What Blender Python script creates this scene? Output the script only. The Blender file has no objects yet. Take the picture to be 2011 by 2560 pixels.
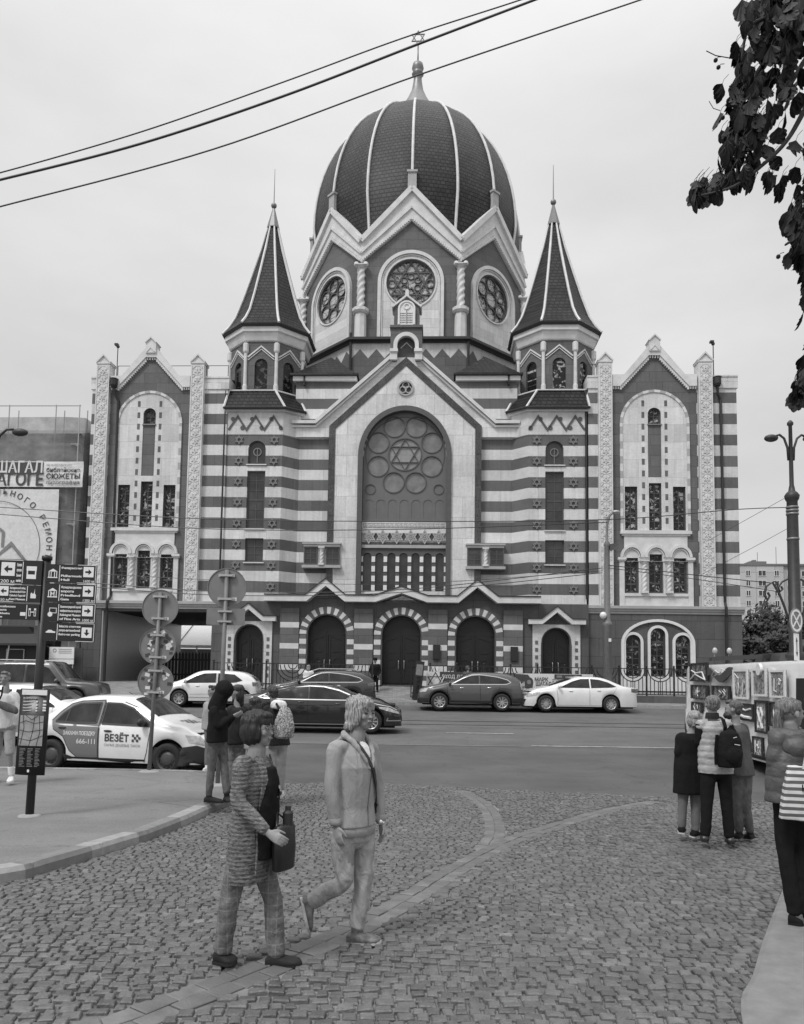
import bpy, bmesh, math, random
from mathutils import Vector as V, Matrix, noise
from mathutils.geometry import tessellate_polygon
random.seed(7)
C = bpy.context.scene.collection
sc = bpy.context.scene
PI = math.pi
# ---------------------------------------------------------------- camera
FPX = 1924.0; PITCH = math.radians(4.4); ROLL = .0145; CAMH = 1.75; SHIFT = 262.0
fw = V((0, math.cos(PITCH), math.sin(PITCH))); r0 = V((1, 0, 0)); u0 = V((0, -math.sin(PITCH), math.cos(PITCH)))
rt = r0*math.cos(ROLL)+u0*math.sin(ROLL); up = -r0*math.sin(ROLL)+u0*math.cos(ROLL)
cd = bpy.data.cameras.new('camera'); cam = bpy.data.objects.new('camera', cd); C.objects.link(cam)
M = Matrix((rt, up, -fw)).transposed().to_4x4(); M.translation = V((0, 0, CAMH)); cam.matrix_world = M
cd.sensor_fit = 'VERTICAL'; cd.sensor_height = 36; cd.lens = FPX/2560*36; cd.shift_y = SHIFT/2560
cd.clip_end = 3000; cd.clip_start = .05
sc.camera = cam
# ---------------------------------------------------------------- world, sun, exposure
w = bpy.data.worlds.new('World'); sc.world = w; w.use_nodes = True
nt = w.node_tree; nt.nodes.clear(); N = nt.nodes; L = nt.links
SUN_EL = math.radians(52); SUN_AZ = math.radians(-140)      # behind the camera, to the left
out = N.new('ShaderNodeOutputWorld'); bg = N.new('ShaderNodeBackground'); bg.inputs[1].default_value = .1
sky = N.new('ShaderNodeTexSky'); sky.sky_type = 'NISHITA'; sky.sun_disc = False
sky.sun_elevation = SUN_EL; sky.sun_rotation = SUN_AZ
bw = N.new('ShaderNodeRGBToBW'); L.new(sky.outputs[0], bw.inputs[0])
tc = N.new('ShaderNodeTexCoord'); sep = N.new('ShaderNodeSeparateXYZ'); L.new(tc.outputs['Generated'], sep.inputs[0])
mp = N.new('ShaderNodeMapping'); mp.inputs['Scale'].default_value = (1.3, 1.3, 3.2); L.new(tc.outputs['Generated'], mp.inputs[0])
nz = N.new('ShaderNodeTexNoise'); nz.inputs['Scale'].default_value = 1.7; nz.inputs['Detail'].default_value = 5; nz.inputs['Roughness'].default_value = .5
L.new(mp.outputs[0], nz.inputs['Vector'])
cr = N.new('ShaderNodeValToRGB'); cr.color_ramp.interpolation = 'EASE'
for i, (p_, v_) in enumerate(((0, .60), (.2, .655), (.45, .70), (1, .85))):
    e = cr.color_ramp.elements[i] if i < 2 else cr.color_ramp.elements.new(p_)
    e.position = p_; e.color = (v_, v_, v_, 1)
cr.color_ramp.elements[0].position = 0
L.new(sep.outputs[2], cr.inputs[0])
def wm(op, a, b):
    m = N.new('ShaderNodeMath'); m.operation = op
    for i, x in enumerate((a, b)):
        if isinstance(x, (int, float)): m.inputs[i].default_value = x
        else: L.new(x, m.inputs[i])
    return m.outputs[0]
zen = wm('MULTIPLY', wm('POWER', wm('MAXIMUM', sep.outputs[2], 0.0), 7.0), 15.0)      # overcast sky: brightest overhead
cl = wm('MULTIPLY', wm('SUBTRACT', nz.outputs[0], .5), 4.6)
base = wm('ADD', wm('ADD', wm('MULTIPLY', cr.outputs[0], 10.2), zen), cl)
L.new(wm('ADD', base, wm('MULTIPLY', bw.outputs[0], .08)), bg.inputs[0]); L.new(bg.outputs[0], out.inputs[0])
sd = bpy.data.lights.new('sun', 'SUN'); sd.energy = 1.9; sd.angle = math.radians(14); sd.color = (1, 1, 1)
so = bpy.data.objects.new('sun', sd); C.objects.link(so)
sdir = V((math.sin(SUN_AZ)*math.cos(SUN_EL), math.cos(SUN_AZ)*math.cos(SUN_EL), math.sin(SUN_EL)))
so.rotation_euler = sdir.to_track_quat('Z', 'Y').to_euler()
sc.view_settings.view_transform = 'Standard'; sc.view_settings.look = 'None'
sc.view_settings.exposure = 0; sc.view_settings.gamma = 1
# ---------------------------------------------------------------- measured layout helpers
K = 2011/1708
def ray(x, y): return fw+rt*((x*K-1005.5)/FPX)+up*((1280-y*K+SHIFT)/FPX)
def at(x, y, Y):
    d = ray(x, y); t = Y/d.y; return V((0, 0, CAMH))+d*t
GZ = [(-5, 0), (5, 0), (7, -.09), (9, -.2), (13, -.26), (16.7, -.28), (20, -.13), (23.5, .04), (29, .18), (33, .32), (34.9, .5), (36.4, .82), (38.2, 1.22), (60, 1.3), (2000, 1.3)]
def G(y):
    for (a, za), (b, zb) in zip(GZ, GZ[1:]):
        if y <= b:
            t = max(0, (y-a)/(b-a)); return za+(zb-za)*t
    return 1.3
def gp(x, y, off=0.0):
    d = ray(x, y); Y = 2.0
    while Y < 300:
        P = V((0, 0, CAMH))+d*(Y/d.y)
        if P.z <= G(Y)+off: return P
        Y += .01
# ---------------------------------------------------------------- materials
MATS = {}
def newmat(name):
    m = bpy.data.materials.new(name); m.use_nodes = True; MATS[name] = m
    return m, m.node_tree.nodes, m.node_tree.links, m.node_tree.nodes['Principled BSDF']
class NB:
    def __init__(s, m): s.N = m.node_tree.nodes; s.L = m.node_tree.links
    def math(s, op, a, b=0.0, c=None):
        n = s.N.new('ShaderNodeMath'); n.operation = op
        for i, x in enumerate((a, b) if c is None else (a, b, c)):
            if isinstance(x, (int, float)): n.inputs[i].default_value = x
            else: s.L.new(x, n.inputs[i])
        return n.outputs[0]
    def noise(s, vec, scale, detail=4, rough=.55, dist=0):
        n = s.N.new('ShaderNodeTexNoise'); n.inputs['Scale'].default_value = scale; n.inputs['Detail'].default_value = detail
        n.inputs['Roughness'].default_value = rough; n.inputs['Distortion'].default_value = dist
        if vec is not None: s.L.new(vec, n.inputs['Vector'])
        return n.outputs[0]
    def obj(s):
        t = s.N.new('ShaderNodeTexCoord'); return t.outputs['Object']
    def sep(s, v):
        n = s.N.new('ShaderNodeSeparateXYZ'); s.L.new(v, n.inputs[0]); return n.outputs
    def comb(s, x, y, z):
        n = s.N.new('ShaderNodeCombineXYZ')
        for i, q in enumerate((x, y, z)):
            if isinstance(q, (int, float)): n.inputs[i].default_value = q
            else: s.L.new(q, n.inputs[i])
        return n.outputs[0]
    def mapr(s, v, a, b, c, d):
        n = s.N.new('ShaderNodeMapRange'); s.L.new(v, n.inputs[0])
        for i, q in enumerate((a, b, c, d)): n.inputs[i+1].default_value = q
        return n.outputs[0]
    def bump(s, h, strength, dist, bsdf):
        n = s.N.new('ShaderNodeBump'); n.inputs['Strength'].default_value = strength; n.inputs['Distance'].default_value = dist
        s.L.new(h, n.inputs['Height']); s.L.new(n.outputs[0], bsdf.inputs['Normal']); return n
    def brick(s, vec, bw_, bh, mort, c1, c2, cm, off=.5):
        n = s.N.new('ShaderNodeTexBrick'); n.offset = off; s.L.new(vec, n.inputs['Vector'])
        n.inputs['Color1'].default_value = (c1, c1, c1, 1); n.inputs['Color2'].default_value = (c2, c2, c2, 1); n.inputs['Mortar'].default_value = (cm, cm, cm, 1)
        n.inputs['Scale'].default_value = 1; n.inputs['Brick Width'].default_value = bw_; n.inputs['Row Height'].default_value = bh
        n.inputs['Mortar Size'].default_value = mort; n.inputs['Mortar Smooth'].default_value = .1; n.inputs['Bias'].default_value = 0
        return n
def plain(name, v, rough=.6, var=.12, scale=6, bump=0.0, bscale=40, metal=0, spec=.5, emit=0, coat=0, bdist=.01):
    m, n, l, b = newmat(name); B = NB(m); o = B.obj()
    b.inputs['Roughness'].default_value = rough; b.inputs['Metallic'].default_value = metal; b.inputs['Specular IOR Level'].default_value = spec
    if coat: b.inputs['Coat Weight'].default_value = coat; b.inputs['Coat Roughness'].default_value = .06
    if var:
        h = B.noise(o, scale); x = B.mapr(h, .25, .75, v*(1-var), v*(1+var)); l.new(B.comb(x, x, x), b.inputs['Base Color'])
    else: b.inputs['Base Color'].default_value = (v, v, v, 1)
    if bump: B.bump(B.noise(o, bscale, 3), bump, bdist, b)
    return m
def stone(name, v, bw_=1.2, bh=.54, v2=None, mort=.012, mdark=.55, bands=None, veins=0, rough=.65, zoff=0.0):
    """ashlar cladding: thin joints, block to block variation; bands=(z0, period, dark) stripes"""
    m, n, l, b = newmat(name); B = NB(m); o = B.obj(); s = B.sep(o)
    u = B.math('ADD', s[0], s[1])
    br = B.brick(B.comb(u, B.math('ADD', s[2], -5.9+zoff+54.35), 0), bw_, bh, mort, .88, 1.1, mdark)
    big = B.mapr(B.noise(o, .6, 5, .6), .3, .7, .86, 1.12)
    fine = B.mapr(B.noise(B.comb(u, B.math('MULTIPLY', s[2], 2.2), s[1]), 5, 6, .65), .2, .8, .88, 1.12)
    streak = B.mapr(B.noise(B.comb(B.math('MULTIPLY', u, 3.5), B.math('MULTIPLY', s[2], .25), 0), 2.0, 4, .6), .3, .75, 1.06, .86)
    k = B.math('MULTIPLY', B.math('MULTIPLY', B.math('MULTIPLY', big, fine), br.outputs[0]), streak)
    if veins:
        wv = B.noise(B.comb(B.math('MULTIPLY', u, 2.4), B.math('MULTIPLY', s[2], .55), 0), 3, 8, .7, 2.2)
        k = B.math('MULTIPLY', k, B.mapr(B.math('ABSOLUTE', B.math('SUBTRACT', wv, .5)), 0, .03, 1-veins, 1))
    if bands:
        fr = B.math('FRACT', B.math('DIVIDE', B.math('ADD', s[2], -bands[0]+bands[1]*20), bands[1]))
        isd = B.math('LESS_THAN', fr, .5)
        val = B.math('ADD', v, B.math('MULTIPLY', isd, bands[2]-v))
    else: val = v
    x = B.math('MULTIPLY', k, val)
    l.new(B.comb(x, x, x), b.inputs['Base Color']); b.inputs['Roughness'].default_value = rough; b.inputs['Specular IOR Level'].default_value = .3
    B.bump(B.math('ADD', B.math('MULTIPLY', br.outputs['Fac'], -1.0), B.math('MULTIPLY', fine, .15)), .6, .012, b)
    return m
BAND = (5.9, 1.087, .13)
LIGHT = .64; DARK = .13
stone('stone_light', LIGHT, 1.2, .5435, mort=.009, mdark=.75); stone('stone_dark', DARK, 1.3, .5435, mort=.01, mdark=.68); stone('stone_banded', LIGHT*.97, 1.15, .5435, mort=.009, mdark=.74, bands=BAND)
stone('marble_light', .68, 1.0, 1.08, veins=.22, mdark=.75); stone('stone_plinth', .105, 1.6, .9)
stone('stone_polished', .06, 1.0, .8, veins=-1.6, rough=.25); stone('stone_fine', .60, .9, .9, mdark=.8, mort=.006)
plain('star_stone', .2, .6, .1, 4); plain('trim_light', .6, .6, .14, 2.5, .2, 30); plain('trim_mid', .36, .6, .1, 4, .2, 30); plain('carved_dark', .08, .6, .15, 5, .2, 30)
def tiles(name, v, bw_, bh, polar=False, spec=.5):
    m, n, l, b = newmat(name); B = NB(m); o = B.obj(); s = B.sep(o)
    if polar: u = B.math('MULTIPLY', B.math('ARCTAN2', s[0], s[1]), 7.2)
    else: u = B.math('ADD', s[0], B.math('MULTIPLY', s[1], .9))
    br = B.brick(B.comb(u, B.math('ADD', s[2], 60.0), 0), bw_, bh, .035*bh/.3, .65, 1.35, .35)
    fr = B.math('FRACT', B.math('DIVIDE', B.math('ADD', s[2], 60.0), bh))
    x = B.math('MULTIPLY', B.math('MULTIPLY', br.outputs[0], v), B.mapr(B.noise(o, 1.2, 4), .3, .7, .8, 1.25))
    l.new(B.comb(x, x, x), b.inputs['Base Color']); b.inputs['Roughness'].default_value = .5; b.inputs['Specular IOR Level'].default_value = spec
    B.bump(B.math('SUBTRACT', B.math('MULTIPLY', fr, -1.0), br.outputs['Fac']), .9, .05, b)
    return m
tiles('roof_tile', .02, .26, .2, spec=.2); tiles('dome_tile', .024, .3, .24, True, spec=.22)
plain('metal_dark', .03, .4, .2, 8, 0, 1, 0, .5); plain('metal_grey', .2, .45, .12, 8, .1, 20, .5); plain('metal_light', .42, .4, .1, 8, .05, 20, .4)
plain('iron_black', .018, .45, .2, 10); plain('wood_dark', .009, .45, .25, 12, .25, 30); plain('handle_metal', .5, .3, 0, metal=1)
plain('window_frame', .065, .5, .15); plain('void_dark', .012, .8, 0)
def stained(name, dark, light, scale, thr):
    m, n, l, b = newmat(name); B = NB(m); o = B.obj(); s = B.sep(o)
    a = B.noise(B.comb(B.math('ADD', s[0], s[1]), s[2], 0), scale, 3, .5, 1.8)
    vn = n.new('ShaderNodeTexVoronoi'); vn.feature = 'DISTANCE_TO_EDGE'; vn.inputs['Scale'].default_value = scale*1.3
    l.new(B.comb(B.math('ADD', s[0], B.math('MULTIPLY', a, .5)), s[2], 0), vn.inputs['Vector'])
    lead = B.mapr(vn.outputs['Distance'], .01, .05, .15, 1.0)
    x = B.math('MULTIPLY', lead, B.mapr(a, thr, thr+.07, dark, light))
    l.new(B.comb(x, x, x), b.inputs['Base Color']); b.inputs['Roughness'].default_value = .22; b.inputs['Specular IOR Level'].default_value = .35
    B.bump(a, .3, .02, b)
    return m
stained('stained_glass', .015, .42, 2.4, .54); stained('stained_dark', .012, .1, 2.0, .55); stained('rose_glass', .14, .5, 2.0, .42)
plain('window_glass', .04, .1, .7, 1.2, .2, 2.5, spec=.6); plain('disc_glass', .18, .22, .3, 2.5, .15, 3, spec=.6); plain('screen_grey', .135, .35, .1, 2)
plain('opal_glass', .27, .3, .25, 3); plain('white_paint', .7, .5, .06)
# ---------------------------------------------------------------- mesh builder
class MB:
    def __init__(s): s.v = []; s.f = []; s.mi = []; s.sm = []; s.m = 0; s.s = False; s.T = None
    def add(s, vs, fs):
        o = len(s.v)
        if s.T is not None: vs = [s.T @ V(p) for p in vs]
        s.v += [tuple(p) for p in vs]
        for f in fs: s.f.append(tuple(i+o for i in f)); s.mi.append(s.m); s.sm.append(s.s)
    def box(s, x0, x1, y0, y1, z0, z1):
        s.add([(x0, y0, z0), (x1, y0, z0), (x1, y1, z0), (x0, y1, z0), (x0, y0, z1), (x1, y0, z1), (x1, y1, z1), (x0, y1, z1)],
              [(0, 3, 2, 1), (4, 5, 6, 7), (0, 1, 5, 4), (1, 2, 6, 5), (2, 3, 7, 6), (3, 0, 4, 7)])
        return s
    def prism(s, outer, y0, y1, holes=(), plane='xz'):
        loops = [list(outer)]+[list(h) for h in holes]
        if holes:
            bm = bmesh.new(); ids = []; es = []
            for lp in loops:
                vs_ = [bm.verts.new((a, b, 0)) for a, b in lp]; es += [bm.edges.new((vs_[i], vs_[(i+1) % len(vs_)])) for i in range(len(vs_))]
            bm.verts.index_update(); bmesh.ops.triangle_fill(bm, edges=es, use_beauty=False); tr = [tuple(v.index for v in f_.verts) for f_ in bm.faces]; bm.free()
        else: tr = tessellate_polygon([[V((a, b, 0)) for a, b in lp] for lp in loops])
        flat = [p for lp in loops for p in lp]; n = len(flat)
        mk = {'xz': lambda a, b, h: (a, h, b), 'xy': lambda a, b, h: (a, b, h), 'yz': lambda a, b, h: (h, a, b)}[plane]
        vs = [mk(a, b, y0) for a, b in flat]+[mk(a, b, y1) for a, b in flat]
        fs = [tuple(t) for t in tr]+[tuple(n+i for i in reversed(t)) for t in tr]
        o = 0
        for lp in loops:
            k = len(lp)
            for i in range(k):
                j = (i+1) % k; fs.append((o+i, o+j, n+o+j, n+o+i))
            o += k
        s.add(vs, fs); return s
    def poly(s, pts): s.add(pts, [tuple(range(len(pts)))]); return s
    def loft(s, rings, caps=True, closed=True):
        n = len(rings[0]); vs = [p for r in rings for p in r]; fs = []
        for i in range(len(rings)-1):
            for j in range(n if closed else n-1):
                k = (j+1) % n; fs.append((i*n+j, i*n+k, (i+1)*n+k, (i+1)*n+j))
        if caps and closed: fs.append(tuple(reversed(range(n)))); fs.append(tuple((len(rings)-1)*n+j for j in range(n)))
        s.add(vs, fs); return s
    def tube(s, pts, r, n=8, caps=True):
        pts = [V(p) for p in pts]; rs = r if isinstance(r, (list, tuple)) else [r]*len(pts); rings = []
        d0 = (pts[1]-pts[0]).normalized(); a = d0.orthogonal().normalized()
        for i, p in enumerate(pts):
            d = (pts[min(i+1, len(pts)-1)]-pts[max(i-1, 0)]).normalized()
            a = (a-d*a.dot(d)).normalized(); b = d.cross(a)
            rings.append([p+(a*math.cos(2*PI*k/n)+b*math.sin(2*PI*k/n))*rs[i] for k in range(n)])
        return s.loft(rings, caps)
    def lathe(s, prof, n=16, c=(0, 0, 0), ph=0.0, caps=True, sy=1):
        return s.loft([[(c[0]+r*math.sin(2*PI*(k+ph)/n), c[1]-sy*r*math.cos(2*PI*(k+ph)/n), c[2]+z) for k in range(n)] for r, z in prof], caps)
    def ball(s, c, r, n=12, m=8):
        rr = r if isinstance(r, (tuple, list)) else (r, r, r)
        return s.loft([[(c[0]+rr[0]*math.sin(PI*i/m)*math.cos(2*PI*k/n), c[1]+rr[1]*math.sin(PI*i/m)*math.sin(2*PI*k/n), c[2]-rr[2]*math.cos(PI*i/m)) for k in range(n)] for i in range(m+1)], False)
    def band(s, path, wd, y0, y1, closed=False, alt=None, side=0):
        """flat strip of width wd following a 2D path (x,z), extruded y0..y1; alt: alternate materials per segment"""
        P = [V((a, b)) for a, b in path]; n = len(P); A = []; Bq = []
        for i in range(n):
            q0 = P[i-1] if (i or closed) else None; q1 = P[(i+1) % n] if (i < n-1 or closed) else None
            d0 = (P[i]-q0).normalized() if q0 is not None else None; d1 = (q1-P[i]).normalized() if q1 is not None else None
            if d0 is None: d0 = d1
            if d1 is None: d1 = d0
            n0 = V((-d0.y, d0.x)); n1 = V((-d1.y, d1.x)); m = n0+n1
            m = m/max(.3, m.dot(n0)) if m.length > 1e-4 else n0
            A.append(P[i]+m*wd*(.5+side/2)); Bq.append(P[i]-m*wd*(.5-side/2))
        for i in range(n if closed else n-1):
            j = (i+1) % n
            if alt: s.m = alt[i % len(alt)]
            q = [Bq[i], Bq[j], A[j], A[i]]
            s.add([(p.x, y0, p.y) for p in q]+[(p.x, y1, p.y) for p in q], [(0, 1, 2, 3), (7, 6, 5, 4), (0, 4, 5, 1), (1, 5, 6, 2), (2, 6, 7, 3), (3, 7, 4, 0)])
        return s
    def star(s, cx, cz, R, y0, y1, t, rot=0.0):
        for q in (0, 1):
            tri = lambda rr: [(cx+rr*math.sin(2*PI*k/3+q*PI+rot), cz+rr*math.cos(2*PI*k/3+q*PI+rot)) for k in range(3)]
            s.prism(tri(R), y0-.002*q, y1, [tri(R-2*t)])
        return s
    def ring(s, cx, cz, r1, r0, y0, y1, n=24):
        c = lambda r: [(cx+r*math.cos(2*PI*k/n), cz+r*math.sin(2*PI*k/n)) for k in range(n)]
        return s.prism(c(r1), y0, y1, [c(r0)])
    def disc(s, cx, cz, r, y0, y1, n=24):
        return s.prism([(cx+r*math.cos(2*PI*k/n), cz+r*math.sin(2*PI*k/n)) for k in range(n)], y0, y1)
    def text(s, body, x, z, size, y, wd=None, bold=0.0, align='LEFT', depth=.003):
        """writing in the x-z plane facing -y"""
        cu = bpy.data.curves.new('t', 'FONT'); cu.body = body; cu.size = size; cu.extrude = depth; cu.offset = bold*size; cu.align_x = align; cu.resolution_u = 3
        ob = bpy.data.objects.new('t', cu); C.objects.link(ob); dg = bpy.context.evaluated_depsgraph_get()
        me = bpy.data.meshes.new_from_object(ob.evaluated_get(dg)); sx = 1
        xs = [v.co.x for v in me.vertices]
        if xs and wd: sx = wd/max(1e-6, max(xs)-min(xs))
        s.add([(x+v.co.x*sx, y-v.co.z, z+v.co.y) for v in me.vertices], [tuple(p.vertices) for p in me.polygons])
        bpy.data.objects.remove(ob); bpy.data.curves.remove(cu); bpy.data.meshes.remove(me); return s
    def mesh(s, name, mats):
        me = bpy.data.meshes.new(name); me.from_pydata(s.v, [], s.f)
        for m in (mats if isinstance(mats, (list, tuple)) else [mats]): me.materials.append(MATS[m] if isinstance(m, str) else m)
        me.polygons.foreach_set('material_index', s.mi); me.polygons.foreach_set('use_smooth', s.sm)
        bm = bmesh.new(); bm.from_mesh(me); bmesh.ops.recalc_face_normals(bm, faces=bm.faces); bm.to_mesh(me); bm.free()
        me.update(); return me
    def build(s, name, mats, parent=None, label=None, loc=None):
        o = bpy.data.objects.new(name, s.mesh(name, mats)); C.objects.link(o)
        if parent: o.parent = parent
        if label: o['label'] = label
        if loc: o.location = loc
        return o
def tag(o, label, cat, group=None):
    o['label'] = label; o['category'] = cat
    if group: o['group'] = group
    return o
def thing(name, label, cat, loc=(0, 0, 0), rz=0.0, group=None):
    o = bpy.data.objects.new(name, None); C.objects.link(o); o.location = loc; o.rotation_euler = (0, 0, rz); o.empty_display_size = .2
    return tag(o, label, cat, group)
def struct(o): o['kind'] = 'structure'; return o
def arch(cx, hw, z0, zs, n=14, rz=None):
    rz = rz or hw
    return [(cx-hw, z0), (cx+hw, z0)]+[(cx+hw*math.cos(PI*k/n), zs+rz*math.sin(PI*k/n)) for k in range(n+1)]
def rect(x0, x1, z0, z1): return [(x0, z0), (x1, z0), (x1, z1), (x0, z1)]
def arcpts(cx, zs, r, n=14, a0=PI, a1=0.0, rz=None):
    return [(cx+r*math.cos(a0+(a1-a0)*k/n), zs+(rz or r)*math.sin(a0+(a1-a0)*k/n)) for k in range(n+1)]
# ================================================================ the synagogue
YAW = math.radians(2.55)
syn = thing('synagogue', 'large domed stone synagogue with striped walls and two pointed towers', 'synagogue', (0, 38.5, 0), -YAW)
P = syn
def window(name, cx, z0, z1, hw, y, arched=False, nx=2, nz=4, glass='stained_glass', parent=P, fr=.06, d=.05, mat='window_frame', thick=()):
    """frame mesh with glazing bars, glass as its own child"""
    b = MB(); zs = z1-hw if arched else z1
    o = arch(cx, hw, z0, zs) if arched else rect(cx-hw, cx+hw, z0, z1)
    i = arch(cx, hw-fr, z0+fr, zs) if arched else rect(cx-hw+fr, cx+hw-fr, z0+fr, z1-fr)
    b.prism(o, y, y+d, [i])
    for k in range(1, nx):
        x = cx-hw+2*hw*k/nx; b.box(x-.022, x+.022, y+.008, y+d, z0+fr, z1-fr)
    for k in range(1, nz):
        z = z0+(z1-z0)*k/nz
        if z < zs+.01:
            t = .045 if k in thick else .018; b.box(cx-hw+fr, cx+hw-fr, y+.006, y+d, z-t, z+t)
    w_ = b.build(name, mat, parent)
    g = MB(); g.prism(arch(cx, hw-.01, z0+.01, zs) if arched else rect(cx-hw+.01, cx+hw-.01, z0+.01, z1-.01), y+d*.6, y+d+.02)
    g.build('pane', glass, w_); return w_
def twisted(b, x, y, z0, z1, r):
    """rope-twist column with base and capital"""
    n = 14; m = 48; rings = []
    for i in range(m+1):
        t = i/m; a = t*(z1-z0)/r*1.1
        rings.append([(x+math.cos(2*PI*k/n)*r*(1+.15*math.cos(3*(2*PI*k/n)-a*3)), y+math.sin(2*PI*k/n)*r*(1+.15*math.cos(3*(2*PI*k/n)-a*3)), z0+(z1-z0)*t) for k in range(n)])
    b.s = True; b.loft(rings); b.s = False
    b.box(x-r*1.4, x+r*1.4, y-r*1.4, y+r*1.4, z0-.1, z0); b.lathe([(r, 0), (r*1.5, .13), (r*1.6, .16)], 10, (x, y, z1)); b.box(x-r*1.6, x+r*1.6, y-r*1.6, y+r*1.6, z1+.16, z1+.22)
def startile(b, cx, cz, y, r=.2):
    b.star(cx, cz, r, y-.035, y, .03); b.ring(cx, cz, .075, .04, y-.045, y, 8)
    for sx in (-1, 1):
        for sz in (-1, 1): b.prism([(cx+sx*.25, cz+sz*.21), (cx+sx*.12, cz+sz*.21), (cx+sx*.25, cz+sz*.08)], y-.03, y)
# ---- wings
def wing(cx, x0, x1, right):
    # banded body with openings in the dark centre panel
    b = MB()
    b.box(x0, x1, .35, 12, 5.3, 16.45); b.prism(rect(x0, cx-2.1, 5.3, 16.45), 0, .35); b.prism(rect(cx+2.1, x1, 5.3, 16.45), 0, .35)
    b.build('wing_wall', 'stone_banded', P)
    b = MB()
    for xa_, xb_ in ((x0-.06, cx-2.1), (cx+2.1, x1+.06)): b.box(xa_, xb_, -.06, .36, 16.45, 17.02); b.box(xa_, xb_, -.1, .36, 17.02, 17.1)
    b.box(x0-.06, x1+.06, .36, 12, 16.45, 17.1); b.build('cornice', 'stone_light', P)
    b = MB(); b.poly([(x0, .3, 17.1), (x1, .3, 17.1), (x1, 5, 18.6), (x0, 5, 18.6)]); b.poly([(x0, 5, 18.6), (x1, 5, 18.6), (x1, 11, 17.1), (x0, 11, 17.1)])
    b.poly([(x0, .3, 17.1), (x0, 5, 18.6), (x0, 11, 17.1)]); b.poly([(x1, .3, 17.1), (x1, 5, 18.6), (x1, 11, 17.1)]); b.build('roof', 'roof_tile', P)
    # dark gabled centre
    holes = []
    for q in (-1, 0, 1): holes.append(rect(cx+q*1.19-.31, cx+q*1.19+.31, 9.17, 11.56 if q == 0 else 11.38))
    for q in (-1, 0, 1): holes.append(rect(cx+q*1.19-.31, cx+q*1.19+.31, 6.05, 7.96 if q == 0 else 7.77))
    holes.append(arch(cx, .3, 14.6, 15.12))
    outer = [(cx-2.1, 5.3), (cx+2.1, 5.3), (cx+2.1, 16.5), (cx+1.6, 16.5), (cx+.25, 18.1), (cx-.25, 18.1), (cx-1.6, 16.5), (cx-2.1, 16.5)]
    b = MB(); b.prism(outer, -.03, .35, holes); b.build('gable_wall', 'stone_dark', P)
    # light arched panel laid on it
    pan = MB(); lo = arch(cx, 1.6, 9.12, 14.62); pan.prism(lo, -.07, -.031, [rect(cx-.33, cx+.33, 11.86, 14.52)]+[[(x, z) for x, z in h] for h in holes[:3]]+[arch(cx, .33, 14.56, 15.1)])
    pan.build('arched_panel', 'stone_fine', P)
    b = MB(); pth = [(cx-1.66, 9.12+i*.38) for i in range(15)]+arcpts(cx, 14.62, 1.66, 18)+[(cx+1.66, 14.44-i*.38) for i in range(15)]
    b.band(pth, .13, -.12, -.031, alt=[0, 1]); b.build('arch_border', ['trim_light', 'trim_mid'], P)
    b = MB()
    for sx in (-1, 1):
        z = 9.5
        while z < 15.7: b.box(cx+sx*.57-.07, cx+sx*.57+.07, -.078, -.06, z, z+.3); z += .6
    b.build('dark_inlay', 'stone_dark', P)
    b = MB(); b.box(cx-1.75, cx+1.75, -.2, -.031, 8.97, 9.12); b.box(cx-1.68, cx+1.68, -.14, -.031, 8.88, 8.97)
    b.box(cx-1.55, cx+1.55, -.09, -.031, 8.05, 8.88); b.build('sill_band', 'trim_light', P)
    # triple window group below
    b = MB(); b.prism([(cx-1.55, 7.6), (cx+1.55, 7.6), (cx+1.55, 8.05), (cx-1.55, 8.05)], -.088, -.033, [rect(cx-.31, cx+.31, 7.61, 7.96)]+[rect(cx+q*1.19-.31, cx+q*1.19+.31, 7.61, 7.77) for q in (-1, 1)])
    for q in (-1, 0, 1):
        b.band(arcpts(cx+q*1.19, 7.8, .5, 12, rz=.55), .13, -.22, -.04); b.band(arcpts(cx+q*1.19, 7.8, .38, 12, rz=.42), .05, -.16, -.04)
    for q in (-1, 1):
        x = cx+q*1.68; b.box(x-.12, x+.12, -.14, -.033, 5.36, 7.6); b.box(x-.17, x+.17, -.2, -.033, 7.6, 7.66); b.box(x-.2, x+.2, -.24, -.033, 7.66, 7.78)
        b.box(cx+q*.6-.24, cx+q*.6+.24, -.06, -.034, 6.0, 7.6)
    b.box(cx-1.56, cx+1.56, -.16, -.033, 5.86, 6.0); b.box(cx-1.56, cx+1.56, -.09, -.034, 5.36, 5.86)
    b.build('window_surround', 'trim_light', P)
    for q in (-1, 1):
        b = MB(); twisted(b, cx+q*.6, -.14, 6.1, 7.42, .125); b.build('twisted_column', 'trim_light', P)
    g = 'stained_glass'
    for q in (-1, 0, 1):
        window('tall_window', cx+q*1.19, 9.17, 11.56 if q == 0 else 11.38, .31, .12, False, 2, 5, g, thick=(2,))
        window('tall_window', cx+q*1.19, 6.05, 7.96 if q == 0 else 7.77, .31, .12, False, 2, 4, g, thick=(1,))
    window('arched_window', cx, 14.6, 15.42, .3, .1, True, 2, 2, g if right else 'stained_dark')
    b = MB(); b.box(cx-.36, cx+.36, -.12, -.05, 14.52, 14.58); b.build('sill', 'metal_grey', P)
    # gable coping with dentils and finial
    pts = [(-2.1, 17.1), (-1.52, 17.1), (-.3, 18.58), (.3, 18.58), (1.52, 17.1), (2.1, 17.1), (2.1, 16.5), (1.72, 16.5), (.27, 18.1), (-.27, 18.1), (-1.72, 16.5), (-2.1, 16.5)]
    b = MB(); b.prism([(cx+a, z) for a, z in pts], -.22, .3)
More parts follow.
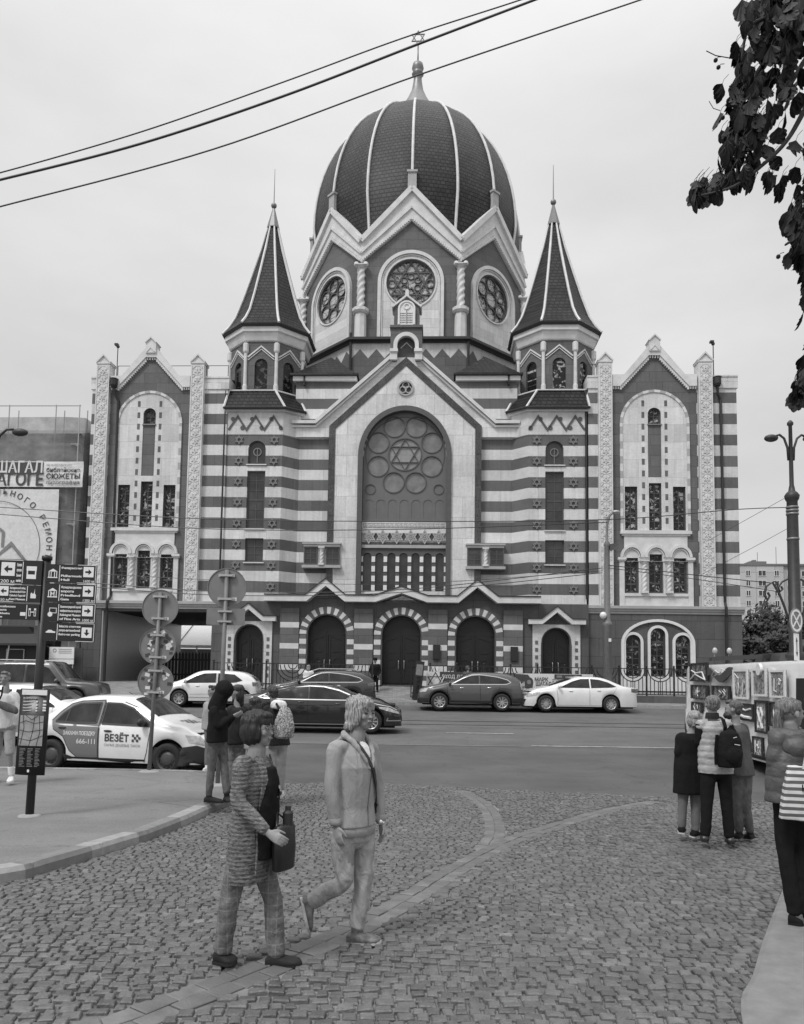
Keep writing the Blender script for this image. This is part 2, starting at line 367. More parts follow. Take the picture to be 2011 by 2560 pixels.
    for sx in (-1, 1):
        for i in range(17):
            t = (i+.5)/17; x = cx+sx*(1.72-1.45*t); z = 16.5+1.6*t; b.box(x-.045, x+.045, -.16, -.03, z-.2, z+.0)
        for i in range(3): b.box(cx+sx*(1.8+i*.12)-.035, cx+sx*(1.8+i*.12)+.035, -.16, -.03, 16.38, 16.5)
    for i in range(4): b.box(cx-.2+i*.13-.03, cx-.2+i*.13+.03, -.16, -.03, 17.98, 18.1)
    b.build('gable_coping', 'trim_light', P)
    b = MB(); b.prism([(cx-.27, 18.3), (cx+.27, 18.3), (cx+.27, 18.85), (cx, 19.1), (cx-.27, 18.85)], -.3, .3); b.band([(cx-.3, 18.83), (cx, 19.12), (cx+.3, 18.83)], .06, -.36, .34)
    b.band([(cx-.2, 18.36), (cx, 18.6), (cx+.2, 18.36)], .05, -.33, -.3); b.build('gable_finial', 'trim_light', P)
    for px in (cx-2.47, cx+2.5):
        b = MB(); b.prism([(px-.34, 5.36), (px+.34, 5.36), (px+.34, 17.82), (px, 18.17), (px-.34, 17.82)], -.26, .4); b.box(px-.38, px+.38, -.3, .42, 17.72, 17.8)
        for q in (-1, 1): b.box(px+q*.31-.03, px+q*.31+.03, -.29, -.26, 5.36, 17.6)
        z = 5.65
        while z < 17.6: startile(b, px, z, -.26, .19); b.box(px-.27, px+.27, -.275, -.26, z+.225, z+.24); z += .468
        b.band([(px-.38, 17.8), (px, 18.2), (px+.38, 17.8)], .07, -.33, .42); b.build('star_pilaster', 'trim_light', P)
wing(-13.25, -16.36, -9.2, False); wing(12.58, 9.3, 16.69, True)
# downpipes and rooftop cameras
for x, xr in ((-15.12, -15.2), (15.65, 15.65)):
    b = MB(); b.lathe([(.14, 0), (.2, .12), (.2, .42), (.23, .46)], 8, (x, -.28, 16.45)); b.tube([(x, -.28, 16.5), (x+.05, -.2, 16.1), (x+.2, -.12, 15.8), (x+.25, -.12, 5.6), (x+.2, -.4, 5.3), (x+.2, -.4, 5.0), (x+.2, -.35, 4.8), (x+.2, -.35, 1)], .07, 8)
    b.build('downpipe', 'iron_black', P)
    b = MB(); b.tube([(xr, .2, 17.1), (xr, .2, 18.9)], .025, 6); b.ball((xr, .2, 18.85), .09); b.box(xr-.16, xr+.02, .1, .3, 18.9, 19.0); b.build('roof_camera', 'metal_dark', P)
b = MB()
for x0, x1 in ((-10.4, -9.25), (9.25, 10.1), (-15.1, -11.2)):
    b.tube([(x0, .1, 17.75), (x1, .1, 17.75)], .018, 5); b.tube([(x0, .1, 17.1), (x0, .1, 17.75)], .018, 5); b.tube([(x1, .1, 17.1), (x1, .1, 17.75)], .018, 5)
b.build('roof_railing', 'iron_black', P)
# ---- string course over the ground floor of the wings
for x0, x1 in ((-15.62, -7.2), (8.4, 16.8)):
    b = MB(); b.box(x0, x1, -.34, .2, 5.22, 5.36); b.box(x0, x1, -.26, .2, 5.1, 5.22); b.box(x0, x1, -.2, .2, 4.98, 5.1); b.build('string_course', 'trim_mid', P)
# ---- right ground floor with the big triple arched window
cx = 12.6
h = [arch(cx-1.2, .36, 1.9, 3.58, 12), arch(cx, .36, 1.9, 3.92, 12), arch(cx+1.2, .36, 1.9, 3.58, 12)]
b = MB(); b.prism(rect(9.2, 16.69, .2, 5.0), -.15, .3, h); b.box(9.2, 16.69, .6, 12, .2, 5.0); b.build('ground_floor_wall', 'stone_plinth', P)
b = MB(); b.band([(cx-1.72, 1.9), (cx-1.72, 3.5)]+arcpts(cx, 3.5, 1.72, 22, rz=1.15)[1:-1]+[(cx+1.72, 3.5), (cx+1.72, 1.9)], .13, -.27, -.151)
for q, zs in ((-1.2, 3.58), (0, 3.92), (1.2, 3.58)):
    b.band([(cx+q-.43, 1.9), (cx+q-.43, zs)]+arcpts(cx+q, zs, .43, 14)[1:-1]+[(cx+q+.43, zs), (cx+q+.43, 1.9)], .13, -.23, -.151)
b.box(cx-1.8, cx+1.8, -.25, -.151, 1.2, 1.9); b.build('triple_arch_surround', 'white_paint', P)
for q, z1 in ((-1.2, 3.94), (0, 4.28), (1.2, 3.94)): window('arched_window', cx+q, 1.9, z1, .36, 0, True, 2, 7, 'stained_glass', thick=(5,))
# ---- left ground floor: passage through the building
b = MB(); b.prism(rect(-15.62, -15.3, .2, 4.98), -.15, 10); b.box(-16.36, -15.62, 0, 12, .2, 5.3); b.box(-9.6, -9.2, -.15, 10, .2, 4.98); b.box(-15.3, -9.6, -.1, .5, 4.85, 4.98); b.build('ground_floor_wall', 'stone_plinth', P)
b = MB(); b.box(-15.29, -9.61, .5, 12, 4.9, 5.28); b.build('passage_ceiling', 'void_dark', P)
b = MB(); b.prism(rect(-.1, 12, .2, 4.9), -15.3, -15.22, plane='yz'); b.build('passage_wall', 'metal_light', P)
# ---- towers (lower shafts), lanterns and spires
def oct_pts(cx, cy, ap, z, ph=.5): 
    R_ = ap/math.cos(PI/8); return [(cx+R_*math.sin(2*PI*(k+ph)/8), cy-R_*math.cos(2*PI*(k+ph)/8), z) for k in range(8)]
def tower(s):
    X = lambda v: s*v
    tx = 7.62*s
    def pl(pts): return [(X(a), b_) for a, b_ in pts]
    holes = [rect(tx-.47, tx+.47, 7.46, 8.67), rect(tx-.47, tx+.47, 9.2, 12.18), arch(tx, .46, 12.55, 13.3)]
    b = MB(); b.prism(pl([(9.2, .42), (6.3, .42), (5.55, .95), (5.55, 6), (9.2, 6)]), 5.3, 14.08, plane='xy')
    b.prism(rect(min(X(9.2), X(6.3)), max(X(9.2), X(6.3)), 5.3, 14.08), .1, .43, holes)
    b.prism(pl([(6.3, .1), (6.3, .43), (5.55, .95), (5.55, .8)]), 5.3, 14.08, plane='xy')
    b.build('tower_shaft', 'stone_banded', P)
    b = MB(); b.prism(pl([(9.2, .06), (6.28, .06), (5.5, .76), (5.5, 6), (9.2, 6)]), 14.08, 15.25, plane='xy'); b.prism(pl([(9.3, -.08), (6.2, -.08), (5.3, .66), (5.3, 6), (9.3, 6)]), 15.25, 15.4, plane='xy')
    b.build('tower_frieze', 'stone_fine', P)
    b = MB(); xs = [9.15, 8.55, 8.1, 7.6, 7.12, 6.65, 6.25]; n = 7
    b.band([(X(9.12-2.8*i/6), 15.02 if i % 2 else 14.32) for i in range(7)], .1, .02, .062)
    for i in range(6):
        b.disc(X(8.9-2.75*i/5.5), 14.88 if i % 2 == 0 else 14.42, .11, .02, .062, 12)
    b.build('zigzag_inlay', 'carved_dark', P)
    # stars on the dark bands
    for k in range(8):
        for xx in (8.55, 6.72):
            q = MB(); q.star(X(xx), 13.79-k*1.087, .25, .035, .1, .04); q.build('star_relief', 'star_stone', P)
    window('square_window', tx, 7.46, 8.67, .47, .25, False, 2, 3, 'window_glass'); window('tall_window', tx, 9.2, 12.18, .47, .25, False, 2, 6, 'window_glass', thick=(3,), fr=.08)
    w_ = window('arched_window', tx, 12.55, 13.76, .46, .25, True, 1, 1, 'window_glass'); q = MB(); q.ring(tx, 13.2, .22, .17, .22, .3, 20); q.box(tx-.02, tx+.02, .22, .3, 12.6, 13.4); q.build('glazing_bar', 'metal_grey', w_)
    for z in (7.42, 9.16, 12.51): b = MB(); b.box(tx-.53, tx+.53, .02, .12, z-.05, z); b.build('sill', 'trim_light', P)
    # skirt roof
    cx, cy = 7.75*s+.15, 2.3
    b = MB(); A = pl([(9.35, -.16), (6.15, -.16), (5.2, .6), (5.2, 4.5), (9.35, 4.5)]); Bq = pl([(9.2, .18), (6.75, .18), (5.7, 1.1), (5.7, 4.4), (9.2, 4.4)])
    b.loft([[(x, y, 15.4) for x, y in A], [(x, y, 16.42) for x, y in Bq]]); sk = b.build('skirt_roof', 'roof_tile', P)
    b = MB()
    for (p_, q_) in list(zip(A, Bq))[:3]: b.tube([(p_[0], p_[1]-.02, 15.42), (q_[0], q_[1]-.02, 16.44)], .065, 6)
    b.tube([(q_[0], q_[1]-.03, 16.44) for q_ in Bq[:3]], .04, 6); b.build('hip_trim', 'trim_light', sk)
    b = MB(); b.tube([(p_[0], p_[1]-.05, 15.4) for p_ in A[:3]], .07, 6); b.build('gutter', 'iron_black', sk)
    # lantern: eight sides, arched opening in the front ones
    lan = bpy.data.objects.new('lantern', None); C.objects.link(lan); lan.parent = P
    ap = 1.92; side = ap*math.tan(PI/8)*2
    b = MB()
    wins = []
    for k in range(8):
        a = 2*PI*k/8; b.T = Matrix.Translation((cx, cy, 0)) @ Matrix.Rotation(a, 4, 'Z') @ Matrix.Translation((0, -ap, 0))
        b.prism(rect(-side/2, side/2, 16.3, 19.2), 0, .18, [arch(0, .34, 16.62, 17.9)])
        if k in (0, 1, 7, 2, 6): wins.append(b.T)
    b.T = None; b.build('lantern_wall', 'stone_dark', lan)
    for T in wins:
        w_ = MB(); w_.T = T; w_.prism(arch(0, .34, 16.62, 17.9), .1, .15, [arch(0, .28, 16.7, 17.9)]); fo = w_.build('arched_window', 'window_frame', lan) if False else None
        q = MB(); q.T = T; q.prism(arch(0, .34, 16.62, 17.9), .12, .15); q.build('arched_window', 'stained_dark' if s < 0 else 'stained_glass', lan)
    b = MB()
    for T in wins:
        b.T = T; b.band([(-side/2+.1, 18.3), (0, 18.88), (side/2-.1, 18.3)], .07, -.09, 0); b.band([(-side/2+.1, 18.16), (0, 18.74), (side/2-.1, 18.16)], .04, -.05, 0)
    b.T = None; b.build('chevron_moulding', 'trim_light', lan)
    for k in (6, 7, 0, 1):
        p_ = oct_pts(cx, cy, ap+.05, 0)[k]
        b = MB(); b.lathe([(.13, 16.4), (.13, 16.75), (.1, 16.8), (.09, 17.5), (.09, 18.5), (.13, 18.55), (.15, 18.6), (.15, 19.0), (.1, 19.05)], 10, (p_[0], p_[1], 0)); b.build('corner_column', 'trim_light', lan)
    b = MB(); b.loft([oct_pts(cx, cy, 1.98, 19.15), oct_pts(cx, cy, 2.03, 19.2), oct_pts(cx, cy, 2.14, 19.55), oct_pts(cx, cy, 2.24, 19.6), oct_pts(cx, cy, 2.26, 19.85)]); b.build('eave_band', 'trim_light', lan)
    b = MB(); b.loft([oct_pts(cx, cy, 2.34, 19.84), oct_pts(cx, cy, 2.4, 19.95), oct_pts(cx, cy, 2.34, 20.0)]); b.build('gutter', 'iron_black', lan)
    # spire
    sp = MB(); prof = [(2.36, 20.0), (2.05, 20.42), (1.75, 21.0), (1.4, 22.1), (.98, 23.6), (.58, 25.1), (.25, 26.55)]
    sp.loft([oct_pts(0, 0, r, z) for r, z in prof]); so_ = sp.build('spire_roof', 'roof_tile', P, loc=(cx, cy, 0))
    b = MB()
    for k in range(8): b.tube([oct_pts(0, 0, r+.02, z)[k] for r, z in prof], [.07]*6+[.045], 6)
    b.build('hip_trim', 'trim_light', so_)
    b = MB(); b.lathe([(.36, 26.5), (.34, 26.6), (.16, 27.3), (.05, 27.75)], 8, ph=.5); b.s = True; b.ball((0, 0, 27.85), .16); b.s = False; b.tube([(0, 0, 27.9), (0, 0, 30.0)], [.035, .015], 6); b.build('finial', 'metal_grey', so_)
tower(-1); tower(1)
for x in (-9.32, 9.2): b = MB(); b.tube([(x, .05, 16.4), (x, .02, 5.7)], .06, 8); b.build('downpipe', 'iron_black', P)
# ---- wall between tower and centre, small hip roofs
for s in (-1, 1):
    b = MB(); a0, a1 = sorted((s*3.9, s*5.6)); h = []
    for q in (-.62, .62): h.append(rect(s*4.18+q-.35, s*4.18+q+.35, 7.42, 8.3))
    b.prism(rect(min(s*2.3, s*5.8), max(s*2.3, s*5.8), 5.3, 17.15), .8, 1.2, [r_ for r_ in [rect(s*4.18+(s*.62)-.3, s*4.18+(s*.62)+.35, 7.42, 8.3)] ][:0])
    b.box(min(s*2.3, s*5.8), max(s*2.3, s*5.8), 1.2, 6, 5.3, 17.15); b.build('side_wall', 'stone_banded', P)
    b = MB(); b.box(min(s*2.6, s*5.95), max(s*2.6, s*5.95), .62, 1.3, 17.15, 17.42); b.build('eave_band', 'white_paint', P)
    b = MB(); e = [(s*2.5, .5, 17.42), (s*6.05, .5, 17.42), (s*6.05, 4.2, 17.42), (s*2.5, 4.2, 17.42)]; b.loft([e, [(s*4.2, 2.4, 19.15), (s*4.25, 2.4, 19.15), (s*4.25, 2.5, 19.15), (s*4.2, 2.5, 19.15)]])
    b.box(min(s*2.48, s*6.07), max(s*2.48, s*6.07), .48, .6, 17.38, 17.5); b.box(min(s*5.3, s*5.38), max(s*5.3, s*5.38), .55, .75, 16.9, 17.4); b.build('hip_roof', 'roof_tile', P)
    # paired windows that straddle the dark frame
    cx = s*4.18; g = bpy.data.objects.new('paired_window', None); C.objects.link(g); g.parent = P
    b = MB(); b.box(cx-1.0, cx+1.0, .25, .85, 8.42, 8.5); b.box(cx-.94, cx+.94, .3, .85, 8.3, 8.42); b.box(cx-1.0, cx+1.0, .25, .85, 7.2, 7.34); b.box(cx-.94, cx+.94, .42, .85, 7.34, 8.3); b.build('surround', 'trim_mid', g)
    for q in (-.57, .57): window('square_window', cx+q, 7.4, 8.26, .35, .37, False, 2, 3, 'window_glass', g, d=.045)
    b = MB(); twisted(b, cx, .33, 7.44, 8.06, .1); b.build('twisted_column', 'trim_light', g)
# ---- central gable
b = MB(); b.prism([(-5.85, 14.1), (-3.85, 14.1), (-3.85, 14.5), (0, 18.0), (3.85, 14.5), (3.85, 14.1), (5.85, 14.1), (5.85, 14.78), (4.66, 14.7), (.62, 18.35), (-.62, 18.35), (-4.66, 14.7), (-5.85, 14.78)], .56, 1.4)
b.build('gable_wall', 'stone_light', P)
b = MB(); pth = [(-5.9, 14.84), (-4.66, 14.84), (-.6, 18.5)]
for s in (1, -1):
    q = [(a*s, z) for a, z in pth]; b.band(q, .16, .3, 1.5); b.band([(a*s, z-.2) for a, z in pth], .1, .42, .6)
b.build('gable_coping', 'trim_light', P)
b = MB(); b.prism([(-3.95, 8.5), (-3.62, 8.5), (-3.62, 14.52), (0, 17.88), (3.62, 14.52), (3.62, 8.5), (3.95, 8.5), (3.95, 14.66), (0, 18.33), (-3.95, 14.66)], .46, .9)
for s in (-1, 1): b.box(min(s*3.62, s*3.95), max(s*3.62, s*3.95), .46, .8, 5.3, 7.2)
b.build('gable_frame', 'stone_polished', P)
# marble field with the arch cut out
hole = [(-2.16, 5.6), (2.16, 5.6)]+[(2.16*math.cos(PI*k/20), 13.08+2.42*math.sin(PI*k/20)) for k in range(21)]
b = MB(); b.prism([(-3.62, 5.3), (3.62, 5.3), (3.62, 14.52), (0, 17.88), (-3.62, 14.52)], .5, 1.0, [hole, [(0+.36*math.cos(2*PI*k/20), 16.67+.36*math.sin(2*PI*k/20)) for k in range(20)]]); b.build('gable_field', 'marble_light', P)
b = MB(); b.band([(-2.29, 5.5), (-2.29, 13.08)]+arcpts(0, 13.08, 2.29, 24, rz=2.52)[1:-1]+[(2.29, 13.08), (2.29, 5.5)], .26, .4, .9); b.build('window_arch', 'carved_dark', P)
b = MB(); b.ring(0, 16.67, .42, .34, .42, .6, 24)
b.ring(0, 16.84, .19, .14, .46, .6, 16); b.ring(-.14, 16.6, .19, .14, .462, .6, 16); b.ring(.14, 16.6, .19, .14, .464, .6, 16); tf = b.build('trefoil_window', 'trim_mid', P)
b = MB(); b.disc(0, 16.67, .34, .58, .64); b.build('pane', 'window_glass', tf)
# big window: grey leaf with glass discs
bwn = MB(); wo = [(-2.16, 9.66), (2.16, 9.66)]+[(2.16*math.cos(PI*k/20), 13.08+2.42*math.sin(PI*k/20)) for k in range(21)]
D = [(.57, 14.71), (1.39, 13.87), (1.39, 12.62), (.57, 11.76)]; D = D+[(-a, z) for a, z in D]
circ = lambda x, z, r, n=24: [(x+r*math.cos(2*PI*k/n), z+r*math.sin(2*PI*k/n)) for k in range(n)]
bwn.prism(wo, .8, .9, [circ(x, z, .53) for x, z in D]+[circ(0, 13.24, .84, 32)]+[circ(x, 11.4, .26) for x in (-1.77, 1.77)]+[arch(-1.83+i*.61, .24, 9.86, 10.62, 10) for i in range(7)])
big = bwn.build('great_arched_window', 'screen_grey', P)
b = MB()
for x, z in D: b.ring(x, z, .57, .525, .76, .85, 28)
b.ring(0, 13.24, .88, .83, .76, .85, 36); b.star(0, 13.24, .86, .77, .84, .035)
for x in (-1.77, 1.77): b.ring(x, 11.4, .28, .25, .77, .85, 20)
b.band(arcpts(0, 13.24, 2.05, 30, -PI*.15, PI*1.15, rz=2.0), .04, .78, .81)
b.build('ring_moulding', 'carved_dark', big)
for x, z in D: q = MB(); q.disc(x, z, .53, .85, .87); q.build('pane', 'disc_glass', big)
q = MB(); q.disc(0, 13.24, .84, .85, .87, 32); q.build('pane', 'opal_glass', big)
q = MB()
for x in (-1.77, 1.77): q.disc(x, 11.4, .26, .825, .84)
for i in range(7): q.prism(arch(-1.83+i*.61, .25, 9.85, 10.62, 10), .825, .84)
q.build('pane', 'screen_grey', big)
# greek key band, star frieze, lower windows with chequered piers
b = MB(); b.box(-2.16, 2.16, .72, .95, 9.38, 9.66); b.build('key_band', 'stone_fine', P)
b = MB(); x = -2.1
while x < 2.05:
    for z in (9.42, 9.6): b.box(x, x+.2, .7, .725, z-.012, z+.012)
    b.box(x, x+.022, .7, .725, 9.42, 9.6); b.box(x+.08, x+.1, .7, .725, 9.47, 9.56); b.box(x+.08, x+.2, .7, .725, 9.47, 9.49); x += .235
b.build('key_pattern', 'trim_mid', P)
b = MB(); b.box(-2.16, 2.16, .74, .95, 8.46, 9.38); b.build('star_frieze', 'trim_light', P)
b = MB(); b.box(-2.16, 2.16, .725, .742, 8.46, 8.62)
for i in range(5): x = -1.44+i*.72; b.prism([(x-.12, 8.9), (x, 8.68), (x+.12, 8.9), (x, 9.12)], .72, .742)
b.build('diamond_inlay', 'stone_polished', P)
for i in range(6):
    b = MB(); x = -1.8+i*.72; b.star(x, 8.9, .4, .66, .74, .06); b.ring(x, 8.9, .13, .08, .64, .74, 12); b.disc(x, 8.9, .05, .64, .74, 8); b.build('star_relief', 'trim_mid', P)
b = MB(); b.box(-2.16, 2.16, .62, .95, 8.3, 8.46); b.build('frieze_sill', 'trim_mid', P)
b = MB(); b.prism(rect(-2.16, 2.16, 6.08, 8.3), .72, .84, [arch(-1.86+i*.62, .21, 6.1, 7.85, 12) for i in range(7)]); b.build('window_arcade', 'carved_dark', P)
b = MB(); b.box(-2.16, 2.16, .88, .9, 6.08, 8.3); b.build('arcade_glass', 'window_glass', P)
for i in range(8):
    for z in (6.1, 6.58, 7.08, 7.58): b = MB(); x = -2.17+i*.62; b.box(max(-2.16, x-.09), min(2.16, x+.09), .69, .722, z, z+.29); b.build('inlay_block', 'white_paint', P)
b = MB(); b.box(-2.16, 2.16, .66, .9, 5.4, 6.08); b.build('apron_panel', 'marble_light', P)
# finial over the gable: arched niche block, little house with tablets
b = MB(); b.prism([(-.82, 18.12), (-.48, 18.12), (-.48, 18.9)]+arcpts(0, 18.9, .48, 12)[1:-1]+[(.48, 18.9), (.48, 18.12), (.82, 18.12), (.82, 19.9), (-.82, 19.9)], .3, 1.3); b.box(-.5, .5, .7, 1.2, 18.0, 19.6); b.build('gable_finial', 'stone_dark', P)
b = MB(); b.band([(-.56, 18.62)]+arcpts(0, 18.9, .56, 14)+[(.56, 18.62)], .2, .18, .4); b.box(-.84, -.42, .12, .4, 18.5, 18.66); b.box(.42, .84, .12, .4, 18.5, 18.66); b.box(-.84, -.46, .2, .4, 18.1, 18.5); b.box(.46, .84, .2, .4, 18.1, 18.5)
na = b.build('niche_arch', 'trim_light', P); b = MB(); b.band([(-.3, 18.9), (0, 19.2), (.3, 18.9)], .04, .66, .7); b.build('chevron_moulding', 'trim_light', na)
b = MB(); b.prism([(-.66, 19.9), (.66, 19.9), (.66, 21.0), (0, 21.55), (-.66, 21.0)], .4, 1.2); b.box(-.86, .86, .2, 1.4, 19.82, 19.95); hs = b.build('tablet_house', 'stone_dark', P)
b = MB(); b.band([(-.76, 20.98), (0, 21.6), (.76, 20.98)], .09, .28, 1.3); b.box(-.09, .09, .5, .8, 21.5, 21.95); b.prism([(-.1, 21.95), (.1, 21.95), (0, 22.05)], .5, .8); b.build('roof_trim', 'trim_light', hs)
b = MB(); b.prism(arch(0, .46, 20.0, 20.85, 14), .3, .42); b.band([(-.4, 20.0), (-.4, 20.85)]+arcpts(0, 20.85, .4, 12)[1:-1]+[(.4, 20.85), (.4, 20.0)], .07, .24, .3); b.ring(0, 20.98, .17, .12, .25, .3, 14)
tb = b.build('stone_tablets', 'white_paint', hs)
b = MB()
for sx in (-.18, .18):
    for j in range(5):
        for i in range(4): b.box(sx-.14+i*.072, sx-.14+i*.072+.045, .285, .3, 20.1+j*.12, 20.15+j*.12)
b.box(-.012, .012, .27, .3, 20.05, 20.75); b.build('tablet_writing', 'carved_dark', tb)
# ---- ground floor front between the towers
DX = (-3.72, 0, 3.66); hs_ = [arch(x, .96, 1.3, 3.78, 16) for x in DX]+[arch(x, .68, 1.3, 3.5, 14) for x in (-7.62, 7.62)]
b = MB(); b.prism(rect(-9.2, 9.2, .2, 5.4), -.35, .1, hs_); b.box(-9.2, 9.2, .45, 6, .2, 5.3); b.build('entrance_front', 'stone_plinth', P)
for x in DX+(-7.62, 7.62):
    big_ = abs(x) < 5; hw, zs, zb = (.96, 3.78, 1.3) if big_ else (.68, 3.5, 1.3)
    b = MB(); b.prism(arch(x, hw, zb, zs, 16), 0, .1)
    d_ = b.build('double_door', 'wood_dark', P)
    b = MB()
    for q in (-1, 1):
        b.prism([(x+q*.05, zb+.1), (x+q*(hw-.1), zb+.1), (x+q*(hw-.1), zs-.1), (x+q*.05, zs+.25)], -.03, 0, [[(x+q*.16, zb+.25), (x+q*(hw-.22), zb+.25), (x+q*(hw-.22), zs-.3), (x+q*.16, zs-.1)]])
        b.ring(x+q*hw*.5, zb+1.1, hw*.26, hw*.18, -.03, .0, 16); b.prism([(x+q*.25, zb+1.6), (x+q*(hw-.3), zb+1.6), (x+q*hw*.5, zs-.6)], -.025, 0)
    b.band(arcpts(x, zs, hw-.07, 14), .08, -.05, 0); b.box(x-hw, x+hw, -.04, 0, zs-.02, zs+.04); b.box(x-.03, x+.03, -.06, 0, zb, zs)
    b.build('carved_panel', 'wood_dark', d_)
    for q in (-1, 1):
        b = MB(); b.tube([(x+q*.14, -.05, zb+.75), (x+q*.14, -.11, zb+.82), (x+q*.14, -.11, zb+1.15), (x+q*.14, -.05, zb+1.22)], .022, 6); b.build('handle', 'handle_metal', d_)
for x in DX:
    b = MB(); n = 20; a0 = [PI*k/n for k in range(n+1)]
    for k in range(n):
        b.m = k % 2
        q = [(x+r*math.cos(a), 3.78+r*math.sin(a)) for r, a in ((1.02, a0[k]), (1.36, a0[k]), (1.36, a0[k+1]), (1.02, a0[k+1]))]; b.prism(q, -.46, -.351)
    for s in (-1, 1):
        z = 3.78; k = 0
        while z > 1.3: b.m = k % 2; x0, x1 = sorted((x+s*1.02, x+s*1.36)); b.box(x0, x1, -.46, -.351, z-.25, z); z -= .25; k += 1
    b.build('door_arch', ['stone_dark', 'trim_light'], P)
    b = MB(); b.band([(x-.99, 1.3), (x-.99, 3.78)]+arcpts(x, 3.78, .99, 16)[1:-1]+[(x+.99, 3.78), (x+.99, 1.3)], .07, -.43, .0); b.build('door_reveal', 'carved_dark', P)
for x in (-5.58, -1.88, 1.8, 5.5):
    b = MB(); z = 1.2; k = 0
    while z < 5.0: h_ = (.78, .27)[k % 2]; b.m = k % 2; b.box(x-.47, x+.47, -.5, -.351, z, min(5.05, z+h_)); z += h_; k += 1
    b.build('striped_pilaster', ['stone_dark', 'trim_light'], P)
cz = [(-6.8, 5.52), (-4.75, 5.52), (-3.75, 6.33), (-2.75, 5.52), (-1.3, 5.52), (0, 5.97), (1.3, 5.52), (2.75, 5.52), (3.72, 6.33), (4.75, 5.52), (6.8, 5.52)]
b = MB(); b.band(cz, .3, -.95, .5); cn = b.build('zigzag_canopy', 'trim_light', P)
b = MB(); b.band([(a, z+.18) for a, z in cz], .05, -1.0, .5); b.build('canopy_flashing', 'metal_dark', cn)
b = MB(); b.prism([(-4.7, 5.37), (-2.8, 5.37), (-3.75, 6.15)], -.34, .0); b.prism([(2.8, 5.37), (4.7, 5.37), (3.72, 6.15)], -.34, 0); b.build('canopy_tympanum', 'stone_plinth', P)
for x in (-7.62, 7.62):
    b = MB(); q = [(x-1.38, 4.5), (x-.75, 4.5), (x, 5.12), (x+.75, 4.5), (x+1.38, 4.5)]; b.band(q, .24, -.75, -.351); b.m = 1; b.band([(a, z+.145) for a, z in q], .04, -.8, -.351); b.build('door_canopy', ['trim_light', 'metal_dark'], P)
    b = MB()
    for s in (-1, 1):
        x0, x1 = sorted((x+s*.76, x+s*1.16)); b.box(x0, x1, -.44, -.351, 1.3, 4.38)
    b.prism([(x-.76, 3.3), (x-.76, 4.38), (x+.76, 4.38), (x+.76, 3.3)]+[(x+.74*math.cos(PI*k/14), 3.5+.74*math.sin(PI*k/14)) for k in range(15)], -.42, -.351); b.build('door_surround', 'stone_fine', P)
    b = MB()
    for s in (-1, 1):
        for i in range(6): b.box(x+s*.97-.07, x+s*.97+.07, -.46, -.44, 1.6+i*.36, 1.78+i*.36)
    b.build('dark_inlay', 'stone_dark', P)
for x, z in ((1.75, 2.95), (5.55, 2.9)):
    b = MB(); b.box(x-.18, x+.18, -.6, -.5, z-.36, z+.36); b.box(x-.15, x+.15, -.61, -.6, z-.33, z+.33); b.build('wall_plaque', 'iron_black', P)
b = MB(); b.box(1.42, 1.6, -.53, -.5, 2.0, 2.18); b.box(1.66, 1.84, -.53, -.5, 2.0, 2.18); b.build('small_notice', 'white_paint', P)
# ---- drum base, drum, gables, dome
CY = 12.45
b = MB(); b.loft([oct_pts(0, CY, 8.0, 14.5), oct_pts(0, CY, 8.0, 20.9)]); b.build('drum_base', 'stone_fine', P)
b = MB()
for k in (6, 7, 0, 1, 2):
    b.T = Matrix.Translation((0, CY, 0)) @ Matrix.Rotation(2*PI*k/8, 4, 'Z') @ Matrix.Translation((0, -8.0, 0)); w2 = 8.0*math.tan(PI/8)
    n = 7; top = []
    for i in range(2*n+1): top.append((w2-2*w2*i/(2*n), 19.95+(.55 if i % 2 else 0)))
    b.prism([(-w2, 14.6), (w2, 14.6)]+top, -.03, .0)
b.T = None; b.build('zigzag_dado', 'stone_dark', P)
b = MB(); b.loft([oct_pts(0, CY, 8.2, 20.85), oct_pts(0, CY, 8.35, 20.95), oct_pts(0, CY, 8.35, 21.1), oct_pts(0, CY, 7.4, 21.35)]); b.build('drum_eave', 'metal_dark', P)
for k in (7, 0): p_ = oct_pts(0, CY, 8.15, 0)[k]; b = MB(); b.tube([(p_[0], p_[1], 21.4), (p_[0], p_[1], 17.5)], .08, 8); b.build('downpipe', 'iron_black', P)
b = MB(); AP = 7.0; W2 = AP*math.tan(PI/8)
fo = [(-W2, 21), (W2, 21), (W2, 26.6), (0, 29.6), (-W2, 26.6)]
for k in range(8):
    b.T = Matrix.Translation((0, CY, 0)) @ Matrix.Rotation(2*PI*k/8, 4, 'Z') @ Matrix.Translation((0, -AP, 0)); b.prism(fo, 0, .3, [circ(0, 24.95, 1.42, 24)])
b.T = None; b.build('drum_wall', 'stone_dark', P)
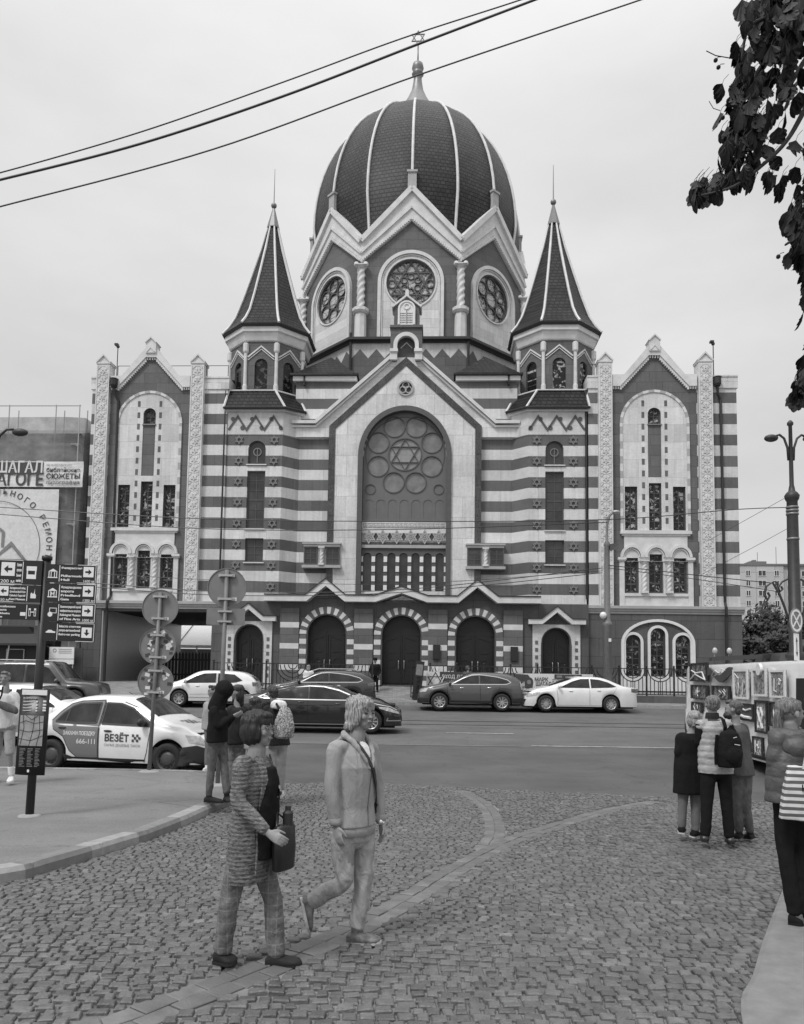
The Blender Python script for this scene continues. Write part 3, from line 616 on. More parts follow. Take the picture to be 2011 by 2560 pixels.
for k in (5, 6, 7, 0, 1, 2, 3):
    T = Matrix.Translation((0, CY, 0)) @ Matrix.Rotation(2*PI*k/8, 4, 'Z') @ Matrix.Translation((0, -AP, 0))
    b = MB(); b.T = T
    for s in (-1, 1):
        b.prism([(s*W2*1.03, 26.2), (0, 28.75), (0, 30.75), (s*W2*1.03, 27.5)], -.16, .2)
        b.band([(s*W2*1.04, 27.47), (0, 30.73)], .3, -.34, .25); b.band([(s*W2*1.04, 26.75), (0, 29.6)], .14, -.26, .2)
        n = 26
        for i in range(n): t = (i+.5)/n; b.box(s*W2*(1-t)-.05, s*W2*(1-t)+.05, -.22, -.15, 26.3+2.55*t-.02, 26.3+2.55*t+.14)
    b.box(-.32, .32, -.38, .5, 30.7, 31.0) if False else None
    gb = b.build('drum_gable', 'trim_light', P)
    b = MB(); b.T = T; b.prism([(-.26, 30.5), (.26, 30.5), (.26, 31.75), (-.26, 31.75)], -.25, .6); b.box(-.32, .32, -.32, .66, 31.7, 31.83); b.build('gable_pinnacle', 'trim_mid', P)
    if k in (6, 7, 0, 1, 2):
        b = MB(); b.T = T; b.prism(arch(0, 1.75, 21.3, 24.95, 24), -.06, -.001, [circ(0, 24.95, 1.5, 28)]); b.build('rose_panel', 'stone_light', P)
        b = MB(); b.T = T
        b.band([(-1.86, 21.3), (-1.86, 24.95)]+arcpts(0, 24.95, 1.86, 24)[1:-1]+[(1.86, 24.95), (1.86, 21.3)], .2, -.2, -.001); b.band([(-1.7, 21.3), (-1.7, 24.95)]+arcpts(0, 24.95, 1.7, 24)[1:-1]+[(1.7, 24.95), (1.7, 21.3)], .06, -.13, -.001)
        b.ring(0, 24.95, 1.55, 1.46, -.12, .05, 32); b.build('rose_surround', 'trim_light', P)
        b = MB(); b.T = T; b.ring(0, 24.95, 1.47, 1.36, .04, .18, 36)
        if k == 0:
            b.star(0, 24.95, 1.42, .05, .13, .07)
            for i in range(6): a = 2*PI*i/6+PI/6; b.ring(1.13*math.sin(a+0), 24.95+1.13*math.cos(a+0), .27, .21, .06, .14, 16)
            for i in range(6): a = 2*PI*i/6; b.ring(.46*math.sin(a), 24.95+.46*math.cos(a), .21, .16, .05, .14, 14)
        else:
            for i in range(6): a = 2*PI*i/6+PI/6*0; b.ring(.93*math.sin(a), 24.95+.93*math.cos(a), .44, .38, .05, .14, 20)
            b.ring(0, 24.95, .5, .44, .05, .14, 20)
        rw = b.build('rose_window', 'carved_dark', P)
        b = MB(); b.T = T; b.disc(0, 24.95, 1.42, .15, .2, 32); b.build('pane', 'rose_glass', rw)
for k in (5, 6, 7, 0, 1):
    p_ = oct_pts(0, CY, AP+.12, 0)[k]; a = 2*PI*(k+.5)/8
    b = MB(); twisted(b, p_[0], p_[1], 23.3, 25.75, .22); b.lathe([(.42, 23.15), (.34, 23.05), (.36, 21.5), (.42, 21.3)], 8, (p_[0], p_[1], 0)); b.lathe([(.5, 23.3), (.5, 23.12), (.4, 23.0)], 10, (p_[0], p_[1], 0))
    b.ball((p_[0]-.28, p_[1]-.15, 26.0), .16, 8, 6); b.ball((p_[0]+.28, p_[1]-.15, 26.0), .16, 8, 6); b.build('twisted_column', 'trim_light', P)
prof = [(6.75, 26.2), (6.8, 28.8), (6.95, 29.9)]+[(7.1*math.cos(PI/2*k/16), 31.0+9.5*math.sin(PI/2*k/16)) for k in range(16)]+[(.45, 40.48)]
b = MB()
def dpt(k, r, z, n=16, bulge=0): a = 2*PI*k/n; return (r*math.sin(a), -r*math.cos(a), z)
rings = []
for r, z in prof:
    row = []
    for k in range(64):
        a = 2*PI*k/64; q = (k % 4)/4; rr = r*(1-.012*4*q*(1-q)) ; row.append((rr*math.sin(a), -rr*math.cos(a), z))
    rings.append(row)
b.s = True; b.loft(rings); dome = b.build('dome', 'dome_tile', P, loc=(0, CY, 0))
for k in range(16):
    b = MB(); b.s = True; b.tube([dpt(k, r+.03, z) for r, z in prof], [.095]*15+[.09, .08, .07, .06, .05], 6); b.build('dome_rib', 'trim_light', dome)
b = MB(); b.s = True; b.lathe([(1.5, 40.2), (1.25, 40.7), (.95, 41.5), (.68, 42.0), (.42, 42.6), (.3, 43.3), (.27, 43.75), (.42, 43.85), (.32, 43.95), (.34, 44.1), (.42, 44.3), (.36, 44.6), (.14, 44.8)], 16); b.tube([(0, 0, 44.6), (0, 0, 46.1)], .05, 8); b.s = False
b.star(0, 46.6, .55, -.04, .04, .045); b.build('dome_finial', 'metal_grey', dome)
# ================================================================ ground
def sheet(name, xs, ys, off, matn, kind=True):
    b = MB(); b.s = True; nx = len(xs)
    b.add([(x, y, G(y)+off) for y in ys for x in xs], [(j*nx+i, j*nx+i+1, (j+1)*nx+i+1, (j+1)*nx+i) for j in range(len(ys)-1) for i in range(nx-1)])
    o = b.build(name, matn); return struct(o)
def asphalt(name, v, scale=60):
    m, n, l, b = newmat(name); B = NB(m); o = B.obj(); s = B.sep(o)
    f_ = B.noise(o, scale, 3); g = B.noise(o, .5, 4, .6); st = B.noise(B.comb(B.math('MULTIPLY', s[0], .35), B.math('MULTIPLY', s[1], .8), 0), 1.2, 4, .6)
    x = B.math('MULTIPLY', B.math('MULTIPLY', B.mapr(f_, .3, .7, v*.8, v*1.2), B.mapr(g, .3, .7, .85, 1.15)), B.mapr(st, .3, .7, .88, 1.12))
    vn = n.new('ShaderNodeTexVoronoi'); vn.feature = 'DISTANCE_TO_EDGE'; vn.inputs['Scale'].default_value = .35; dn = B.noise(o, 1.6, 5, .7); l.new(B.comb(B.math('ADD', s[0], B.math('MULTIPLY', dn, 1.6)), B.math('ADD', s[1], B.math('MULTIPLY', dn, -1.3)), 0), vn.inputs['Vector'])
    ck = B.mapr(vn.outputs['Distance'], .0, .006, .62, 1.0); spot = B.mapr(B.noise(o, 3.5, 2), .62, .7, 1.0, .85); x = B.math('MULTIPLY', B.math('MULTIPLY', x, ck), spot)
    l.new(B.comb(x, x, x), b.inputs['Base Color']); b.inputs['Roughness'].default_value = .75; b.inputs['Specular IOR Level'].default_value = .25
    B.bump(f_, .25, .01, b); return m
asphalt('asphalt', .125); asphalt('asphalt_patch', .1, 90); asphalt('paving_light', .2, 30); asphalt('sidewalk_asphalt', .18, 50); plain('joint_sand', .155, .9, .6, 2.2, .4, 60); plain('strip_stone', .155, .6, .3, 6, .5, 50); plain('strip_stone_b', .13, .6, .2, 6, .5, 50)
ys = [-6, -2, 0]+[1+i*.5 for i in range(80)]+[42, 50, 60, 100, 300, 1500]
sheet('ground', [-600, -60, -20, 0, 20, 60, 600], ys, -.012, 'asphalt')
def inpoly(x, y, pg):
    c = False; j = len(pg)-1
    for i in range(len(pg)):
        if (pg[i][1] > y) != (pg[j][1] > y) and x < (pg[j][0]-pg[i][0])*(y-pg[i][1])/(pg[j][1]-pg[i][1])+pg[i][0]: c = not c
        j = i
    return c
def smooth(pts, n=6):
    out = []; P_ = [pts[0]]+list(pts)+[pts[-1]]
    for i in range(1, len(P_)-2):
        p0, p1, p2, p3 = [V(P_[k]) for k in (i-1, i, i+1, i+2)]
        for j in range(n):
            t = j/n; out.append(.5*((2*p1)+(p2-p0)*t+(2*p0-5*p1+4*p2-p3)*t*t+(3*p1-p0-3*p2+p3)*t**3))
    out.append(V(P_[-1])); return out
def g2(pts): return [(lambda p: (p.x, p.y))(gp(*q)) for q in pts]
kerb = g2([(0, 1880), (110, 1852), (250, 1808), (380, 1760), (474, 1718)])
kerb = [(-5.6, 4.6), (-4.4, 5.8)]+kerb[:]+[(-2.25, 12.2), (-2.3, 13.2), (-2.7, 14.3), (-3.6, 15.0), (-5.2, 15.2), (-10, 15.25), (-30, 15.3)]
kerb = [(p.x, p.y) for p in smooth([(a, b_, 0) for a, b_ in kerb], 7)]
walkL = kerb+[(-30, 4.0), (-7, 4.0)]
edge = g2([(600, 1664), (800, 1664), (950, 1671), (1200, 1684), (1400, 1693), (1640, 1703), (1708, 1708)])
edge = [(-30, 15.3), (-5, 14.8)]+edge+[(9, 12.7), (14, 12.0)]
def edgey(x):
    for (a, ya), (b_, yb) in zip(edge, edge[1:]):
        if a <= x <= b_: return ya+(yb-ya)*(x-a)/(b_-a)
    return 12
rightw = g2([(1588, 2174), (1612, 2090), (1640, 1990), (1672, 1900), (1700, 1830)])
rightw = [(1.3, 2.6)]+rightw+[(4.6, 8.7), (6.4, 10.6), (9, 12.0), (14, 12.1)]
walkR = rightw+[(14, 2.6)]
strips = [smooth([(p.x, p.y, 0) for p in [gp(*q) for q in pp]], 8) for pp in
          ([(985, 1682), (1025, 1708), (1047, 1740), (1050, 1775), (1030, 1805)], [(1390, 1704), (1290, 1724), (1180, 1756), (1080, 1790), (980, 1842), (880, 1905), (780, 1962), (640, 2028), (500, 2085), (380, 2132), (250, 2185)])]
strips[1].append(V((-2.6, 3.2, 0)))
def sdist(x, y):
    m = 9
    for st in strips:
        for i in range(0, len(st)-1):
            a, b_ = st[i], st[i+1]; dx, dy = b_.x-a.x, b_.y-a.y; t = max(0, min(1, ((x-a.x)*dx+(y-a.y)*dy)/(dx*dx+dy*dy+1e-9)))
            m = min(m, math.hypot(x-a.x-dx*t, y-a.y-dy*t))
    return m
# joint bed under the stones
def bed():
    b = MB(); xs = [-9+i*.5 for i in range(47)]; yy = [1+i*.25 for i in range(56)]
    for j in range(len(yy)-1):
        for i in range(len(xs)-1):
            if yy[j] < edgey(xs[i]+.25)-.12:
                q = [(xs[i], yy[j]), (xs[i+1], yy[j]), (xs[i+1], yy[j+1]), (xs[i], yy[j+1])]; q = [(a, min(c, edgey(a))) for a, c in q]
                b.poly([(a, c, G(c)+.006) for a, c in q])
    struct(b.build('joint_bed', 'joint_sand'))
bed()
for i, v in enumerate((.095, .12, .14, .18)):
    m = plain('cobble%d' % i, v, .5, .3, 9, .8, 38, spec=.45, bdist=.012)
def cobbles():
    b = MB(); rnd = random.Random(3); y = 2.2; row = 0
    while y < 15.2:
        x = -8.5+rnd.random()*.1
        while x < 9.5:
            wd = rnd.uniform(.066, .118); cx = x+wd/2
            wob = .16*math.sin(cx*.9+y*.35)+.10*math.sin(cx*2.3-y*.8+1)+.05*noise.noise(V((cx*1.4, y*1.4, 0)))
            cy = y+wob+(cx*.05)
            dd = .08
            x += wd
            if abs(cx) > 1.2+cy*.62: continue
            if cy > edgey(cx)-.1+rnd.uniform(-.06, .06): continue
            if inpoly(cx, cy, walkL) or inpoly(cx, cy, walkR) or sdist(cx, cy) < .15: continue
            if rnd.random() < .006: continue
            gx, gy = .006, .0075; a = rnd.uniform(-.07, .07)+.12*math.cos(cx*.9+y*.35); ca, sa = math.cos(a), math.sin(a); z = G(cy); tz = rnd.uniform(-.005, .006)
            tx_, ty_ = rnd.uniform(-.07, .07), rnd.uniform(-.1, .1)
            j = [(rnd.uniform(-.004, .004), rnd.uniform(-.004, .004)) for _ in range(4)]
            vs = []
            for ins, h in ((0, -.008), (.002, .019), (.008, .026)):
                hx, hy = wd/2-gx-ins, dd/2-gy-ins
                cc = [(-hx, -hy), (hx, -hy), (hx, hy), (-hx, hy)]
                for q, (px, py) in enumerate(cc):
                    jx, jy = j[q]; px += jx; py += jy
                    vs.append((cx+px*ca-py*sa, cy+px*sa+py*ca, z+h+tz+(px*tx_+py*ty_ if h > 0 else 0)))
            b.m = min(3, max(0, int(rnd.gauss(1.4, .7)))); b.s = False
            fs = [(r*4+k, r*4+(k+1) % 4, (r+1)*4+(k+1) % 4, (r+1)*4+k) for r in (0, 1) for k in range(4)]+[(8, 9, 10, 11)]
            b.add(vs, fs)
        y += .08; row += 1
    o = b.build('cobbled_square', ['cobble0', 'cobble1', 'cobble2', 'cobble3']); struct(o)
cobbles()
def slabs():
    jt = lambda: random.uniform(-.008, .008)
    b = MB(); rnd = random.Random(5)
    for si, st in enumerate(strips):
        L_ = [0]
        for a, c in zip(st, st[1:]): L_.append(L_[-1]+(c-a).length)
        def pt(s_):
            s_ = max(0, min(L_[-1]-1e-4, s_))
            for i in range(len(L_)-1):
                if L_[i+1] > s_: t = (s_-L_[i])/(L_[i+1]-L_[i]); return st[i].lerp(st[i+1], t), (st[i+1]-st[i]).normalized()
            return st[-1], (st[-1]-st[-2]).normalized()
        for lane in (-.068, .068):
            s_ = 0
            while s_ < L_[-1]-.05:
                ln = rnd.uniform(.14, .3); p0, d0 = pt(s_+.003); p1, d1 = pt(min(L_[-1], s_+ln-.003)); s_ += ln
                if si == 0 and sdist(p0.x, p0.y) < .18 and min((p0-q).length for q in strips[1]) < .2: continue
                n0 = V((-d0.y, d0.x, 0)); n1 = V((-d1.y, d1.x, 0)); tz = rnd.uniform(-.004, .004); b.m = rnd.choice((0, 1, 1))
                q = [p0+n0*(lane-.064+jt()), p1+n1*(lane-.064+jt()), p1+n1*(lane+.064+jt()), p0+n0*(lane+.064+jt())]; c = sum(q, V())/4
                vs = [(v.x, v.y, G(v.y)-.004) for v in q]+[(v.x, v.y, G(v.y)+.012+tz) for v in q]+[(v.x+(c.x-v.x)*.08, v.y+(c.y-v.y)*.08, G(v.y)+.016+tz) for v in q]
                b.add(vs, [(0, 1, 5, 4), (1, 2, 6, 5), (2, 3, 7, 6), (3, 0, 4, 7), (4, 5, 9, 8), (5, 6, 10, 9), (6, 7, 11, 10), (7, 4, 8, 11), (8, 9, 10, 11)])
    struct(b.build('slab_strip', ['strip_stone', 'strip_stone_b']))
slabs()
def fan(name, pg, h, matn, sub=.6):
    """walkway top following the ground"""
    bm = bmesh.new(); vs = [bm.verts.new((x, y, 0)) for x, y in pg]; es = [bm.edges.new((vs[i], vs[(i+1) % len(vs)])) for i in range(len(vs))]
    bmesh.ops.triangle_fill(bm, edges=es, use_beauty=True)
    y0 = min(p[1] for p in pg); y1 = max(p[1] for p in pg); y = y0+sub
    while y < y1:
        bmesh.ops.bisect_plane(bm, geom=bm.verts[:]+bm.edges[:]+bm.faces[:], plane_co=(0, y, 0), plane_no=(0, 1, 0)); y += sub
    for v in bm.verts: v.co.z = G(v.co.y)+h
    bmesh.ops.recalc_face_normals(bm, faces=bm.faces)
    for f in bm.faces:
        if f.normal.z < 0: f.normal_flip()
    me = bpy.data.meshes.new(name); bm.to_mesh(me); bm.free(); me.materials.append(MATS[matn]); o = bpy.data.objects.new(name, me); C.objects.link(o); return struct(o)
fan('sidewalk', walkL, .13, 'sidewalk_asphalt')
plain('granite', .3, .6, .2, 9, .35, 70); plain('granite_dark', .19, .6, .2, 9, .35, 70)
b = MB(); rnd = random.Random(9); P2 = [V((a, c, 0)) for a, c in kerb]; acc = 0; i = 0
def off(i_, d): 
    a = P2[max(0, i_-1)]; c = P2[min(len(P2)-1, i_+1)]; t = (c-a).normalized(); return P2[i_]+V((t.y, -t.x, 0))*d
for i in range(len(P2)-1):
    q = []
    for j_ in (i, i+1):
        for d, h in ((.03, -.02), (.03, .1), (.0, .142), (-.17, .142), (-.17, .1)):
            v = off(j_, d); q.append((v.x, v.y, G(v.y)+h))
    acc += (P2[i+1]-P2[i]).length
    if acc > .95: b.m = 1-b.m; acc = 0
    b.add(q, [(k, k+1, 5+k+1, 5+k) for k in range(4)])
    if acc == 0: v0, v1 = off(i+1, .035), off(i+1, -.172); b.tube([(v0.x, v0.y, G(v0.y)+.1), (v0.x, v0.y, G(v0.y)+.142), (v1.x, v1.y, G(v1.y)+.144)], .004, 4)
struct(b.build('kerb', ['granite', 'granite_dark']))
m, n, l, bs = newmat('slab_paving'); B = NB(m); o = B.obj(); s_ = B.sep(o); br = B.brick(B.comb(B.math('ADD', B.math('MULTIPLY', s_[1], .9), B.math('MULTIPLY', s_[0], .43)), B.math('SUBTRACT', B.math('MULTIPLY', s_[0], .9), B.math('MULTIPLY', s_[1], .43)), 0), .9, .45, .008, .88, 1.12, .5); x = B.math('MULTIPLY', br.outputs[0], B.mapr(B.noise(o, 2.5, 6, .65), .3, .7, .115, .18)); l.new(B.comb(x, x, x), bs.inputs['Base Color']); bs.inputs['Roughness'].default_value = .75; B.bump(B.math('ADD', B.math('MULTIPLY', br.outputs['Fac'], -1.0), B.math('MULTIPLY', B.noise(o, 60, 3), .3)), .5, .008, bs)
fan('side_pavement', walkR, .05, 'slab_paving')
b = MB(); P2 = [V((a, c, 0)) for a, c in [(p.x, p.y) for p in smooth([(a, c, 0) for a, c in rightw], 5)]]
for i in range(len(P2)-1):
    q = []
    for j_ in (i, i+1):
        for d, h in ((-.03, -.02), (-.03, .05), (.0, .062), (.3, .062)): v = off(j_, d); q.append((v.x, v.y, G(v.y)+h))
    b.add(q, [(k, k+1, 4+k+1, 4+k) for k in range(3)])
struct(b.build('pavement_edge', ['granite_dark']))
# road: patched band in front of the square, tram rails, painted lines, far pavement
b = MB(); xs = [-30+i*2 for i in range(31)]
def ribbon(name, x0, x1, ya, yb, off_, matn, n=30, tilt=0.0, kind=True, m=2):
    b = MB(); vs = []; fs = []
    for i in range(n+1):
        x = x0+(x1-x0)*i/n
        for j in range(m+1): a = ya(x) if callable(ya) else ya; c = yb(x) if callable(yb) else yb; y = a+(c-a)*j/m+tilt*x; vs.append((x, y, G(y)+off_))
    for i in range(n):
        for j in range(m): k = i*(m+1)+j; fs.append((k, k+m+1, k+m+2, k+1))
    b.add(vs, fs); o = b.build(name, matn); return struct(o) if kind else o
plain('rail_steel', .09, .4, .1, 3, 0, 1, .6)
plain('worn_paint', .42, .7, .45, 5, .1, 40)
yl = gp(1450, 1583).y; y2 = gp(950, 1556).y
ribbon('road_patch', -30, 40, lambda x: edgey(max(-29, min(13.9, x)))-.05, lambda x: 20.8+.06*x*0, -.004, 'asphalt_patch', 70, m=12)
ribbon('road_line', gp(1123, 1579).x, 40, 20.96, 21.05, .002, 'worn_paint', 20)
ribbon('road_seam', -30, gp(1100, 1579).x, 20.85, 20.92, .0015, 'paving_light', 20)
ribbon('road_line', gp(948, 1556).x, gp(1088, 1556).x, y2-.05, y2+.05, .002, 'worn_paint', 6)
for y in (26.6, 28.12):
    ribbon('tram_rail', -60, 60, y-.03, y+.03, .003, 'rail_steel', 20); ribbon('rail_joint', -60, 60, y+.05, y+.13, .001, 'paving_light', 20); ribbon('rail_joint', -60, 60, y-.12, y-.05, .001, 'asphalt_patch', 20)
b = MB(); b.box(-60, 60, 34.6, 34.78, .3, .6); struct(b.build('far_kerb', 'granite'))
m, n, l, bs = newmat('pavers'); B = NB(m); br = B.brick(B.obj(), .4, .2, .01, .8, 1.15, .6); x = B.math('MULTIPLY', br.outputs[0], B.mapr(B.noise(B.obj(), 1), .3, .7, .2, .27)); l.new(B.comb(x, x, x), bs.inputs['Base Color']); bs.inputs['Roughness'].default_value = .75
def far_walk():
    b = MB(); ys_ = [34.78, 35.6, 36.4, 37.2, 38.2, 41, 60]; zs_ = [.592, .68, .84, 1.02, 1.235, 1.3, 1.32]
    b.add([(x, y, z) for y, z in zip(ys_, zs_) for x in (-60, 60)], [(2*j, 2*j+1, 2*j+3, 2*j+2) for j in range(6)]); struct(b.build('far_pavement', 'pavers'))
far_walk()
# ================================================================ vehicles
from mathutils.bvhtree import BVHTree
def paint(name, v, rough=.3, coat=.8):
    m, n, l, b = newmat(name); B = NB(m); o = B.obj(); b.inputs['Roughness'].default_value = rough
    low_tone = B.mapr(B.sep(o)[2], .1, .7, .86, 1.0); x = B.math('MULTIPLY', B.mapr(B.noise(o, 3, 4), .3, .7, v*.94, v*1.04), low_tone)  # paint gets slightly darker towards the bottom of the body
    l.new(B.comb(x, x, x), b.inputs['Base Color']); b.inputs['Coat Weight'].default_value = coat; b.inputs['Coat Roughness'].default_value = .05; return m
paint('paint_white', .76); paint('paint_black', .012, .2, 1); paint('paint_grey', .07, .3, 1); paint('paint_dark', .03, .25, 1); paint('paint_darkgrey', .17, .4, .3)
plain('car_glass', .03, .08, .7, 2.2, spec=.35); plain('tyre', .02, .8, .2, 20, .3, 60); plain('alloy', .5, .3, .05, metal=.7); plain('steel_wheel', .06, .5, .1); plain('chrome', .75, .15, 0, metal=1)  # car_glass: mottled base colour stands in for reflections and blurred interiors
plain('black_plastic', .022, .55, .15, 10); plain('lamp_glass', .45, .1, .35, 14, spec=.8); plain('red_lamp', .12, .15, .2, 14, spec=.8); plain('underbody', .01, .9, 0); plain('plate_white', .6, .4, 0); plain('decal_grey', .3, .35, 0); plain('decal_dark', .06, .4, 0); plain('seat_cloth', .1, .8, .2)
def interp(t, x):
    for (a, za), (b_, zb) in zip(t, t[1:]):
        if x <= b_: return za+(zb-za)*max(0, (x-a))/(b_-a)
    return t[-1][1]
def cspline(t, n=5):
    p = smooth([(a, b_, 0) for a, b_ in t], n); return sorted([(q.x, q.y) for q in p])
class Car:
    """body lofted along its length; x forward, y left; details are projected onto it"""
    def __init__(s, name, label, loc, rz, top, belt, W, wb, wx, wr, paint_, group=None, plan=None, tumble=.5, ground=.17, cat='car', bottom=None, mirror=1):
        s.root = thing(name, label, cat, (loc[0], loc[1], G(loc[1])+(loc[2] if len(loc) > 2 else 0)), rz, group)
        s.W = W; s.wx = wx; s.wr = wr; s.paint = paint_; top = cspline(top); x0, x1 = top[0][0], top[-1][0]; s.x0 = x0; s.x1 = x1
        plan = plan or [(x0, .80), (x0+.12, .88), (x0+.5, .97), (x0+1.2, 1), (x1-1.3, 1), (x1-.6, .95), (x1-.25, .86), (x1-.06, .72), (x1, .62)]
        xs = set([x0, x1, x0+.03, x0+.1, x0+.2, x1-.02, x1-.06, x1-.12, x1-.2]); n = 46
        for i in range(n+1): xs.add(x0+(x1-x0)*i/n)
        R = wr+.065
        for w_ in wx:
            for k in range(13): xs.add(w_-R*math.cos(PI*k/12))
        xs = sorted(xs); rings = []
        for x in xs:
            zt = interp(top, x); zb0 = interp(bottom, x) if bottom else ground+.03
            zb = zb0
            for w_ in wx:
                if abs(x-w_) < R: zb = max(zb, wr+math.sqrt(max(0, R*R-(x-w_)**2)))
            bl = min(interp(belt, x), zt-.03); zb = min(zb, bl-.1); w2 = W/2*interp(plan, x)
            h = zt-bl; wt = w2*.965-tumble*h
            pr = [(w2*.86, zb), (w2*.965, zb+.02), (w2*.985, zb+(bl-zb)*.2), (w2, zb+(bl-zb)*.45), (w2*1.0, zb+(bl-zb)*.72), (w2*.985, bl-.03), (w2*.965, bl)]
            e = min(.09, h*.45)
            pr += [(w2*.965-tumble*(h-e)*.5, bl+(h-e)*.5), (wt+tumble*e, zt-e), (wt-.03, zt-e*.35), (wt-.12, zt-e*.08), (wt*.5, zt+.012)]
            rings.append([(x, -a, z) for a, z in pr]+[(x, 0, zt+.018)]+[(x, a, z) for a, z in reversed(pr)])
        b = MB(); b.s = True; b.loft(rings); nr = len(rings[0])
        for i_ in range(len(b.f)):
            if i_ % nr in (0, nr-1, nr-2) and i_ < (len(rings)-1)*nr: b.mi[i_] = 1
        s.body = b.build('body', [paint_, 'underbody'], s.root); s.body.data.set_sharp_from_angle(angle=math.radians(38))
        s.bvh = BVHTree.FromPolygons([tuple(v) for v in b.v], b.f)
        u = MB(); u.box(x0+.15, x1-.2, -W/2+.24, W/2-.24, ground-.02, .84); u.build('underbody', 'underbody', s.root)
        s.wheels = []
    def hit(s, p, d):
        r = s.bvh.ray_cast(V(p), V(d)); return r[0], r[1]
    def patch(s, name, pts, matn, view='right', eps=.006, parent=None, step=.07, lab=None, holes=(), mb=None):
        """outline drawn in side (x,z), front (y,z) or top (x,y) view and laid onto the body"""
        bm = bmesh.new(); es = []
        for lp in [pts]+list(holes):
            vs = [bm.verts.new((a, c, 0)) for a, c in lp]; es += [bm.edges.new((vs[i], vs[(i+1) % len(vs)])) for i in range(len(vs))]
        bmesh.ops.triangle_fill(bm, edges=es, use_beauty=True)
        for ax in (0, 1):
            lo = min(p[ax] for p in pts); hi = max(p[ax] for p in pts); q = lo+step
            while q < hi: no = (1, 0, 0) if ax == 0 else (0, 1, 0); bmesh.ops.bisect_plane(bm, geom=bm.verts[:]+bm.edges[:]+bm.faces[:], plane_co=(q, q, 0), plane_no=no); q += step
        bm.verts.index_update(); co = []
        for v in bm.verts:
            a, c = v.co.x, v.co.y
            o, d = {'right': ((a, -5, c), (0, 1, 0)), 'left': ((a, 5, c), (0, -1, 0)), 'front': ((9, a, c), (-1, 0, 0)), 'rear': ((-9, a, c), (1, 0, 0)), 'top': ((a, c, 9), (0, 0, -1))}[view]
            h, nn = s.hit(o, d)
            if h is None: h = V((a, -s.W/2 if view == 'right' else s.W/2, c)) if view in ('right', 'left') else V((s.x1 if view == 'front' else s.x0, a, c)); nn = -V(d)
            if nn.dot(V(d)) > 0: nn = -nn
            co.append(h-V(d)*eps*.6+nn*eps*.6)
        fs = [tuple(v.index for v in f.verts) for f in bm.faces]; bm.free()
        own = mb is None; mb = mb or MB(); mb.s = True; mb.add(co, fs)
        return mb.build(name, matn, parent or s.root, lab) if own else mb
    def line(s, path, wd, view, mb, eps=.007):
        for (a, c), (e, f) in zip(path, path[1:]):
            d = V((e-a, f-c)); 
            if d.length < 1e-4: continue
            n = V((-d.y, d.x)).normalized()*wd/2; s.patch('', [(a+n.x, c+n.y), (e+n.x, f+n.y), (e-n.x, f-n.y), (a-n.x, c-n.y)], None, view, eps, step=.12, mb=mb)
    def seams(s, paths, view, wd=.009):
        mb = MB()
        for p in paths: s.line(p, wd, view, mb)
        mb.build('door_seam', 'underbody', s.root)
    def text(s, name, body, x, z, size, matn, view='right', wd=None, bold=.01):
        t = MB(); t.text(body, x, z, size, 0, wd, bold, depth=0); t.f = t.f
        vs = []
        for a, _, c in t.v: h, nn = s.hit((a, -5, c), (0, 1, 0)); y = h.y if h else -s.W/2; vs.append((a, y-.010, c))
        t.v = vs; return t.build(name, matn, s.root)
    def wheelset(s, rim='alloy', spokes=10, rimr=.62, steel=False):
        r = s.wr; first = None
        for wx in s.wx:
            for sd in (-1, 1):
                if first is None:
                    b = MB(); b.s = True; w2 = .105
                    pf = [(r*.66, -w2*.9), (r*.8, -w2), (r*.95, -w2*.92), (r, -w2*.6), (r, w2*.6), (r*.95, w2*.92), (r*.8, w2), (r*.66, w2*.9)]
                    b.loft([[(q*math.cos(2*PI*k/28), y, q*math.sin(2*PI*k/28)) for k in range(28)] for q, y in pf], False); tm = b.mesh('wheel', 'tyre')
                    b = MB(); rr = r*.66
                    b.s = True; b.loft([[(q*math.cos(2*PI*k/24), y, q*math.sin(2*PI*k/24)) for k in range(24)] for q, y in ((rr, -w2*.95), (rr*.93, -w2*.9), (rr*.9, -.02), (rr*.3, .01))], False); b.s = False
                    if steel:
                        b.loft([[(q*math.cos(2*PI*k/24), y, q*math.sin(2*PI*k/24)) for k in range(24)] for q, y in ((rr*.9, -.03), (rr*.72, -.05), (rr*.5, -.075), (rr*.2, -.085), (.001, -.085))], False)
                        for k in range(12): a = 2*PI*k/12; b.ball((rr*.78*math.cos(a), -.05, rr*.78*math.sin(a)), .014, 6, 4)
                    else:
                        for k in range(spokes):
                            a = 2*PI*k/spokes; ca, sa = math.cos(a), math.sin(a); q = lambda rad, t, y: (rad*ca-t*sa, y, rad*sa+t*ca)
                            t0, t1 = rr*.10, rr*(.085 if spokes > 7 else .13); b.loft([[q(rr*.15, -t0, -.075), q(rr*.15, t0, -.075), q(rr*.15, t0, -.05), q(rr*.15, -t0, -.05)], [q(rr*.94, -t1, -w2*.85), q(rr*.94, t1, -w2*.85), q(rr*.94, t1, -.05), q(rr*.94, -t1, -.05)]])
                        b.lathe([(.03, 0)], 3) if False else None
                        b.loft([[(q_*math.cos(2*PI*k/12), y, q_*math.sin(2*PI*k/12)) for k in range(12)] for q_, y in ((rr*.22, -.05), (rr*.2, -.085), (.001, -.09))], False)
                    rm = b.mesh('rim', rim); first = (tm, rm)
                    b = MB(); b.loft([[(q*math.cos(2*PI*k/20), y, q*math.sin(2*PI*k/20)) for k in range(20)] for q, y in ((rr*.97, .0), (rr*.97, .06))]); s.hub = b.mesh('dark_backing', 'underbody')  # black disc behind the rim, its colour standing in for shade inside the wheel
                w_ = bpy.data.objects.new('wheel', first[0]); C.objects.link(w_); w_.parent = s.root; w_.location = (wx, sd*(s.W/2-.115), r)
                if sd > 0: w_.rotation_euler = (0, 0, PI)
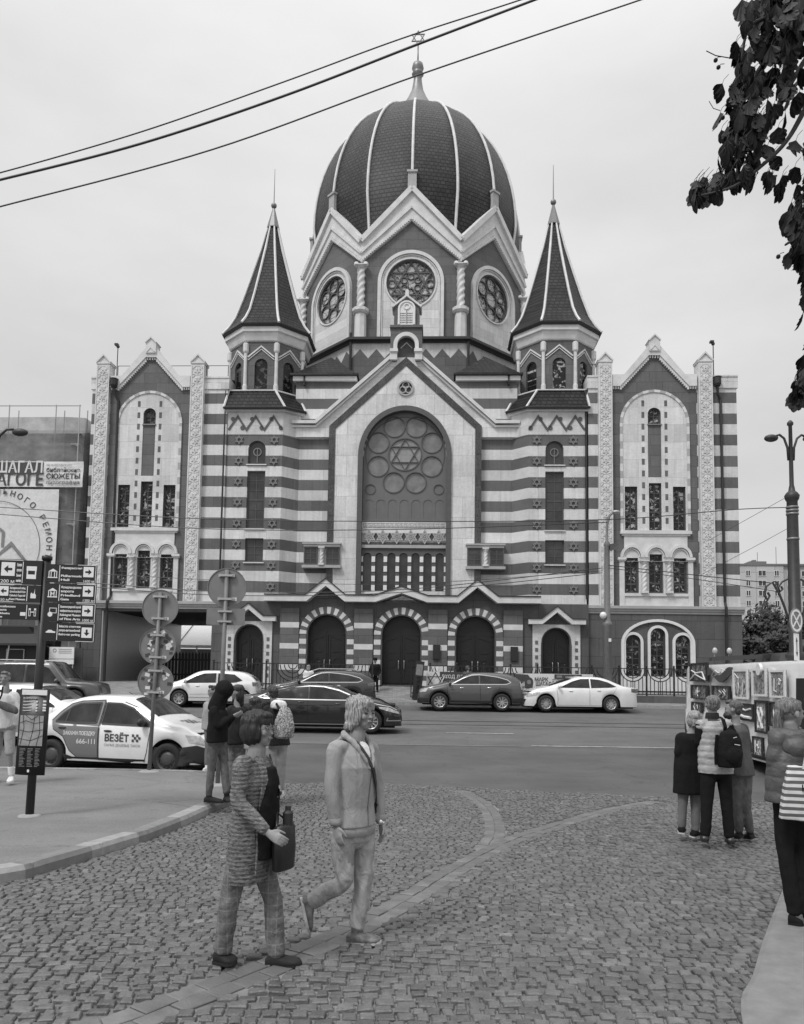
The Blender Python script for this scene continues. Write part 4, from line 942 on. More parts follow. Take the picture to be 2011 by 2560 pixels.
                q = bpy.data.objects.new('rim', first[1]); C.objects.link(q); q.parent = w_
                q = bpy.data.objects.new('dark_backing', s.hub); C.objects.link(q); q.parent = w_
    def mirrors(s, x, z, matn, sides=(-1, 1)):
        for sd in sides:
            h, _ = s.hit((x, sd*5, z), (0, -sd, 0)); y = h.y if h else sd*s.W/2
            b = MB(); b.s = True; b.ball((x-.02, y+sd*.13, z+.05), (.07, .12, .085), 12, 8); b.tube([(x, y-sd*.02, z-.01), (x, y+sd*.08, z+.02)], .025, 6); b.build('mirror', matn, s.root)
    def handles(s, pts, matn, sides=(-1, 1)):
        for sd in sides:
            for x, z in pts:
                h, _ = s.hit((x, sd*5, z), (0, -sd, 0)); y = h.y if h else sd*s.W/2; b = MB(); b.s = True; b.ball((x, y+sd*.012, z), (.095, .024, .022), 10, 6); b.build('door_handle', matn, s.root)
    def glass(s, polys, sides=('right', 'left'), frame=None, fmat='chrome', fw=.022, mat='car_glass'):
        for v in sides:
            for p in polys: s.patch('side_window', p, mat, v, .008, step=.1)
            if frame:
                mb = MB(); s.line(frame+[frame[0]], fw, v, mb, .011); mb.build('window_trim', fmat, s.root)
    def screen(s, name, pts, view, mat='car_glass'): return s.patch(name, pts, mat, view, .008, step=.09)
def offs(p, dx, dz): return [(a+dx, c+dz) for a, c in p]
def light(c, name, pts, matn, view='right', both=True):
    c.patch(name, pts, matn, view, .009, step=.05)
    if both: c.patch(name, pts, matn, 'left' if view == 'right' else view, .009, step=.05)
# --- sedan shape shared by three cars, different proportions
def sedan(name, label, loc, rz, L_, W, H, wb, wr, paint_, kind='sedan', **kw):
    h = L_/2; f = h-.92 if kind != 'taxi' else h-.82; r = f-wb
    if kind == 'fast':      # long low roof flowing to the tail
        top = [(-h, .62), (-h+.03, .98), (-h+.2, 1.06), (-h+.75, 1.12), (-h+1.35, 1.3), (-h+2.1, H-.02), (-.05, H), (.45, H-.06), (1.0, H-.3), (1.35, 1.06), (1.75, .98), (h-.45, .86), (h-.12, .74), (h-.02, .6), (h, .42)]
        belt = [(-h, .95), (-h+1.0, 1.0), (0, .96), (1.2, .93), (h-.5, .82), (h, .6)]
    elif kind == 'taxi':
        top = [(-h, .6), (-h+.03, .95), (-h+.12, 1.03), (-h+.55, 1.06), (-h+.78, 1.2), (-h+1.2, H-.09), (-h+1.65, H), (.25, H), (.52, H-.06), (.98, H-.33), (1.25, 1.06), (1.65, .98), (h-.35, .87), (h-.1, .76), (h-.01, .6), (h, .42)]
        belt = [(-h, .95), (-h+1.0, .98), (0, .94), (1.1, .93), (h-.4, .84), (h, .6)]
    else:
        top = [(-h, .62), (-h+.03, 1.0), (-h+.15, 1.04), (-h+.55, 1.08), (-1.7, 1.15), (-1.15, H-.09), (-.75, H-.01), (-.2, H), (.12, H-.02), (.65, H-.2), (1.2, 1.1), (1.5, 1.01), (1.9, .93), (h-.3, .82), (h-.12, .75), (h-.01, .6), (h, .42)]
        belt = [(-h, .98), (-h+1.0, 1.0), (0, .95), (1.2, .92), (h-.5, .82), (h, .6)]
    c = Car(name, label, loc, rz, top, belt, W, wb, (r, f), wr, paint_, tumble=.42, **kw)
    c.h = h; c.f = f; c.r = r; return c
# black sedan crossing in front of the square
c = sedan('sedan', 'black fastback sedan driving right in the road, bright chrome line round its windows', (-2.42, 23.9), 0, 4.9, 1.86, 1.42, 2.84, .34, 'paint_black', 'fast')
c.wheelset(spokes=10); 
gl1 = [(-1.75, 1.03), (-1.45, 1.17), (-.95, 1.29), (-.35, 1.335), (-.35, .99), (-1.3, .99)]; gl2 = [(-.3, .99), (-.3, 1.337), (.1, 1.32), (.55, 1.22), (1.05, 1.0), (.9, .985)]
fr = [(-1.85, 1.01), (-1.45, 1.19), (-.95, 1.31), (-.3, 1.36), (.12, 1.345), (.58, 1.24), (1.3, .955), (0, .96), (-1.2, .965)]
c.glass([gl1, gl2], frame=fr, fw=.03)
c.screen('windscreen', [(1.22, -.62), (1.25, .62), (.5, .52), (.5, -.52)], 'top'); c.screen('rear_window', [(-1.7, -.5), (-1.7, .5), (-.95, .5), (-.95, -.5)], 'top')
c.patch('roof_glass', [(.3, -.45), (.3, .45), (-.8, .45), (-.8, -.45)], 'car_glass', 'top')
c.seams([[(-.33, .97), (-.36, .4), (-.3, .27)], [(.95, .95), (.88, .5), (.95, .27), (-1.0, .27), (-1.35, .7), (-1.3, .95)]], 'right')
c.handles([(-.55, .88), (.55, .84)], 'paint_black'); c.mirrors(.95, 1.0, 'paint_black'); light(c, 'headlamp', [(1.75, .78), (2.05, .76), (2.36, .62), (2.38, .56), (2.0, .66), (1.8, .72)], 'lamp_glass')
mb = MB(); c.line([(1.3, .955), (1.75, .84), (2.1, .78), (2.3, .68)], .016, 'right', mb, .012); c.line([(-1.6, .25), (1.0, .25)], .02, 'right', mb, .012); c.line([(2.05, .45), (2.0, .37), (2.42, .37)], .03, 'right', mb, .02); mb.build('chrome_strip', 'chrome', c.root)
c.patch('grille', [(-.6, .35), (.6, .35), (.55, .68), (-.55, .68)], 'black_plastic', 'front', .01); light(c, 'tail_lamp', [(-2.4, .95), (-2.1, .95), (-2.1, .82), (-2.42, .8)], 'red_lamp')
# taxi by the kerb
c = sedan('taxi', 'white taxi with a grey rear door and firm lettering, parked by the near kerb', (-5.75, 16.5), math.radians(-13), 4.35, 1.73, 1.53, 2.63, .315, 'paint_white', 'taxi')
c.wheelset('steel_wheel', steel=True); h = c.h
g1 = [(-1.18, 1.0), (-1.05, 1.16), (-.86, 1.31), (-.72, 1.36), (-.24, 1.39), (-.24, .99), (-.7, .98)]; g2_ = [(-.12, .98), (-.12, 1.39), (.22, 1.38), (.52, 1.29), (.96, 1.0), (1.0, .955)]
dg = [(-1.28, 1.02), (-1.12, 1.2), (-.92, 1.36), (-.7, 1.42), (-.17, 1.45), (-.17, .3), (-.62, .27), (-.82, .42), (-.98, .7), (-1.22, .85)]
c.patch('rear_door', dg, 'paint_darkgrey', 'right', .004, lab='grey door with white lettering')
c.glass([g1, g2_], fmat='black_plastic', frame=None); mb = MB(); c.line(g1+[g1[0]], .035, 'right', mb, .012); c.line(g2_+[g2_[0]], .035, 'right', mb, .012); c.line([(-.95, 1.0), (-.92, 1.25)], .03, 'right', mb, .012); mb.build('window_rubber', 'black_plastic', c.root)
c.screen('windscreen', [(1.05, -.66), (1.08, .66), (.46, .56), (.46, -.56)], 'top'); c.screen('rear_window', [(-1.35, -.5), (-1.35, .5), (-.98, .5), (-.98, -.5)], 'top')
c.seams([[(-.17, 1.45), (-.17, .3)], [(-.15, 1.42), (-.15, .28)], [(1.0, .95), (.93, .45), (.88, .28), (-.15, .26)], dg, [(.28, 1.42), (.6, 1.32), (1.05, .95)]], 'right', .012)
c.handles([(-1.0, .88), (.05, .84)], 'black_plastic'); c.mirrors(.86, .98, 'black_plastic')
mb = MB(); c.patch('', [(-.9, .2), (.85, .2), (.9, .3), (-.75, .3), (-.95, .36)], None, 'right', .009, mb=mb); c.patch('', [(1.28+.33, .2), (2.12, .2), (2.17, .52), (1.95, .6), (1.68, .56), (1.66, .35)], None, 'right', .012, mb=mb); c.patch('', [(-.8, .2), (.8, .2), (.8, .55), (-.8, .55)], None, 'front', .012, mb=mb); mb.build('bumper', 'black_plastic', c.root)
light(c, 'headlamp', [(1.72, .8), (1.98, .78), (2.1, .66), (2.08, .6), (1.8, .66)], 'lamp_glass'); light(c, 'tail_lamp', [(-2.15, .95), (-1.85, .97), (-1.82, .76), (-2.17, .74)], 'lamp_glass')
c.text('lettering', 'ЗАКАЖИ ПОЕЗДКУ', -.97, .74, .105, 'white_paint', wd=.74, bold=.025); c.text('phone_number', '666-111', -.66, .57, .14, 'white_paint', wd=.43)
c.text('lettering', 'ВЕЗЁТ', -.02, .64, .19, 'decal_dark', wd=.54, bold=.03); c.text('small_lettering', 'САМЫЕ ДЕШЕВЫЕ ТАКСИ', -.02, .54, .07, 'decal_grey', wd=.8)
mb = MB()
for i in range(4):
    for j in range(3):
        if (i+j) % 2 == 0: c.patch('', rect(.6+i*.048, .648+i*.048, .64+j*.05, .69+j*.05), None, 'right', .01, mb=mb)
mb.build('checker_mark', 'decal_dark', c.root)
mb = MB()
for i in range(6):
    for j in range(4):
        if (i+j) % 2 == 0: c.patch('', [(1.35+j*.07, -.35+i*.07), (1.42+j*.07, -.35+i*.07), (1.42+j*.07, -.28+i*.07), (1.35+j*.07, -.28+i*.07)], None, 'top', .008, mb=mb)
mb.build('bonnet_checker', 'decal_dark', c.root)
b = MB(); b.tube([(.1, 0, 1.53), (-.05, 0, 1.6)], .008, 5); b.build('aerial', 'black_plastic', c.root)
# white car behind the taxi
c = sedan('sedan', 'white saloon mostly hidden behind the taxi, in front of the dark off-roader', (-9.6, 20.3), math.radians(-4), 4.35, 1.72, 1.5, 2.6, .31, 'paint_white', 'taxi')
c.wheelset('steel_wheel', steel=True); c.glass([g1, g2_]); c.screen('windscreen', [(1.05, -.66), (1.08, .66), (.46, .56), (.46, -.56)], 'top'); c.seams([[(-.36, 1.43), (-.36, .3)], [(.95, .95), (.9, .45), (.86, .28)]], 'right')
b = MB(); c.patch('roof_cover', [(.45, -.5), (.45, .5), (-.6, .5), (-.6, -.5)], 'paint_white', 'top'); b.box(-.3, .1, -.32, .32, 1.51, 1.53); b.build('roof_sign_base', 'paint_darkgrey', c.root)
# white sedan at the far kerb
c = sedan('sedan', 'white sedan parked facing left at the far kerb before the poster', (7.55, 33.4), PI-math.radians(-3), 4.85, 1.82, 1.47, 2.77, .335, 'paint_white', 'sedan')
c.wheelset(spokes=10)
s1 = [(-1.5, 1.07), (-1.15, 1.25), (-.8, 1.35), (-.42, 1.38), (-.42, 1.0), (-1.3, 1.03)]; s2 = [(-.36, 1.0), (-.36, 1.38), (0, 1.37), (.35, 1.27), (.85, 1.04), (.88, 1.0)]
c.glass([s1, s2]); c.screen('windscreen', [(1.3, -.66), (1.36, 0), (1.3, .66), (.35, .56), (.35, -.56)], 'top'); c.screen('rear_window', [(-1.65, -.5), (-1.65, .5), (-1.1, .5), (-1.1, -.5)], 'top')
c.seams([[(-.35, 1.4), (-.35, .28)], [(1.05, .95), (1.0, .5), (1.02, .27), (-1.0, .27), (-1.35, .75), (-1.5, 1.0)]], 'left'); c.handles([(-.75, .9), (.45, .87)], 'paint_white'); c.mirrors(.98, 1.0, 'paint_white')
light(c, 'headlamp', [(1.75, .8), (2.05, .77), (2.33, .66), (2.3, .6), (2.0, .64), (1.8, .72)], 'lamp_glass'); light(c, 'headlamp', [(.35, .62), (.85, .66), (.82, .76), (.4, .68)], 'lamp_glass', 'front'); light(c, 'headlamp', [(-.35, .62), (-.85, .66), (-.82, .76), (-.4, .68)], 'lamp_glass', 'front')
mb = MB(); c.patch('', [(-.62, .28), (.62, .28), (.7, .5), (-.7, .5)], None, 'front', .012, mb=mb); c.patch('', [(-.35, .6), (.35, .6), (.4, .68), (-.4, .68)], None, 'front', .012, mb=mb); mb.build('grille', 'black_plastic', c.root)
c.patch('number_plate', [(-.26, .38), (.26, .38), (.26, .49), (-.26, .49)], 'plate_white', 'front', .022); light(c, 'tail_lamp', [(-2.4, 1.0), (-2.15, 1.0), (-2.15, .85), (-2.42, .82)], 'red_lamp')
# --- SUVs and the hatchback
def suv(name, label, loc, rz, L_, W, H, wb, wr, paint_, side='left', rails=True, frame=None, box=False, hatch=False):
    h = L_/2; f = h-.9; r = f-wb; g = .24 if not hatch else .18
    if hatch: top = [(-h, .5), (-h+.02, .95), (-h+.12, 1.15), (-h+.4, 1.36), (-h+.8, H-.03), (-h+1.5, H), (.1, H), (.5, H-.07), (1.0, H-.34), (1.45, 1.0), (1.75, .92), (h-.2, .76), (h-.04, .62), (h, .42)]
    elif box: top = [(-h, .6), (-h+.02, 1.2), (-h+.15, H-.15), (-h+.35, H-.03), (-h+.8, H), (.3, H), (.6, H-.05), (1.15, 1.22), (1.3, 1.15), (h-.3, 1.08), (h-.05, .95), (h, .55)]
    else: top = [(-h, .6), (-h+.02, 1.05), (-h+.1, 1.25), (-h+.3, H-.2), (-h+.65, H-.06), (-h+1.3, H), (-.3, H), (.1, H-.06), (.6, H-.32), (.95, 1.2), (1.4, 1.08), (h-.3, .97), (h-.06, .82), (h, .5)]
    b0 = .98 if hatch else 1.06; belt = [(-h, b0+.04), (0, b0), (1.1, b0-.05), (h-.4, b0-.2 if not box else b0-.1), (h, .65)]
    c = Car(name, label, loc, rz, top, belt, W, wb, (r, f), wr, paint_, tumble=.34 if not box else .2, ground=g)
    d = H-1.55 if not hatch else H-1.5
    S = not hatch and not box
    a = [(-h+.55, b0+.13), (-h+.7, b0+.24), (-h+1.1, H-.19), (-h+1.55, H-.13), (-.38, H-.12), (-.38, b0+.03), (-h+.75, b0+.05)] if S else [(-h+.45, b0+.1), (-h+.75, H-.17), (-h+1.2, H-.12), (-.42, H-.1), (-.42, b0+.02), (-h+.75, b0+.03)] if not hatch else [(-h+.6, b0+.12), (-h+.95, H-.15), (-.42, H-.1), (-.42, b0+.02), (-h+.9, b0+.03)]
    q = [(-.32, b0+.03), (-.32, H-.12), (-.05, H-.14), (.3, H-.27), (.72, b0+.1), (.78, b0+.02)] if S else [(-.35, b0+.02), (-.35, H-.1), (.15, H-.12), (.5, H-.24), (.98, b0+.02), (1.0, b0-.01)]
    c.glass([a, q], frame=(a[:4]+[(-.35, H-.1), (-.03, H-.12), (.33, H-.25), (.85, b0+.02), a[-1]]) if frame else None, fw=.03)
    c.screen('windscreen', [(1.0 if S else 1.12, -.64), (1.03 if S else 1.15, .64), (.2 if S else .5, .54), (.2 if S else .5, -.54)], 'top'); c.screen('rear_window', [(-.5, b0+.12), (.5, b0+.12), (.45, H-.2), (-.45, H-.2)], 'rear')
    c.seams([[(-.38, H-.1), (-.38, .38)], [(1.02, b0-.06), (.98, .6), (1.0, .38), (-.9, .36), (-1.15, .8), (-1.2, b0)]], side, .012); c.handles([(-.75, b0-.1), (.4, b0-.12)], 'chrome' if frame else paint_); c.mirrors(.92, b0+.03, paint_)
    if rails:
        for s_ in (-1, 1): w_ = W/2-.3; b = MB(); b.tube([(-h+.75, s_*w_, H-.02), (-h+.95, s_*w_, H+.06), (.1, s_*w_, H+.06), (.35, s_*w_, H-.03)], .025, 6); b.build('roof_rail', 'metal_light', c.root)
    c.h = h; c.b0 = b0; c.H = H; return c
def cladding(c, side, H):
    mb = MB(); h = c.h; r, f = c.wx; R = c.wr+.07
    c.patch('', [(r+R, .28), (f-R, .28), (f-R-.02, .42), (r+R+.02, .42)], None, side, .01, mb=mb)
    for w_ in (r, f): c.line([(w_-(R+.03)*math.cos(PI*k/12), c.wr+(R+.03)*math.sin(PI*k/12)) for k in range(13)], .06, side, mb, .01)
    c.patch('', [(f+R, .28), (h-.05, .28), (h-.02, .5), (f+R+.02, .5)], None, side, .012, mb=mb); c.patch('', [(-h+.04, .28), (r-R, .28), (r-R-.02, .52), (-h+.02, .55)], None, side, .012, mb=mb)
    c.patch('', [(-W2c(c), .28), (W2c(c), .28), (W2c(c), .48), (-W2c(c), .48)], None, 'front', .012, mb=mb); c.patch('', [(-W2c(c), .28), (W2c(c), .28), (W2c(c), .55), (-W2c(c), .55)], None, 'rear', .012, mb=mb); mb.build('lower_cladding', 'black_plastic', c.root)
def W2c(c): return c.W*.36
c = suv('suv', 'dark grey compact off-roader parked facing left at the far kerb', (2.95, 33.3), PI, 4.45, 1.82, 1.6, 2.62, .36, 'paint_grey', rails=False, frame=True)
c.wheelset(spokes=9); cladding(c, 'left', 1.68); light(c, 'headlamp', [(1.8, .92), (2.08, .88), (2.15, .74), (1.9, .76)], 'lamp_glass'); light(c, 'tail_lamp', [(-2.22, 1.25), (-2.05, 1.22), (-2.1, .9), (-2.25, .9)], 'lamp_glass'); light(c, 'headlamp', [(.45, .75), (.8, .78), (.78, .9), (.5, .86)], 'lamp_glass', 'front')
c = suv('suv', 'black off-roader with silver roof rails parked behind the black sedan', (-3.45, 33.3), PI+math.radians(5), 4.64, 1.84, 1.6, 2.7, .36, 'paint_dark', rails=True, frame=True)
c.wheelset(spokes=5); cladding(c, 'left', 1.7); light(c, 'tail_lamp', [(-2.28, 1.12), (-1.95, 1.06), (-2.0, .95), (-2.3, .98)], 'red_lamp')
c = suv('suv', 'large dark off-roader with pale roof rails behind the two white taxis', (-14.1, 30.6), 0, 4.85, 1.88, 1.86, 2.85, .4, 'paint_grey', 'right', True, False, True)
c.wheelset(spokes=6); cladding(c, 'right', 1.86); mb = MB(); c.line([(-1.9, 1.3), (.9, 1.3)], .03, 'right', mb, .012) if False else None
c = suv('hatchback', 'white hatchback parked facing left beyond the round sign backs', (-8.2, 33.4), PI+math.radians(3), 4.12, 1.8, 1.5, 2.61, .33, 'paint_white', rails=False, hatch=True)
c.wheelset(spokes=8); light(c, 'headlamp', [(1.65, .84), (2.0, .72), (2.06, .62), (1.8, .68)], 'lamp_glass'); light(c, 'tail_lamp', [(-2.13, 1.02), (-1.85, 1.04), (-1.88, .88), (-2.14, .86)], 'red_lamp'); mb = MB(); c.line([(-1.1, .55), (.8, .5)], .012, 'left', mb); mb.build('side_moulding', 'decal_grey', c.root)
# --- the van hung with paintings (its long side faces the square)
VX, VY = 8.18, 22.0
vang = math.atan2(22-14.65, 8.18-7.66)      # heading of the van's nose
c = None
vlen = 7.2; top = [(-4.05, .5), (-4.03, 2.2), (-3.98, 2.36), (-3.85, 2.42), (-3.5, 2.44), (3.4, 2.44), (4.0, 2.4), (4.55, 2.2), (4.95, 1.75), (5.2, 1.3), (5.4, 1.15), (5.55, .95), (5.6, .5)]
vang += PI; dirv = V((math.cos(vang), math.sin(vang), 0)); left = V((-dirv.y, dirv.x, 0))
pc = V((VX, VY, 0))+dirv*3.5+left*1.0
c = Car('van', 'white van with its whole side hung with paintings, side door open', (pc.x, pc.y, -.06), vang, top, [(-4.05, 1.2), (0, 1.2), (4.9, 1.15), (5.6, .75)], 2.0, 4.2, (-2.3, 4.2), .34, 'paint_white', plan=[(-4.05, .9), (-4.0, .96), (-3.85, .99), (-3.5, 1), (4.4, 1), (5.1, .95), (5.45, .84), (5.6, .68)], tumble=.03, ground=.22, cat='van')
c.wheelset('steel_wheel', steel=True); c.patch('side_window', [(4.05, 1.25), (4.05, 2.02), (4.45, 1.98), (4.95, 1.4), (4.95, 1.25)], 'car_glass', 'right', .008); c.screen('windscreen', [(-.78, 1.35), (.78, 1.35), (.7, 2.2), (-.7, 2.2)], 'front')
mb = MB(); c.patch('', [(-4.0, .25), (-2.75, .25), (-2.75, .5), (-3.7, .55), (-4.0, .95)], None, 'right', .015, mb=mb); c.patch('', [(-.85, .25), (.85, .25), (.85, .6), (-.85, .6)], None, 'rear', .012, mb=mb); c.patch('', [(-1.85, .25), (3.7, .25), (3.7, .4), (-1.85, .4)], None, 'right', .012, mb=mb); mb.build('bumper', 'black_plastic', c.root)
light(c, 'tail_lamp', [(-4.0, 1.0), (-3.88, 1.0), (-3.88, 1.5), (-4.0, 1.5)], 'lamp_glass')
mb = MB(); c.line([(-3.4, 2.2), (2.2, 2.2)], .03, 'right', mb, .01); mb.build('gutter_line', 'metal_light', c.root); c.mirrors(4.85, 1.45, 'black_plastic')
vroot = c.root; VR = Matrix.Translation(vroot.location) @ Matrix.Rotation(vang, 4, 'Z'); VI = VR.inverted()
def onvan(px, py):       # photo point on the van's side, in van coordinates (x, z)
    o = VI @ V((0, 0, CAMH)); q = VI @ (V((0, 0, CAMH))+ray(px, py)); d = q-o; t = (-1.0-o.y)/d.y; p_ = o+d*t; return p_.x, p_.z
dr = [onvan(*q) for q in ((1684, 1423), (1708, 1425), (1708, 1600), (1682, 1600))]; print('VAN door', dr)
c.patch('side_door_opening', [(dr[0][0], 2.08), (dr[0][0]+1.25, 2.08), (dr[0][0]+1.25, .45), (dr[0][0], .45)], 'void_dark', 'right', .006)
def canvas(name, v1, v2, sc_):
    m, n, l, bs = newmat(name); B = NB(m); o = B.obj(); a = B.noise(o, sc_, 3, .6, 2.5); x = B.mapr(a, .38, .62, v1, v2); l.new(B.comb(x, x, x), bs.inputs['Base Color']); bs.inputs['Roughness'].default_value = .7
canvas('canvas_dark', .02, .22, 4); canvas('canvas_light', .5, .06, 5); canvas('canvas_mid', .08, .35, 6)
def z5(x, y): return (1680+x/5.16)/K, (1600+y/5.16)/K
arts = [((255, 295, 485, 535), 'canvas_dark', 0, 'zigzag'), ((462, 335, 795, 520), 'decal_dark', 0, 'wave'), ((815, 380, 1010, 760), 'canvas_light', 1, 'a'), ((1060, 370, 1250, 725), 'canvas_mid', 1, 'b'), ((1290, 390, 1495, 745), 'canvas_mid', 1, 'face'), ((268, 580, 485, 760), 'canvas_dark', 0, 'c'), ((540, 590, 775, 770), 'canvas_dark', 0, 'd'), ((890, 820, 1085, 1040), 'decal_dark', 0, 'e'), ((1100, 780, 1260, 1200), 'canvas_mid', 0, 'f'), ((1280, 800, 1490, 1120), 'canvas_dark', 0, 'g'), ((1070, 1250, 1200, 1500), 'canvas_light', 0, 'h'), ((275, 800, 410, 930), 'canvas_dark', 0, 'i')]
lb = {'zigzag': 'dark painting with a white zigzag figure, first from the left on the van', 'wave': 'dark wavy plank relief with a small disc, hung along the top of the van', 'a': 'white framed painting of a dark head and streaks on the van', 'b': 'pale framed painting with a round disc at its top edge', 'face': 'painting of a face with a long nose in a blocky frame', 'c': 'dark panel of carved squiggles under the zigzag painting', 'd': 'dark framed landscape under the wavy plank', 'e': 'dark relief with pale lips behind the bearded man', 'f': 'tall relief of pale intertwined strands in a dark frame', 'g': 'dark painting under the face painting', 'h': 'small mottled painting lowest on the van', 'i': 'small dark painting over the blonde woman'}
for (x0, y0, x1, y1), mt, framed, k in arts:
    q = [onvan(*z5(x, y)) for x, y in ((x0, y0), (x1, y0), (x1, y1), (x0, y1))]; xa = (q[0][0]+q[3][0])/2; xb = (q[1][0]+q[2][0])/2; za = (q[2][1]+q[3][1])/2; zb = (q[0][1]+q[1][1])/2; xa, xb = max(-3.66, min(xa, xb)), max(xa, xb)
    t = thing('painting', lb[k], 'painting', (0, 0, 0), 0, 'paintings hung on the van'); t.matrix_world = VR @ Matrix.Translation(((xa+xb)/2, -1.01, za))
    hw = (xb-xa)/2; hh = zb-za; b = MB()
    if k == 'wave': n = 14; b.prism([(-hw+2*hw*i/n, .12*hh+.10*math.sin(i*.55)) for i in range(n+1)]+[(hw-2*hw*i/n, .62*hh+.10*math.sin((n-i)*.55+.6)) for i in range(n+1)], -.05, 0)
    else: b.box(-hw, hw, -.025, 0, 0, hh)
    b.build('panel', mt, t)
    if k != 'wave': b = MB(); b.prism(rect(-hw, hw, 0, hh), -.05, .0, [rect(-hw+.09*hw*2, hw-.09*hw*2, .07*hh, hh*.93)]); b.build('frame', 'white_paint' if framed else 'black_plastic', t)
    b = MB()
    if k == 'zigzag': b.tube([(-hw*.9, -.05, .1*hh), (-.3*hw, -.06, .4*hh), (.2*hw, -.06, .25*hh), (.8*hw, -.06, .1*hh), (.5*hw, -.06, .5*hh), (-.2*hw, -.06, .45*hh), (-.7*hw, -.06, .6*hh)], .02, 5)
    elif k == 'face': b.tube([(-.35*hw, -.04, .7*hh), (-.4*hw, -.04, .25*hh), (-.1*hw, -.04, .22*hh)], .014, 5); b.tube([(0, -.04, .6*hh), (.25*hw, -.04, .7*hh), (.5*hw, -.04, .6*hh)], .012, 5); b.ring(.25*hw, .55*hh, .05, .03, -.04, -.02, 10)
    elif k == 'f': 
        for s_ in (-.3, 0, .25): b.tube([(s_*hw+.1*hw*math.sin(i*1.1+s_*9), -.05, hh*(.15+.08*i)) for i in range(9)], .022, 5)
    elif k == 'b': b.disc(.15*hw, hh*.97, .13, -.08, -.02, 16)
    elif k == 'e': b.tube([(-.7*hw, -.06, .3*hh), (0, -.08, .22*hh), (.7*hw, -.06, .2*hh)], .035, 6); b.tube([(-.6*hw, -.04, .7*hh), (0, -.05, .6*hh), (.6*hw, -.04, .72*hh)], .02, 6)
    else:
        rn = random.Random(k)
        for _ in range(4): x = rn.uniform(-.6, .4)*hw; z = rn.uniform(.15, .5)*hh; b.tube([(x, -.045, z), (x+rn.uniform(-.1, .4)*hw, -.045, z+.2*hh), (x+rn.uniform(-.2, .3)*hw, -.045, z+.38*hh)], .01, 5)
    if b.v: b.build('relief', 'white_paint', t)
# tow truck / loader behind the van: amber lamps, light bar, cab
t = thing('truck', 'dark recovery truck with two round work lamps on its boom, behind the white van', 'truck', (15.0, 29.5, G(29.5)), 0)
def bt(name, mat, f): b = MB(); b.s = False; f(b); return b.build(name, mat, t)
bt('chassis', 'underbody', lambda b: b.box(-3.3, 3.4, -1.0, 1.0, .55, .95)); bt('flatbed', 'paint_dark', lambda b: b.box(-3.3, .2, -1.15, 1.15, .95, 1.15))
bt('boom', 'paint_dark', lambda b: (b.prism([(-3.15, 2.3), (-.9, 2.42), (-.9, 2.6), (-3.15, 2.46)], -.2, .2), b.prism([(-2.3, 1.1), (-1.9, 1.1), (-1.2, 2.4), (-1.5, 2.4)], -.2, .2)))
bt('cover', 'paint_grey', lambda b: b.prism([(-1.0, 2.2), (.9, 2.2), (.95, 2.55), (.2, 2.68), (-.9, 2.62)], -.9, .9)); bt('side_box', 'paint_darkgrey', lambda b: b.box(-1.0, .2, -1.0, 1.0, 1.15, 2.2))
bt('load_sack', 'black_plastic', lambda b: (setattr(b, 's', True), b.ball((.45, 0, 2.85), (.42, .5, .33), 14, 8)))
cb = bt('cab', 'paint_darkgrey', lambda b: b.prism([(.8, .7), (3.2, .7), (3.3, 1.7), (2.9, 3.05), (.85, 3.15), (.8, 2.6)], -1.12, 1.12)); b = MB(); b.prism([(1.2, 1.9), (2.6, 1.9), (2.5, 2.85), (1.2, 2.9)], -1.15, -1.121); b.build('side_window', 'car_glass', t)
for x in (-3.05, -2.5):
    b = MB(); b.tube([(x, -.1, 2.4), (x, -.1, 2.6)], .02, 5); b.s = True; b.ball((x, -.15, 2.68), (.1, .08, .13), 12, 8); b.build('work_lamp', 'lamp_glass', t)
for x in (-2.3, 2.3):
    for sy in (-.95, .95): bt('wheel', 'tyre', lambda b: b.loft([[(x+.5*math.cos(2*PI*k/18), sy+dy, .5+.5*math.sin(2*PI*k/18)) for k in range(18)] for dy in (-.15, .15)]))
# ================================================================ people
plain('skin', .235, .55, .1, 9, .1, 60); plain('skin_dark', .2, .55, .1, 9); plain('hair_dark', .02, .5, .3, 30, .5, 80); plain('hair_brown', .07, .5, .35, 30, .5, 80); plain('hair_grey', .13, .55, .4, 35, .5, 90)
def strands(name, v1, v2):
    m, n, l, b = newmat(name); B = NB(m); o = B.obj(); s = B.sep(o); a = B.noise(B.comb(B.math('MULTIPLY', s[0], 3), B.math('MULTIPLY', s[1], 3), B.math('MULTIPLY', s[2], .35)), 38, 3, .5)
    x = B.mapr(a, .35, .65, v1, v2); l.new(B.comb(x, x, x), b.inputs['Base Color']); b.inputs['Roughness'].default_value = .5; B.bump(a, .7, .01, b)
strands('hair_blonde', .1, .42); strands('hair_fair', .05, .2); strands('hair_black', .004, .022); strands('hair_salt', .05, .22)
def cloth(name, v, var=.12, wr=.25, sc_=9, fine=.3):
    m, n, l, b = newmat(name); B = NB(m); o = B.obj(); s_ = B.sep(o); w_ = B.noise(B.comb(B.math('MULTIPLY', s_[0], 1.3), B.math('MULTIPLY', s_[1], 1.3), B.math('ADD', B.math('MULTIPLY', s_[2], .75), B.math('MULTIPLY', s_[0], .6))), sc_, 3, .5, 1.1); f_ = B.noise(o, 220, 2)
    x = B.math('MULTIPLY', B.mapr(w_, .3, .7, v*(1-var), v*(1+var)), B.mapr(f_, .3, .7, .93, 1.07)); l.new(B.comb(x, x, x), b.inputs['Base Color']); b.inputs['Roughness'].default_value = .9; b.inputs['Specular IOR Level'].default_value = .15
    B.bump(B.math('ADD', w_, B.math('MULTIPLY', f_, .06*fine)), wr, .03, b)
